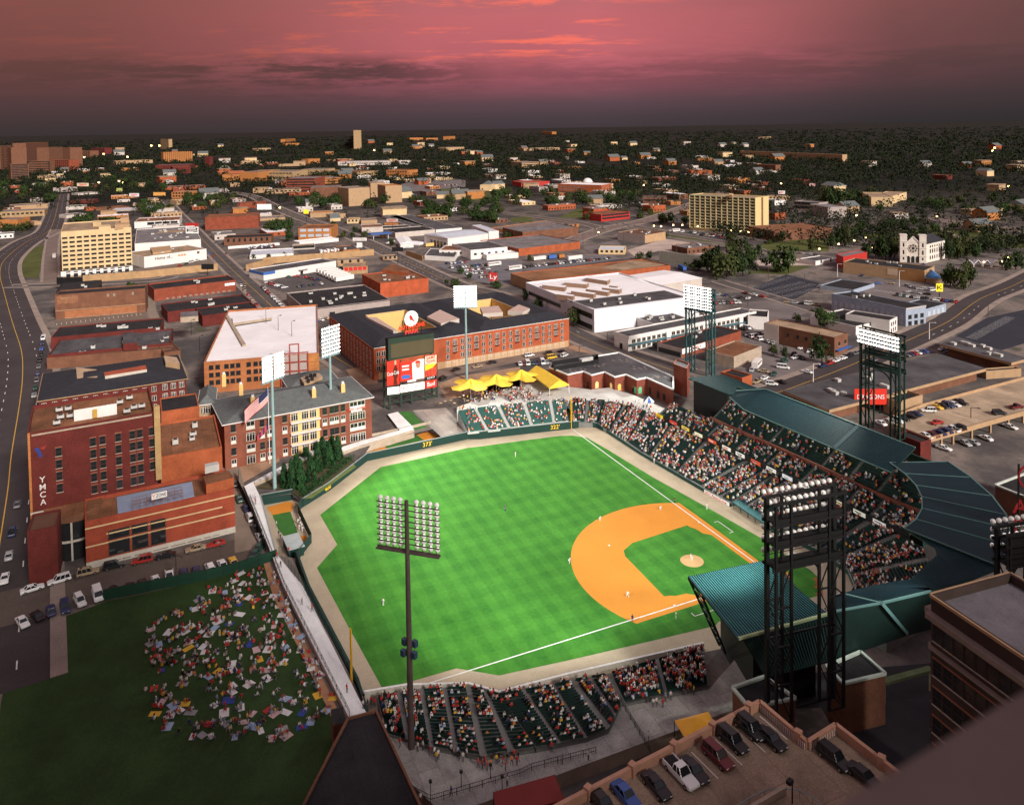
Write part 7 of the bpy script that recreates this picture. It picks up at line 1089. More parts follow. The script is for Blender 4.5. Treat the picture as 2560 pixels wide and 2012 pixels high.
# ================================================================ VEHICLES
def ordn(k):
 tens={2:'twent',3:'thirt',4:'fort',5:'fift',6:'sixt',7:'sevent',8:'eight',9:'ninet'}
 if k<20:return ORD[k]
 n=k+1;t,u=divmod(n,10)
 if n>=100:return f'{n}th'
 return tens[t]+'ieth' if u==0 else tens[t]+'y-'+ORD[u-1]
def car_parts(kind):
 L,W,Hh,dims={'car':(4.7,.88,1.42,(.95,-1.45,.35,-.95)),'suv':(4.8,.92,1.75,(1.0,-2.15,.45,-2.0)),'pickup':(5.4,.95,1.72,(1.0,-.75,.45,-.6)),'van':(5.2,.97,2.05,(1.9,-2.45,1.3,-2.35)),'sports':(4.4,.88,1.25,(.6,-1.5,.0,-.9))}[kind]
 h=L/2;zb=.95 if kind!='van' else 1.15;b=M()
 st=[(h,.38,.60,W*.84),(h-.12,.28,.72,W*.95),(h-.5,.26,.80,W),(dims[0],.26,zb-.06,W),(dims[0]-.3,.26,zb,W),(dims[1]+.3,.26,zb,W),(dims[1],.26,zb-.02,W),(-h+.35,.28,zb-.05 if kind!='pickup' else zb,W),(-h+.06,.32,zb-.12,W*.94),(-h,.40,zb-.25,W*.88)]
 prev=None
 for x,z0,z1,w in st:
  ring=[(x,-w,z0+.1),(x,-w*1.0,(z0+z1)/2),(x,-w*.93,z1-.05),(x,-w*.8,z1),(x,w*.8,z1),(x,w*.93,z1-.05),(x,w,(z0+z1)/2),(x,w,z0+.1),(x,w*.8,z0),(x,-w*.8,z0)]
  if prev:[b.face([prev[i],prev[(i+1)%10],ring[(i+1)%10],ring[i]],OBJC)for i in range(10)]
  else:b.face(ring,OBJC)
  prev=ring
 b.face(prev[::-1],OBJC);x0,x1,t0,t1=dims;wb,wt,zt=W*.86,W*.70 if kind!='van' else W*.84,Hh;zb-=.02
 lo=[(x0,-wb,zb),(x0,wb,zb),(x1,wb,zb),(x1,-wb,zb)];hi=[(t0,-wt,zt-.05),(t0,wt,zt-.05),(t1,wt,zt-.05),(t1,-wt,zt-.05)];g=M()
 for i in range(4):g.face([lo[i],lo[(i+1)%4],hi[(i+1)%4],hi[i]],CARGLASS)
 b.face(hi[::-1],OBJC);top=[(p[0]*.97,p[1]*.9,zt)for p in hi];b.face(top,OBJC);[b.face([hi[i],hi[(i+1)%4],top[(i+1)%4],top[i]],OBJC)for i in range(4)]
 for i in range(4):b.bar(lo[i],hi[i],.09,OBJC)
 for s in(-1,1):
  n=3 if kind in('suv','van')else 2
  for k in range(1,n):f=k/n;b.bar((x0+(x1-x0)*f,s*wb*1.005,zb),(t0+(t1-t0)*f,s*wt*1.005,zt-.05),.08,OBJC)
 if kind=='pickup':b.box(((-h+.1+x1)/2,0,zb-.03),(abs(-h+.1-x1)-.15,W*1.6,.06),BLSTEEL);[b.box(((-h+.1+x1)/2,s*W*.92,zb),(abs(-h+.1-x1),.1,.12),OBJC)for s in(-1,1)]
 wh=M();wh.tube((0,-.11,0),(0,.11,0),.33,.33,TYRE,12);wh.tube((0,-.125,0),(0,.125,0),.19,.19,CHROME,8)
 hl=M();hl.box((0,0,0),(.06,.34,.16),mat('lamp_lens',(.7,.7,.66),.2,0));tl=M();tl.box((0,0,0),(.06,.34,.16),mat('tail_lens',(.35,.01,.01),.3,0))
 ws=[(h-.9,W-.08),(h-.9,-W+.08),(-h+.95,W-.08),(-h+.95,-W+.08)];al=M()
 for src in(b,g):off=len(al.v);al.v+=src.v;al.f+=[tuple(i+off for i in f)for f in src.f];al.m+=[al.mi(src.mats[k])for k in src.m]
 for x,y in ws:al.tube((x,y-.11,.33),(x,y+.11,.33),.33,.33,TYRE,8)
 for s in(-1,1):al.box((h-.06,s*W*.6,.56),(.08,.3,.14),mat('lamp_lens',()));al.box((-h+.06,s*W*.62,.66),(.1,.3,.14),mat('tail_lens',()))
 return dict(body=b.mesh('car_body'),glass=g.mesh('car_windows'),wheel=wh.mesh('car_wheel'),head=hl.mesh('headlight'),tail=tl.mesh('tail_light'),all=al.mesh('whole_car'),ws=ws,h=h,W=W)
CARS={k:car_parts(k)for k in('car','suv','pickup','van','sports')}
CCOL=[('white',(.72,.72,.72),26),('silver',(.36,.37,.38),14),('black',(.012,.012,.014),16),('dark blue',(.02,.035,.10),11),('red',(.36,.025,.02),12),('tan',(.34,.26,.17),7),('dark green',(.015,.07,.05),8),('grey',(.13,.13,.135),9),('yellow',(.7,.42,.05),0),('maroon',(.13,.015,.018),5),('blue',(.04,.10,.34),4)]
CD={n:c for n,c,w in CCOL};KN={'car':'car','suv':'estate car','pickup':'pickup truck','van':'van','sports':'coupe'};CR=random.Random(21);NCAR=[0]
def car(p,ang,label,kind='car',col='white',near=False,group=None):
 NCAR[0]+=1;c=CARS[kind];col=CD[col];nm={'car':'parked_car','suv':'parked_car','sports':'parked_car','pickup':'pickup_truck','van':'parked_van'}[kind];cat={'pickup':'pickup','van':'van'}.get(kind,'car')
 if not near:return tag(inst(nm,c['all'],None,p,ang,None,col),label,cat,group)
 t=thing(nm,p,label,cat,group,ang);inst('body',c['body'],t,col=col);inst('windows',c['glass'],t)
 for x,y in c['ws']:inst('wheel',c['wheel'],t,(x,y,.33))
 for s in(-1,1):inst('headlight',c['head'],t,(c['h']-.05,s*c['W']*.6,.52));inst('tail_light',c['tail'],t,(-c['h']+.04,s*c['W']*.62,.62))
 return t
def pick():return CR.choices([n for n,c,w in CCOL],[w for n,c,w in CCOL])[0]
def row(o,x0,y0,x1,y1,n,along,where,z=CZ+.06,skip=.12,near=False,cols=None,kinds=None,end='left',pts=None):
 P=[G(o,x,y,z)for x,y in pts]if pts else[G(o,x0,y0,z).lerp(G(o,x1,y1,z),k/max(1,n-1))for k in range(n)];n=len(P);k2=0
 for k in range(n):
  if not pts and CR.random()<skip:continue
  d=P[min(k+1,n-1)]-P[max(k-1,0)];a=math.atan2(d.y,d.x)+(0 if along else math.pi/2)+CR.uniform(-.05,.05)
  if CR.random()<.5:a+=math.pi
  kd=kinds[k]if kinds else CR.choices(['car','suv','pickup','van','sports'],[10,4,2,1.2,2])[0];cl=cols[k]if cols else pick()
  if kd=='van' and not cols:cl='white'
  car(P[k],a,f'{cl} {KN[kd]}, {ordn(k2)} from {end} {where}',kd,cl,near,'vehicles '+where);k2+=1
row('i',0,0,0,0,0,True,'along the red brick annex kerb',near=True,pts=[(250,1480),(460,1412),(680,1352),(885,1300),(1105,1258),(1285,1222),(1518,1168),(1675,1132)],cols=['white','white','tan','black','red','black','tan','red'],kinds=['car','suv','suv','suv','suv','car','car','sports'])
row('i',0,0,0,0,0,False,'nosed against the lawn screen',near=True,pts=[(175,1740),(290,1690),(395,1650),(505,1625),(620,1575),(757,1530),(870,1500),(1000,1475),(1105,1450),(1210,1420),(1315,1385),(1425,1366),(1525,1350),(1630,1322),(1725,1292),(1810,1268)],cols=['white','black','dark blue','dark blue','white','white','black','black','black','white','white','dark blue','dark blue','white','white','yellow'],kinds=['car','car','car','suv','suv','van','car','car','suv','car','pickup','car','car','suv','car','sports'])
row('i',0,0,0,0,0,True,'on the gravel alley by the black screen',near=True,pts=[(1822,660),(1856,780),(1915,862),(1942,925),(1990,1015),(2018,1075)],cols=['black','dark green','dark blue','white','black','silver'],kinds=['car','car','car','suv','pickup','car'],end='the far end')
row('i',0,0,0,0,0,True,'in the gravel corner by the green screen',near=True,pts=[(1975,1215),(2010,1158)],cols=['dark green','dark green'],kinds=['car','car'])
row('i',0,0,0,0,0,True,'on the avenue beside the brick tower',near=True,pts=[(38,1400),(70,1222),(95,1035),(135,822)],cols=['white','silver','dark blue','grey'],kinds=['car','car','pickup','car'],end='the near end')
row('e',265,1060,335,615,10,True,'along the avenue by the low warehouses',skip=.05,end='the near end')
row('f',175,215,550,585,18,True,'on the street behind the parking garage',skip=.1,end='the far end');row('a',1870,1290,1990,1440,5,True,'by the long brick warehouse',end='the far end');row('f',545,492,668,460,4,False,'below the wide grey warehouse wall',skip=0)
row('b',215,1265,345,1305,8,False,'in the yard under the blue corner shop',skip=0);row('b',455,1297,630,1275,7,False,'in the yard in front of the white trailers');row('b',380,1222,440,1218,2,True,'beside the white shop wall',skip=0);row('b',510,1225,600,1245,4,False,'beside the white trailers',skip=0)
row('b',1580,1122,1740,1105,7,False,'below the white stepped offices');row('b',1640,1150,1920,1128,14,False,'in the first rank of the used car lot');row('b',1700,1172,1930,1158,12,False,'in the second rank of the used car lot');row('b',1760,1196,1990,1184,11,False,'in the third rank of the used car lot');row('b',1840,1225,1950,1218,5,False,'in the last rank of the used car lot')
row('c',340,1145,1000,1078,26,False,'along the edge of the brown-roofed market',skip=.06);row('c',1480,862,1960,908,16,False,'in the upper rank by the apartment slab');row('c',1690,895,1900,915,8,False,'in the lower rank by the apartment slab');row('c',1820,1425,2010,1420,7,False,'in the lot behind the glaring light tower',skip=.05);row('c',1850,1360,2080,1390,5,False,'in the sparse lot behind the glaring light tower');row('d',10,1350,140,1375,3,True,'on the lane beside the new asphalt lot',skip=0);row('d',340,1420,560,1440,5,True,'on the lane below the pale blue store',skip=0)
row('h',1190,277,1415,305,9,False,'in the marked rank behind the pale blue store',skip=.05);row('h',1480,312,1645,332,6,False,'in the marked rank under the yellow billboard',skip=0);row('h',0,0,0,0,0,True,'scattered in the theatre car park',pts=[(1040,187),(1140,185),(1275,208),(1315,222),(1385,232),(1460,240),(1270,250),(1342,262),(1420,270),(790,190),(816,196),(915,126)])
row('h',40,590,140,622,6,False,'by the pale-ended brick building',skip=0);row('h',0,0,0,0,0,True,'scattered in the big-tree shopping lot',pts=[(390,742),(450,690),(512,716),(312,790),(402,765),(445,768),(180,640),(225,650),(60,862),(150,872),(232,892),(100,952),(160,925)]);row('h',0,0,0,0,0,False,'near the sidewalk of the avenue',near=True,pts=[(305,842),(215,970),(288,955),(487,875)],cols=['white','white','black','white'],kinds=['van','suv','car','car'])
row('h',610,828,870,732,6,True,'parked along the avenue kerb',skip=.0);row('h',1255,745,1395,716,6,False,'between the strip mall roofs',skip=0);row('h',1540,700,1960,820,8,False,'in the gap between the two strip roofs',skip=.1)
zz=CZ+3.47
row('h',0,0,0,0,0,False,'in the far rank of the parking terrace',z=zz,near=True,pts=[(1500,1150),(1545,1143),(1585,1138),(1630,1130),(1680,1115)],cols=['yellow','black','dark blue','white','black'],kinds=['sports','car','suv','car','pickup']);row('h',0,0,0,0,0,True,'standing loose on the parking terrace',z=zz,near=True,pts=[(1432,1178),(1980,1197),(2115,1150),(1500,1272)],cols=['white','black','maroon','red'],kinds=['suv','suv','pickup','car'])
row('h',0,0,0,0,0,False,'in the near rank of the parking terrace',z=zz,near=True,pts=[(1410,1375),(1465,1366),(1515,1352),(1565,1337),(1612,1322),(1668,1310)],cols=['white','maroon','dark blue','dark blue','white','black'],kinds=['car','car','car','car','pickup','suv']);row('h',0,0,0,0,0,False,'in the rank under the tall lattice tower',z=zz,near=True,pts=[(1060,1275),(1125,1268),(1185,1255),(1235,1240),(1290,1222),(1335,1205)],cols=['white','silver','white','black','black','dark blue'],kinds=['car','car','pickup','car','car','car']);row('h',0,0,0,0,0,False,'parked below the terrace edge',near=True,pts=[(1715,1432),(1770,1425),(1875,1392),(1550,1470),(2065,1305)],cols=['silver','silver','white','white','white'],kinds=['car','car','car','car','car'])
row('f',0,0,0,0,0,True,'on the dusty street before the red brick apartments',near=True,pts=[(1575,928),(1678,858),(1842,835),(1955,802),(1957,812)][:4],cols=['black','black','tan','black'],kinds=['suv','car','car','car']);row('g',0,0,0,0,0,True,'by the right end of the red brick apartments',pts=[(90,803),(382,748),(545,733),(640,720),(655,748),(555,765)],cols=['black','white','black','black','white','yellow'],kinds=['car','suv','suv','car','suv','van']);row('g',310,812,545,800,9,False,'behind the yellow tent',skip=0)
row('g',1165,655,1370,672,5,False,'under the motel canopy',skip=0);row('g',2040,540,2160,520,5,False,'in the motel court',skip=0);row('g',2100,590,2170,575,3,False,'in the lower motel court',skip=0);row('a',690,1210,1020,1190,11,False,'before the podium of the cream office slab',skip=.05);row('a',1350,1150,1530,1095,5,True,'below the white painted wall',skip=.1);row('a',0,0,0,0,0,True,'driving on the street by the painted wall',pts=[(1620,1040),(1650,1062),(1677,958),(1757,1042),(1900,1290)])
row('a',1930,1000,2130,985,9,False,'in the small lot above the red doors');row('b',80,995,260,978,8,False,'in the lot behind the storage building');row('d',1065,842,1300,852,9,False,'by the park trees beyond the church');row('b',1265,570,1380,585,8,False,'in the far lot right of the blank slabs');row('b',1560,510,1680,505,9,False,'in the far lot by the pavilion');row('d',400,1035,560,1055,6,True,'by the red hall',skip=.1)
# the deck of the rooftop car park: cars side by side, noses away from the parapet
for(x,y),kd,cl,lb in(((1560,1462),'pickup','white','white pickup truck with an empty bed on the rooftop parking deck'),((1845,1330),'suv','maroon','brownish estate car with a ribbed roof on the rooftop parking deck'),((1660,1440),'car','black','black car between the white pickup and the brown estate on the rooftop deck'),((1960,1210),'suv','black','black estate car next to the parapet pier on the rooftop deck'),((2080,1110),'car','black','black car nearest the inner corner of the rooftop parapet'),((1370,1560),'car','black','black car just left of the white pickup on the rooftop deck'),((1130,1630),'car','blue','dark blue car at the bottom edge of the rooftop deck'),((950,1690),'car','black','black car left of the blue car at the bottom edge')):
 p=G('o',x,y,20.02+.4);p=V(p.x,p.y,19.98);car(p,math.atan2(DN.y,DN.x)+CR.uniform(-.04,.04),lb,kd,cl,True)
for(x,y),kd,lb in(((60,1110),'suv','black estate car against the picketed parapet wall on the rooftop deck'),((210,1190),'car','black car at the end of the picketed parapet wall on the rooftop deck'),((700,1340),'suv','big black car in the notch of the rooftop parapet'),((930,1480),'car','black car beside the high-rise ledge on the rooftop deck')):p=G('q',x,y,20.5);car(V(p.x,p.y,19.98),math.atan2(DN.y,DN.x),lb,kd,'black',True)
# trailers, box trucks, buses
def truck(nm,p,a,L,W,Hh,m,label,cat,group=None,cabm=None,z=.9,win=False):
 t=thing(nm,p,label,cat,group,a);b=M();b.box((0,0,z),(L,W,Hh),m);o=bpy.data.objects.new('box_body',b.mesh('box_body'));COL.objects.link(o);o.parent=t
 if cabm:c=M();c.box((L/2+.9,0,.5),(1.7,W*.92,1.9),cabm);c.box((L/2+.95,0,1.45),(1.65,W*.94,.6),CARGLASS);o=bpy.data.objects.new('cab',c.mesh('cab'));COL.objects.link(o);o.parent=t
 if win:
  c=M();[c.box((-L/2+.9+k*1.15,s*W/2,z+Hh*.5),(.85,.06,Hh*.32),CARGLASS)for k in range(int((L-1)/1.15))for s in(-1,1)];c.box((L/2,0,z+Hh*.4),(.06,W*.85,Hh*.45),CARGLASS);o=bpy.data.objects.new('windows',c.mesh('windows'));COL.objects.link(o);o.parent=t
 c=M()
 for x in(-L*.36,L*.36):[c.tube((x,y-.12,.45),(x,y+.12,.45),.45,.45,TYRE,10)for y in(-W/2+.2,W/2-.2)]
 o=bpy.data.objects.new('wheels',c.mesh('wheels'));COL.objects.link(o);o.parent=t;return t
A,Bq=G('b',600,1205),G('b',800,1262);d=(G('b',880,1235)-G('b',720,1262)).normalized()
for k in range(7):p=G('b',665+24*k,1188+10.5*k);truck('box_trailer',p+V(0,0,.03),math.atan2(d.y,d.x),14,2.6,2.9,mat('trailer_white',(.72,.70,.68),.6,.08),f'white box trailer, {ordn(k)} from the shop end of the trailer rank','trailer','white trailers in the yard')
for k in range(11):p=G('b',630+27*k,1040-3*k+(k%2)*6);truck('rental_truck',p+V(0,0,.03),.08+math.pi*(k%2),5.5,2.3,2.5,mat('trailer_white',()),f'white rental truck with orange skirt, {ordn(k)} from the left in the truck yard','truck','rental trucks in the yard',mat('rental_orange',(.6,.14,.03),.6,.1))
for(o,x,y,L,m,lb,nm,wn,a)in(('a',422,1070,10,'white','white and red bus on the side road beside the cream office slab','bus',True,0.1),('h',100,835,8,'white','white minibus in the shopping lot beside the stadium','bus',True,-.95),('c',1570,1165,11,'bluep','dark blue and white bus by the big trees','bus',True,-.3),('c',735,1085,13,'white','big white trailer in front of the brick hall','box_trailer',False,-1.45),('c',560,1080,7,'bluep','blue container in front of the brick hall','container',False,-1.45),('c',630,1075,5,'orange','orange container in front of the brick hall','container',False,-1.45),('c',460,1090,11,'white','white trailer left of the blue container','box_trailer',False,-1.45),('c',110,1135,11,'white','white mobile home trailer at the used car lot','box_trailer',True,-1.4),('c',270,1165,11,'white','white diner-like trailer with a row of windows at the lot edge','box_trailer',True,-1.4),('c',1520,870,8,'white','white minibus by the apartment slab','bus',True,-1.6),('b',1470,985,8,'yellow','yellow lorry beside the metal sheds','truck',False,-1.4),('b',1110,915,5,'yellow','yellow truck under the blue canopy','truck',False,-1.4)):
 truck(nm,G(o,x,y)+V(0,0,.05),a,L,2.5,2.5,W_[m]if m in W_ else YEL,lb,{'box_trailer':'trailer'}.get(nm,nm),None,None,.7,wn)
t=thing('canopy',G('b',1085,905),'bright blue canopy roof of the filling forecourt beside the bakery','canopy');p=G('b',1085,880,CZ+5);b=M();b.box((p.x,p.y,CZ+4.6),(12,20,.9),W_['bluep'],.05,RF['blue']);b.obj('roof',t);[M().box((p.x+x,p.y+y,CZ),(.4,.4,4.6),WHT).obj('post',t)for x in(-4,4)for y in(-7,7)]
# ================================================================ TREES
def leaf_mat(name,a,b_):
 m=bpy.data.materials.new(name);m.use_nodes=True;nt=m.node_tree;N=nt.nodes;L=nt.links.new;b=N['Principled BSDF'];b.inputs['Roughness'].default_value=.8;b.inputs['Specular IOR Level'].default_value=.15
 ge=N.new('ShaderNodeNewGeometry');t=N.new('ShaderNodeTexNoise');t.inputs['Scale'].default_value=.9;t.inputs['Detail'].default_value=5;L(ge.outputs['Position'],t.inputs['Vector']);r=N.new('ShaderNodeValToRGB');e=r.color_ramp.elements;e[0].position=.35;e[1].position=.68;e[0].color=a+(1,);e[1].color=b_+(1,);L(t.outputs[0],r.inputs[0]);L(r.outputs[0],b.inputs['Base Color']);return m
LEAF=[leaf_mat('leaves_dark',(.010,.022,.008),(.040,.068,.018)),leaf_mat('leaves_mid',(.014,.034,.010),(.060,.095,.022)),leaf_mat('leaves_olive',(.022,.034,.010),(.075,.088,.026))];CYL=leaf_mat('cypress_leaves',(.008,.030,.012),(.030,.085,.025));BARK=mat('bark',(.07,.045,.03),.9,.3,1.5)
def crown(seed,n=46,per=17,leafm=LEAF[0],conifer=False):
 r=random.Random(seed);vs=[];fs=[];lobes=[(V(r.uniform(-.5,.5),r.uniform(-.5,.5),r.uniform(.35,.95)),r.uniform(.3,.55))for _ in range(7)]+[(V(0,0,.62),.55)]
 for i in range(n):
  if conifer:z=r.random()**.8;a=r.uniform(0,6.283);w=.46*(1-z)**.75*(1-.35*(z<.06))*r.uniform(.75,1.1);c=V(w*math.cos(a),w*math.sin(a),z);rad=.10
  else:
   lo,lr=lobes[i%8];q=V(r.gauss(0,1),r.gauss(0,1),r.gauss(0,.8)).normalized();c=lo+q*lr*r.uniform(.65,1.0);c.z=max(.18,c.z);rad=.17
  for k in range(per):
   p=c+V(r.gauss(0,1),r.gauss(0,1),r.gauss(0,.8))*rad*.6;s=r.uniform(.04,.09)*(1 if not conifer else.8);nn=(p-V(0,0,.5)).normalized()+V(r.uniform(-.9,.9),r.uniform(-.9,.9),r.uniform(-.5,1.1));nn.normalize();u=nn.orthogonal().normalized();w=nn.cross(u);th=r.uniform(0,6.283);u,w=u*math.cos(th)+w*math.sin(th),w*math.cos(th)-u*math.sin(th);b0=len(vs)
   vs+=[tuple(p+u*s*1.3),tuple(p+w*s*.8),tuple(p-u*s*1.3),tuple(p-w*s*.8)];fs.append((b0,b0+1,b0+2,b0+3))
 me=bpy.data.meshes.new('leaf_crown');me.from_pydata(vs,[],fs);me.materials.append(leafm);me.update();return me
def trunk_mesh(seed):
 r=random.Random(seed);b=M();b.tube((0,0,0),(0,0,.42),.035,.024,BARK,7)
 for k in range(5):a=k*1.26+r.uniform(-.3,.3);b.tube((0,0,.28+.03*k),(.26*math.cos(a),.26*math.sin(a),.55+.06*k),.018,.006,BARK,5)
 return b.mesh('tree_trunk')
CRW=[crown(s,56,18,LEAF[s%3])for s in range(6)];CYP=[crown(40+s,110,20,CYL,True)for s in range(2)];TRK=[trunk_mesh(s)for s in range(2)];TREEXY=[];NTREE=[0]
def tree(p,h,w,label,group,k=None,conifer=False):
 NTREE[0]+=1;t=thing('cypress_tree' if conifer else 'broadleaf_tree',p,label,'tree',group);k=rnd.randrange(6)if k is None else k;rz=rnd.uniform(0,6.28);TREEXY.append((p.x,p.y,w/2))
 inst('crown',CYP[k%2]if conifer else CRW[k],t,(0,0,.0 if conifer else -h*.02),rz,(w,w,h)if conifer else(w*.62,w*.62,h*.78));inst('trunk',TRK[k%2],t,(0,0,0),rz,(h*.7,h*.7,h));return t
def trees(o,lst,where,group,z=CZ,conifer=False):
 for k,(x,y,wpx,yt)in enumerate(lst):
  p=G(o,x,y,z);h=HT(p,o,yt);w=(G(o,x+wpx/2,y,z)-G(o,x-wpx/2,y,z)).length
  tree(p,h,w,f'{"dark cypress" if conifer else "leafy tree"}, {ordn(k)} from the left {where}',group,None,conifer)
trees('j',[(345,672,85,505),(400,690,80,470),(440,570,90,425),(470,685,95,470),(512,455,80,370),(552,632,95,440),(602,560,85,340),(640,440,90,295),(690,520,95,330),(715,420,85,285),(760,470,85,290)],'in the bank behind the left-centre wall','cypresses behind the left-centre wall',2.3,True)
hb=M();r=random.Random(9);hq=[G('j',480,745,2.35),G('j',640,630,2.4),G('j',870,445,2.4)];hv=[];hf=[]
for i in range(2):
 for k in range(900):p=hq[i].lerp(hq[i+1],r.random())+V(r.gauss(0,.7),r.gauss(0,.7),abs(r.gauss(.5,.35)));s=r.uniform(.10,.22);q=V(r.gauss(0,1),r.gauss(0,1),r.gauss(.6,1)).normalized();u=q.orthogonal().normalized();w=q.cross(u);hb.face([p+u*s,p+w*s,p-u*s,p-w*s],CYL)
hb.obj('hedge',org=hq[1],label='low clipped hedge along the top of the left-centre wall',cat='hedge')
trees('c',[(365,1412,110,1300),(470,1462,110,1375),(545,1478,80,1380),(725,1600,115,1448)],'along the street front of the white works','street trees by the white works')
trees('c',[(1690,1165,150,1080),(1800,1190,200,985),(1915,1225,250,990),(2040,1215,200,1000),(1985,1010,170,890),(2100,1150,120,960)],'in the big clump below the apartment slab','big trees below the apartment slab')
trees('c',[(200,915,60,865),(245,918,50,872),(290,918,50,872),(415,905,70,850),(570,890,55,828),(675,875,55,805),(840,775,90,705),(1120,745,60,690),(1245,762,70,708),(1322,738,55,680),(1420,805,90,720),(1490,800,80,715),(1590,810,70,745),(1230,935,50,885),(1445,915,40,868),(1240,1085,60,1025),(1310,1085,60,1015),(1775,820,40,780),(385,1095,40,1040)],'among the crossroads right of centre','scattered trees by the crossroads')
trees('d',[(105,1055,60,960),(165,960,30,935),(200,965,40,925),(235,960,40,915),(290,945,50,860),(270,1185,240,985),(365,1010,30,980),(410,1025,40,985),(530,1025,55,910),(300,830,60,800),(395,880,80,815),(500,880,40,850),(585,900,50,855)],'on the grass by the apartment slab','trees on the grass by the slab')
trees('d',[(620,690,130,520),(690,700,150,500),(750,690,90,560)],'in front of the two motel wings','big dark trees by the motel');trees('d',[(690,1000,80,880),(740,980,80,830),(790,980,70,815),(850,930,70,830),(905,890,80,780),(1000,870,55,815),(1095,865,70,770),(1145,860,60,770),(1240,870,75,755),(1310,820,60,745),(1390,880,70,805),(1485,870,80,795),(1560,900,50,850)],'in the park rows behind the church','park trees behind the church')
trees('d',[(950,1085,90,950),(1020,1080,100,920),(1100,1085,110,900),(1165,1080,80,905)],'in the dark group left of the church','dark trees left of the church');trees('d',[(1590,1090,90,930),(1660,1080,90,900),(1730,1060,100,900),(1800,1080,100,930),(1600,1290,130,1120),(1690,1310,150,1090),(1760,1260,90,1120)],'in the dark group right of the church','dark trees right of the church');trees('d',[(1630,850,70,790),(1710,930,80,850),(1840,880,55,805),(1930,870,55,820),(1880,1010,90,910),(1980,1020,100,930),(2070,980,80,890),(2140,960,70,900),(2110,1160,110,1010),(2040,1170,90,1040)],'in the park at the right edge','park trees at the right edge')
trees('h',[(605,800,155,585),(320,770,50,660),(225,740,60,640),(640,520,165,370),(410,480,60,410),(530,400,30,380)],'around the pale-ended brick building','trees by the brick building');trees('b',[(235,870,90,780),(300,880,110,765),(365,870,90,760),(385,945,75,840),(455,660,70,590),(100,1080,40,1040),(225,1075,40,1035),(345,1065,40,1025),(725,835,40,780),(800,910,60,860),(865,915,50,870),(890,870,50,825),(975,910,60,850),(1180,975,50,920),(785,1180,35,1135),(1065,1330,75,1270)],'along the two avenues left of centre','trees along the avenues')
trees('b',[(1710,1195,50,1145),(1785,1235,50,1180),(1600,1270,40,1238),(1680,1300,80,1230),(1985,1310,90,1245)],'on the pavement by the used car lot','pavement trees by the car lot');trees('a',[(600,1205,60,1135),(690,810,70,710),(835,800,110,745),(180,860,120,790),(60,860,90,800),(610,800,90,735),(1020,1300,60,1255),(2140,850,120,765),(2090,880,60,830)],'around the cream office slab','trees around the office slab')
# groves: every tree is its own thing
def grove(o,x0,y0,x1,y1,n,where,hm=(9,15),seed=1):
 r=random.Random(seed);
 for k in range(n):
  p=G(o,r.uniform(x0,x1),y0+(y1-y0)*r.random());h=r.uniform(*hm);tree(p,h,h*r.uniform(.8,1.25),'bushy dark tree '+where,'trees '+where)
grove('b',1330,640,1640,760,14,'in the wood behind the storage rows',seed=2);grove('b',1650,660,2030,800,14,'in the right half of the wood behind the storage rows',seed=3);grove('c',100,560,620,690,16,'in the wood below the domed school',seed=4);grove('c',680,600,1220,660,13,'right of the domed school',seed=5);grove('b',560,600,800,690,12,'beneath the blank tan slabs',(10,16),6);grove('b',860,650,1120,690,7,'before the right blank slabs',(10,16),7);grove('a',1090,670,1330,750,12,'behind the cluttered white buildings',seed=8);grove('a',1450,610,1860,710,16,'behind the red brick store',seed=9);grove('a',560,470,1280,550,18,'in the grove beyond the office slab',(10,16),10);grove('a',0,470,400,640,16,'at the left of the boulevard',(10,16),11);grove('d',800,560,1060,720,10,'before the cream lit building',(9,14),12);grove('d',1280,620,2170,760,16,'beyond the pale highway',(9,14),13)
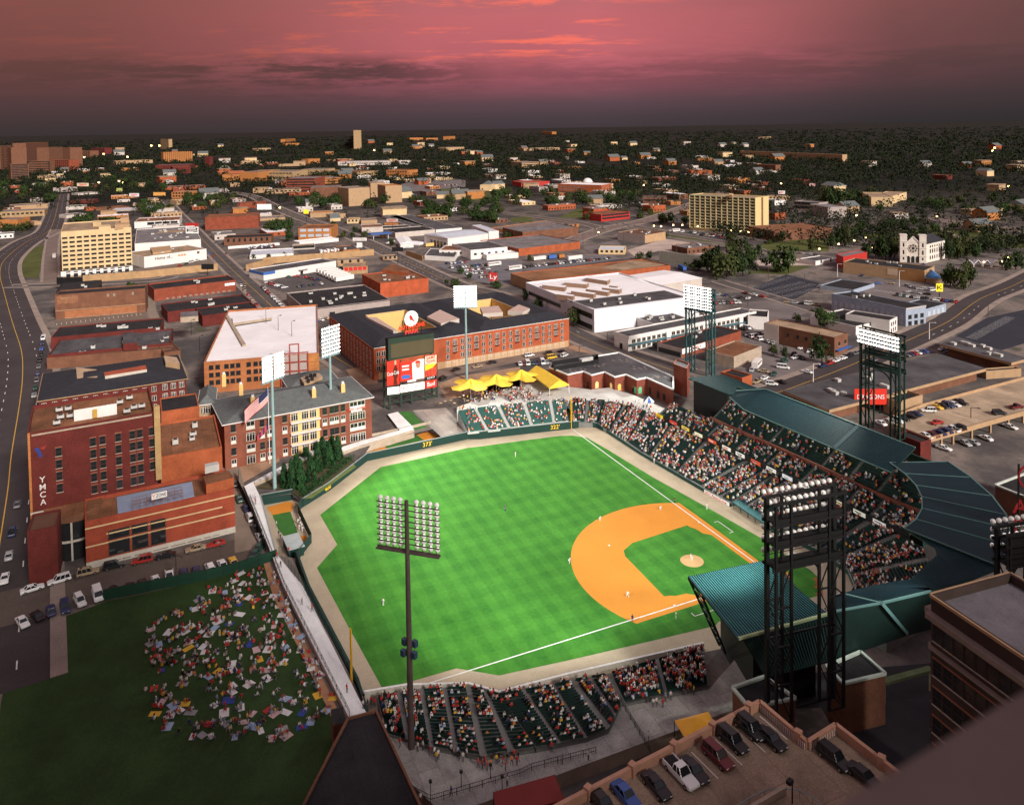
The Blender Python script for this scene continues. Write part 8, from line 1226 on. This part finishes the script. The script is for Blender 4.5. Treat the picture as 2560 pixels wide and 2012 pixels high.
# the wooded plain to the horizon: one mass
def inpoly(px,py,poly):
 c=np.zeros(len(px),bool);n=len(poly);j=n-1
 for i in range(n):
  xi,yi=poly[i];xj,yj=poly[j];m=((yi>py)!=(yj>py))&(px<(xj-xi)*(py-yi)/((yj-yi)or 1e-9)+xi);c^=m;j=i
 return c
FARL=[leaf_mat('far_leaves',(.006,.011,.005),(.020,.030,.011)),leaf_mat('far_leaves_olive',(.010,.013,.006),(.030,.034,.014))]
def woods():
 rg=np.random.default_rng(5);N=30000;u=rg.random(N);r=1/((1-u)/620+u/14000);az=YAW+rg.uniform(-.68,.68,N);x=CAM[0]+r*np.cos(az);y=CAM[1]+r*np.sin(az)
 f=np.sin(x*.006+1.3*np.sin(y*.0043))+np.sin(y*.0071+.9*np.sin(x*.0052+2));keep=(f>-.75)|(rg.random(N)<.3)|(r>3500)
 keep&=~((r<1150)&(rg.random(N)<.55))
 for poly in FOOT:keep&=~inpoly(x,y,offs(poly,-6))
 for a,b,w in ROADP:keep&=(x-a)**2+(y-b)**2>(w+7)**2
 keep&=~(np.hypot(x-60,y-0)<470);keep&=~((r<1500)&(az>YAW-.12)&(rg.random(N)<.8));keep&=~((r<900)&(az>YAW-.25))
 x,y,r=x[keep],y[keep],r[keep];n=len(x);h=np.where(r<2500,rg.uniform(7,14,n),rg.uniform(8,14,n));w=np.clip(r/260,4.0,40)*rg.uniform(.7,1.3,n);K=20
 cx=np.repeat(x,K)+np.repeat(w,K)*rg.normal(0,.42,n*K);cy=np.repeat(y,K)+np.repeat(w,K)*rg.normal(0,.42,n*K);cz=CZ+np.repeat(h,K)*rg.uniform(.25,1.0,n*K);s=np.repeat(np.minimum(w*.27,h*.36),K)*rg.uniform(.6,1.2,n*K)
 d=rg.normal(0,1,(n*K,3));d[:,2]=np.abs(d[:,2])+.3;d/=np.linalg.norm(d,axis=1)[:,None];a=np.cross(d,rg.normal(0,1,(n*K,3)));a/=np.linalg.norm(a,axis=1)[:,None];b=np.cross(d,a);wide=np.repeat(np.maximum(1,w*.27/np.minimum(w*.27,h*.36)),K)
 a[:,:2]*=wide[:,None];b[:,:2]*=wide[:,None];c=np.stack([cx,cy,cz],1);v=np.stack([c+a*s[:,None],c+b*s[:,None]*.8,c-a*s[:,None],c-b*s[:,None]*.8],1).reshape(-1,3);v[:,2]=np.maximum(v[:,2],CZ+.2)
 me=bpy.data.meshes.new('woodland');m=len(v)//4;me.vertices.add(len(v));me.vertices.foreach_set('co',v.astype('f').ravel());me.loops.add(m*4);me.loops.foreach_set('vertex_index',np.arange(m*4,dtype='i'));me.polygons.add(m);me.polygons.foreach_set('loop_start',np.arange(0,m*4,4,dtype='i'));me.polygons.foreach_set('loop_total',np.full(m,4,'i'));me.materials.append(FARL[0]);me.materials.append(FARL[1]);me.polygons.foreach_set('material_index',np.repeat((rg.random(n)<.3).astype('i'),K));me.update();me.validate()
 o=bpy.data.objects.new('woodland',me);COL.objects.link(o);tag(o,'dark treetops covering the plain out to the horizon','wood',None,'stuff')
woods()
# houses glimpsed among the far trees, and far street lamps
hr=random.Random(31);HM={}
def house_mesh(k):
 if k in HM:return HM[k]
 wl=[W_['cream'],W_['orange'],W_['tan'],W_['dwhite'],W_['obrick']][k%5];b=M();b.prism([(-7,-5),(7,-5),(7,5),(-7,5)],0,4.5,wl);b2=M()
 if k<5:b2.face([(-7.5,-5.6,4.4),(7.5,-5.6,4.4),(7.5,0,7.5),(-7.5,0,7.5)],RF['gshingle']);b2.face([(-7.5,5.6,4.4),(-7.5,0,7.5),(7.5,0,7.5),(7.5,5.6,4.4)],RF['gshingle']);b.face([(-7,-5,4.5),(-7,5,4.5),(-7,0,7.2)],wl);b.face([(7,-5,4.5),(7,5,4.5),(7,0,7.2)],wl)
 else:b2.prism([(-7.3,-5.3),(7.3,-5.3),(7.3,5.3),(-7.3,5.3)],4.5,5.0,RF['tan'])
 HM[k]=(b.mesh('house_wall'),b2.mesh('house_roof'));return HM[k]
k=0
while k<100:
 r=1/((lambda u:(1-u)/800+u/6500)(hr.random()));az=YAW+hr.uniform(-.6,.6)if k%3 else YAW+hr.uniform(-.2,.55);p=V(CAM[0]+r*math.cos(az),CAM[1]+r*math.sin(az),CZ)
 if any((p.x-q[0][0])**2+(p.y-q[0][1])**2<2500 for q in FOOT)or any((p.x-a)**2+(p.y-b)**2<400 for a,b,w in ROADP):continue
 kind=hr.randrange(10);w,rf=house_mesh(kind);s=(1+r/4500)*hr.uniform(.9,1.7);nmk=['cream','ochre','tan','pale','orange'][kind%5]+(' gabled house' if kind<5 else ' flat-roofed house');az_='left of centre' if az>YAW+.15 else 'right of centre' if az<YAW-.15 else 'in the centre';ds='nearer woods' if r<1500 else 'middle woods' if r<2800 else 'far woods'
 t=thing('house',p,f'small {nmk} glimpsed in the {ds} {az_}','house','small houses among the far trees',hr.uniform(-.3,.3)+math.pi/2);t.scale=(s,s,s*1.1);inst('wall',w,t);inst('roof',rf,t);k+=1
for k,(o,x,y,foot)in enumerate((('d',872,745,800),('d',1497,755,800),('d',1790,820,870),('d',735,968,1010),('d',855,940,985),('d',585,1005,1050),('d',943,915,950),('d',2005,1103,1150),('d',2052,1072,1120),('d',1862,1108,1150),('d',998,998,1040),('d',1112,600,640),('d',1930,245,275),('d',1945,222,250),('d',2052,520,560),('d',288,497,540),('c',1350,826,850),('c',1405,830,855),('c',1500,820,848),('c',1570,820,850),('c',1690,830,860),('c',1950,862,890),('c',2020,866,895),('c',2082,876,905),('c',920,876,910),('c',1270,510,540),('c',82,550,575),('b',310,685,730),('b',1042,240,262),('a',1175,205,222),('a',1237,205,222),('a',768,490,520),('a',925,480,520),('a',955,492,525),('a',655,295,315),('a',805,270,290),('a',990,292,312))):
 p=G(o,x,foot);h=HT(p,o,y);t=thing('street_lamp',p,f'glowing street lamp on a slim pole, {ordn(k)} of the scattered lit lamps','street lamp','lit street lamps in the dusk city');b=M();dd=(V2(CAM)-V2(p)).length;w=max(.12,dd/5200);b.tube(p,p+V(0,0,h),w,w*.8,BLSTEEL,5);b.obj('post',t);b=M();b.prism(fan((p.x,p.y),max(.35,dd*.00085),8),p.z+h,p.z+h+max(.5,dd*.0013),SLAMP,bottom=True);b.obj('lamp_head',t)
for k,(o,x,y,yt,wh)in enumerate((('h',1205,207,85,1),('h',725,130,32,1),('h',1438,615,485,1),('h',537,945,805,1),('h',1895,440,315,0),('h',1760,1300,1145,0),('h',470,240,110,0),('h',295,300,165,0),('h',30,360,105,0),('h',190,150,55,0),('c',1115,960,850,0),('c',800,975,860,0),('g',990,620,560,0),('g',1135,690,580,0),('g',770,720,665,0),('c',1635,1040,950,0),('c',1525,1035,960,0),('b',1290,1120,985,0),('f',195,360,255,0),('f',650,210,85,0),('a',1655,1130,1040,0),('a',340,1000,880,0),('a',45,1180,1100,0),('e',2065,385,255,0),('i',1370,1390,1200,0),('i',590,1400,1285,0))):
 p=G(o,x,y);h=HT(p,o,yt);t=thing('lamp_post',p,f'unlit {"white" if wh else "dark"} lamp post with a short arm, {ordn(k)} of the unlit posts','lamp post','unlit lamp posts on the streets');mm=W_['white']if wh else BRST;b=M();b.tube(p,p+V(0,0,h),.2,.13,mm,6);b.obj('post',t);b=M();b.bar(p+V(0,0,h),p+V(-1.8,-1.2,h+.2),.16,mm);b.box((p.x-1.9,p.y-1.3,p.z+h+.1),(.9,.5,.22),mm);b.obj('lamp_arm',t)
# ================================================================ PEOPLE
PM_={}
def person_mesh(pose,kit='fan'):
 """one continuous body grown along a posed skeleton; x is forward, z up, feet or seat at the origin"""
 if(pose,kit)in PM_:return PM_[pose,kit]
 J=dict(stand=dict(pel=(0,0,.95),kn=(.04,.10,.50),an=(-.02,.11,.07),ch=(.0,0,1.32),el=(-.04,.26,1.10),ha=(.12,.24,.88)),walk=dict(pel=(0,0,.94),kn=(.16,.10,.52),an=(.14,.10,.07),kn2=(.02,-.10,.50),an2=(-.28,-.10,.12),ch=(.04,0,1.32),el=(-.1,.25,1.1),ha=(.1,.24,.95),el2=(.1,-.25,1.1),ha2=(.28,-.2,1.0)),crouch=dict(pel=(-.18,0,.72),kn=(.2,.24,.48),an=(-.02,.30,.07),ch=(.16,0,1.02),el=(.25,.30,.80),ha=(.40,.16,.62)),sit=dict(pel=(0,0,.10),kn=(.44,.12,.08),an=(.46,.12,-.36),ch=(-.04,0,.48),el=(.06,.25,.26),ha=(.28,.14,.18)),ground=dict(pel=(0,0,.12),kn=(.40,.18,.34),an=(.62,.12,.06),ch=(-.14,0,.48),el=(-.28,.24,.28),ha=(-.40,.28,.06)),pitch=dict(pel=(0,0,.92),kn=(.34,.10,.70),an=(.30,.10,.32),kn2=(.02,-.10,.50),an2=(-.06,-.1,.07),ch=(-.05,0,1.30),el=(.18,.2,1.2),ha=(.32,.05,1.22),el2=(.18,-.2,1.2),ha2=(.32,-.03,1.2)))[pose]
 mir=lambda p:(p[0],-p[1],p[2]);g=lambda k:V(*J[k]);g2=lambda k:V(*(J[k+'2']if k+'2' in J else mir(J[k])))
 vs=[];ed=[];rad=[]
 def ad(p,r,par=None):
  vs.append(tuple(p));rad.append(r);k=len(vs)-1
  if par is not None:ed.append((par,k))
  return k
 pel,ch=g('pel'),g('ch');up_=(ch-pel).normalized();a=ad(pel,.145);m=ad(pel.lerp(ch,.5),.135,a);c=ad(ch,.165,m);n=ad(ch+up_*.20+V(.02,0,0),.055,c);h=ad(ch+up_*.31+V(.03,0,.01),.10,n);ad(ch+up_*.44+V(.03,0,.01),.085,h);ad(ch+up_*.35+V(.13,0,0),.03,h)
 for s,q in((1,g),(-1,g2)):
  hp=ad(pel+V(.02,s*.10,-.03),.095,a);k=ad(q('kn'),.066,hp);an=ad(q('an'),.045,k);ad(q('an')+V(.17,0,-.03),.04,an);sh=ad(ch+V(0,s*.17,.06),.07,c);e=ad(q('el'),.048,sh);ha=ad(q('ha'),.034,e);d=(q('ha')-q('el')).normalized();ad(q('ha')+d*.10,.038,ha);ad(q('ha')+d*.05+V(.04,0,0),.016,ha)
 me=bpy.data.meshes.new('body');me.from_pydata(vs,ed,[]);o=bpy.data.objects.new('body',me);COL.objects.link(o);md=o.modifiers.new('skin','SKIN');
 for i,r in enumerate(rad):me.skin_vertices[0].data[i].radius=(r,r)
 me.skin_vertices[0].data[0].use_root=True;o.modifiers.new('sub','SUBSURF').levels=1;bpy.context.view_layer.update();res=bpy.data.meshes.new_from_object(o.evaluated_get(bpy.context.evaluated_depsgraph_get()));bpy.data.objects.remove(o);res.name='person_body'
 res.materials.clear();[res.materials.append(x)for x in(CLOTH,(TROU if kit=='fan' else CLOTH),SKIN,HAIR)]
 hands=[g('ha'),g2('ha')];els=[g('el'),g2('el')];kn=[g('kn'),g2('kn')];hd=ch+up_*.36+V(.03,0,0)
 for f in res.polygons:
  p=f.center;dl=min((p-k).length for k in kn+[g('an'),g2('an')]+[(k+pel)/2 for k in kn]);dh=min(min((p-x).length for x in hands),min((p-(x+y)/2).length for x,y in zip(hands,els)))
  if(p-hd).length<.2 and(p-ch).dot(up_)>.2:f.material_index=3 if(p-hd).dot(up_)+(-.9*(p.x-hd.x))>.02 else 2
  elif dh<.15 and dh<dl:f.material_index=2
  elif dl<(p-ch.lerp(pel,.35)).length and(p-pel).dot(up_)<.08:f.material_index=1
  f.use_smooth=True
 PM_[pose,kit]=res;return res
PC=[('white',(.70,.69,.67),34),('red',(.50,.035,.03),24),('pale blue',(.30,.42,.60),7),('dark blue',(.02,.035,.12),9),('black',(.015,.015,.017),8),('yellow',(.75,.45,.05),5),('grey',(.25,.25,.26),8),('orange',(.65,.20,.04),4),('pink',(.6,.28,.26),3)];PD={n:c for n,c,w in PC};QR=random.Random(77);NP=[0]
def ppick():return QR.choices([n for n,c,w in PC],[w for n,c,w in PC])[0]
def person(p,a,label,pose,col,group=None,kit='fan',sc=1.0):
 NP[0]+=1;o=inst('person',person_mesh(pose,kit),None,p,a,(sc,sc,sc),PD[col]);return tag(o,label,'person',group)
for o,x,y,a,pose,col,lab in(('k',1637,1242,-2.36,'pitch','white','pitcher in white uniform winding up on the mound'),('k',1145,1530,-1.0,'crouch','white','white uniformed fielder alone on the left side of the infield clay'),('k',693,1262,-2.2,'crouch','white','white uniformed infielder at the outer rim of the clay arc'),('k',930,935,-2.4,'crouch','white','white uniformed infielder at the far rim of the clay arc'),('k',1400,852,-2.6,'crouch','white','white uniformed fielder on the clay near first base'),('k',1510,798,-2.8,'stand','black','dark uniformed umpire on the right foul line behind first base'),('k',195,862,-2.5,'stand','dark blue','player in blue top standing in the middle of the outfield'),('k',275,440,-2.5,'stand','white','white uniformed outfielder near the right-centre wall'),('k',1760,848,2.6,'stand','white','white uniformed coach beside the first-base coaching box'),('k',1352,490,2.0,'stand','white','white uniformed attendant on the warning track by the sideline wall'),('n',1112,160,-.9,'stand','white','white uniformed left fielder on the lower left outfield grass'),('o',1183,288,-.5,'stand','dark blue','umpire in dark blue on the left foul line behind third base'),('o',1522,262,1.2,'stand','white','white uniformed coach beside the third-base coaching box')):
 person(G(o,x,y,.03),a,lab,pose,col,None,'kit')
for k,(x,y,c,w)in enumerate(((118,770,'white','in white'),(122,810,'red','in red'),(285,985,'white','in white'),(300,1060,'dark blue','in dark blue'),(315,1090,'black','in black'),(378,1190,'red','in red'),(288,1230,'red','in red'),(315,1300,'black','in black'),(560,1640,'red','in red'),(480,1590,'grey','in grey'))):person(G('j',x,y,3.02),QR.uniform(0,6.28),f'walker {w} on the white walkway, {ORD[k]} from its far end','walk',c,'walkers on the white walkway')
for k,(x,y,c)in enumerate(((960,905,'black'),(955,960,'white'),(1020,930,'red'),(1045,950,'red'),(990,955,'black'),(830,835,'red'))):person(G('n',x,y,3.02),QR.uniform(0,6.28),f'person in {c} standing at the near end of the walkway, {ORD[k]} of that knot','stand',c,'people at the near end of the walkway')
for k in range(6):x,y=((465,950),(450,965),(470,985),(460,1010),(478,1000),(485,1025))[k];person(G('j',x,y,.02),2.5,f'white uniformed relief player by the bullpen fence, {ORD[k]} from the far end','stand','white','relief players in the bullpen','kit')
for k in range(34):
 x,y=((1240,1260),(1380,1290),(1420,1280),(1480,1320),(1510,1330),(1540,1350),(1600,1290),(1640,1310),(1660,1330),(1700,1360),(1730,1370),(1760,1340),(1850,1420),(1900,1400),(1920,1440),(1950,1430),(1990,1390),(2010,1370),(2040,1400),(2060,1440),(2075,1380),(2110,1400),(2130,1350),(2150,1400),(1130,1150),(1110,1110),(1400,1690),(1640,1640),(2075,1560),(1525,1370),(1470,1290),(1690,1330),(1880,1430),(2160,1370))[k]
 c=ppick();person(G('n',x,y,4.33),QR.uniform(0,6.28),f'person in {c} on the pale plaza behind the seats, {ordn(k)} of the standing crowd','stand' if k%3 else 'walk',c,'people standing on the plaza')
for k in range(14):
 x,y=((730,1230),(770,1190),(555,1290),(640,1390),(840,1360),(1310,1210),(1345,950),(1370,940),(1420,950),(1580,850),(1610,840),(1660,850),(1440,900),(1480,890))[k];c=ppick();person(G('o',x,y,4.33),QR.uniform(0,6.28),f'person in {c} on the open plaza, {ordn(k)} among those near the ochre tent','stand',c,'people on the open plaza corner')
# picnickers: blankets and people, counted in strips out from the walkway
zone=[(p.x,p.y)for p in GL('i','1880 1335 2080 1290 2150 1400',CZ)+GL('n','330 60 745 900 690 1010 560 1090 350 1190 60 1190',CZ)+GL('m','1450 1190 1190 1120 1150 330 1290 230',CZ)];xs=[p[0]for p in zone];ys=[p[1]for p in zone];spots=[];tries=0
while len(spots)<215 and tries<14000:
 tries+=1;x,y=QR.uniform(min(xs),max(xs)),QR.uniform(min(ys),max(ys))
 if inpoly(np.array([x]),np.array([y]),zone)[0]and all((x-a)**2+(y-b)**2>1.45**2 for a,b in spots):spots.append((x,y))
wl_a,wl_b=V(-6.3,99.3),V(57,105.4);wd=(wl_b-wl_a).normalized();wn=V(-wd.y,wd.x);wn=wn if wn.y>0 else -wn
pri=sorted(spots,key=lambda s:(V2(CAM)-V(*s)).length)[:75];pri=set(pri);key=lambda s:(int(max(0,(V(*s)-wl_a).dot(wn))/4.5),-(V(*s)-wl_a).dot(wd));spots.sort(key=key);cnt={};PIC=[];BC_=[('white',(.72,.71,.70),46),('pale blue',(.32,.42,.58),16),('red',(.45,.04,.04),9),('dark blue',(.04,.07,.3),10),('yellow',(.7,.42,.05),7),('pink',(.6,.42,.42),8),('grey',(.3,.3,.3),8)]
QW=mat('blanket_cloth',(1,1,1),.9,.12,1.2,objcol=True);bm_=M();bm_.box((0,0,0),(1.9,1.5,.05),QW);BLK=bm_.mesh('blanket');pcnt={}
for s in spots:
 st=key(s)[0];i=cnt.get(st,0);cnt[st]=i+1;n_,c_,_=QR.choices(BC_,[b[2]for b in BC_])[0];rz=QR.uniform(0,3.1);sc=QR.uniform(.7,1.15)
 if QR.random()<.55:tag(inst('blanket',BLK,None,(s[0],s[1],CZ+.012),rz,(sc,sc*QR.uniform(.7,1.1),1),c_),f'{n_} picnic blanket, {ordn(i)} from the street in strip {st+1} out from the walkway','blanket','picnic blankets on the lawn')
 for q in range(QR.choice((1,2,2,3,3))):
  if NP[0]>236 or s not in pri:PIC.append((V(s[0]+QR.gauss(0,.8),s[1]+QR.gauss(0,.8),CZ+.1),QR.uniform(0,6.28)));continue
  a=QR.uniform(0,6.28);c=ppick();k=pcnt.get(st,0);pcnt[st]=k+1;pose=QR.choice(('ground','ground','ground','stand'))if QR.random()<.35 else 'ground'
  person(V(s[0]+.62*math.cos(a),s[1]+.62*math.sin(a),CZ+.06),a+QR.uniform(-1,1),f'picnicker in {c} top, {ordn(k)} from the street in strip {st+1} out from the walkway',pose,c,'picnickers on the lawn')
# spectators: the nearest ones each a person, the rest a crowd
sr_=np.random.default_rng(8);cand=[];
for(p,a,key_,r,occ)in SEATS:
 f=.5+.5*math.sin(p.x*.33+1.7*math.sin(p.y*.29))*math.sin(p.y*.41+1.1*math.sin(p.x*.21));e={'ud':.8,'b3':.85}.get(key_,1.0)
 if key_=='lc' and f<.2:continue
 if sr_.random()<occ*(.25+1.05*f)*e:cand.append((p,a,key_,r))
cand.sort(key=lambda t:(V2(CAM)-V2(t[0])).length);near=[c for c in cand if c[2]in('b3','lc')][:max(0,298-NP[0])];ids={id(c)for c in near};rc={}
for c in near:
 p,a,key_,r=c;w='third-base stand' if key_=='b3' else 'left corner stand';i=rc.get((key_,r),0);rc[key_,r]=i+1;cl=ppick();person(p+V(0,0,-.02),a,f'spectator in {cl}, {ordn(r)} row up, {ordn(i)} nearest in the {w}','sit',cl,'spectators in the near seats')
def crowd(lst,name,label):
 vs=[];fs=[];cs=[];T=[]
 def bx(x0,x1,y0,y1,z0,z1,tp=1.0):return[(x0,y0,z0),(x1,y0,z0),(x1,y1,z0),(x0,y1,z0),(x0*tp,y0*tp,z1),(x1*tp,y0*tp,z1),(x1*tp,y1*tp,z1),(x0*tp,y1*tp,z1)]
 tpl=[(bx(-.15,.13,-.23,.23,.05,.60,.85),0),(bx(.0,.48,-.20,.20,.0,.17),1),(bx(.36,.50,-.18,.18,-.38,.0),1),(bx(-.10,.12,-.10,.10,.62,.80),2),(bx(-.12,.10,-.11,.11,.78,.88,.8),3),(bx(.1,.3,-.28,-.18,.15,.3),2),(bx(.1,.3,.18,.28,.15,.3),2)]
 Q=((0,1,5,4),(1,2,6,5),(2,3,7,6),(3,0,4,7),(4,5,6,7));sk=[(.40,.22,.15),(.30,.16,.10),(.14,.07,.045)]
 for(p,a,*_r)in lst:
  ca,sa=math.cos(a),math.sin(a);sc=QR.uniform(1.0,1.15);hat=PD[ppick()]if QR.random()<.45 else(.03,.02,.015);c4=[PD[ppick()],QR.choice([(.08,.08,.11),(.3,.26,.2),(.5,.5,.5),(.03,.03,.04)]),QR.choice(sk),hat]
  for co,k in tpl:
   b=len(vs);vs.extend((p.x+sc*(x*ca-y*sa),p.y+sc*(x*sa+y*ca),p.z+sc*z)for x,y,z in co)
   for q in Q:fs.append(tuple(b+i for i in q));cs.append(c4[k])
 me=bpy.data.meshes.new(name);me.from_pydata(vs,[],fs);at=me.attributes.new('tint','FLOAT_COLOR','FACE');at.data.foreach_set('color',np.array([c+(1,)for c in cs],'f').ravel());m=mat('crowd_clothes',(1,1,1),.9,0);nt=m.node_tree;t=nt.nodes.new('ShaderNodeAttribute');t.attribute_name='tint';nt.links.new(t.outputs['Color'],nt.nodes['Principled BSDF'].inputs['Base Color']);me.materials.append(m)
 o=bpy.data.objects.new(name,me);COL.objects.link(o);tag(o,label,'crowd',None,'stuff')
rest=[c for c in cand if id(c)not in ids]
pz=[]
for k in range(330):
 o,x0,x1,y0,y1=QR.choice((('g',-150,480,1030,1110),('g',720,1340,1040,1130),('g',0,400,1000,1080),('f',1700,2170,1090,1160),('g',700,1150,1075,1100),('g',450,760,1040,1090)));p=G(o,QR.uniform(x0,x1),QR.uniform(y0,y1),6.4 if y0>1030 else 3.3);pz.append((V(p.x,p.y,3.75),QR.uniform(0,6.28)))
crowd(rest+pz,'crowd','thousands of spectators in red and white filling the stands');crowd(PIC,'picnic_crowd','further picnickers sitting close together on the lawn')
print('cars',NCAR[0],'trees',NTREE[0],'people',NP[0],'crowd',len(rest),'seats',len(SEATS))
# plaza tables
tb_=M();tb_.tube((0,0,.72),(0,0,.77),.6,.6,mat('tan_table',(.5,.36,.2),.7,.1),10);tb_.tube((0,0,0),(0,0,.72),.05,.05,BLSTEEL,6);TBL=tb_.mesh('table')
for k in range(26):p=G('f',1560+34*k+QR.uniform(-10,10),1105-3*k+QR.uniform(-40,30),3.25);tag(inst('table',TBL,None,p,0),f'round tan table on the plaza by the yellow awnings, {ordn(k)} from the scoreboard end','table','tables on the right-field plaza')
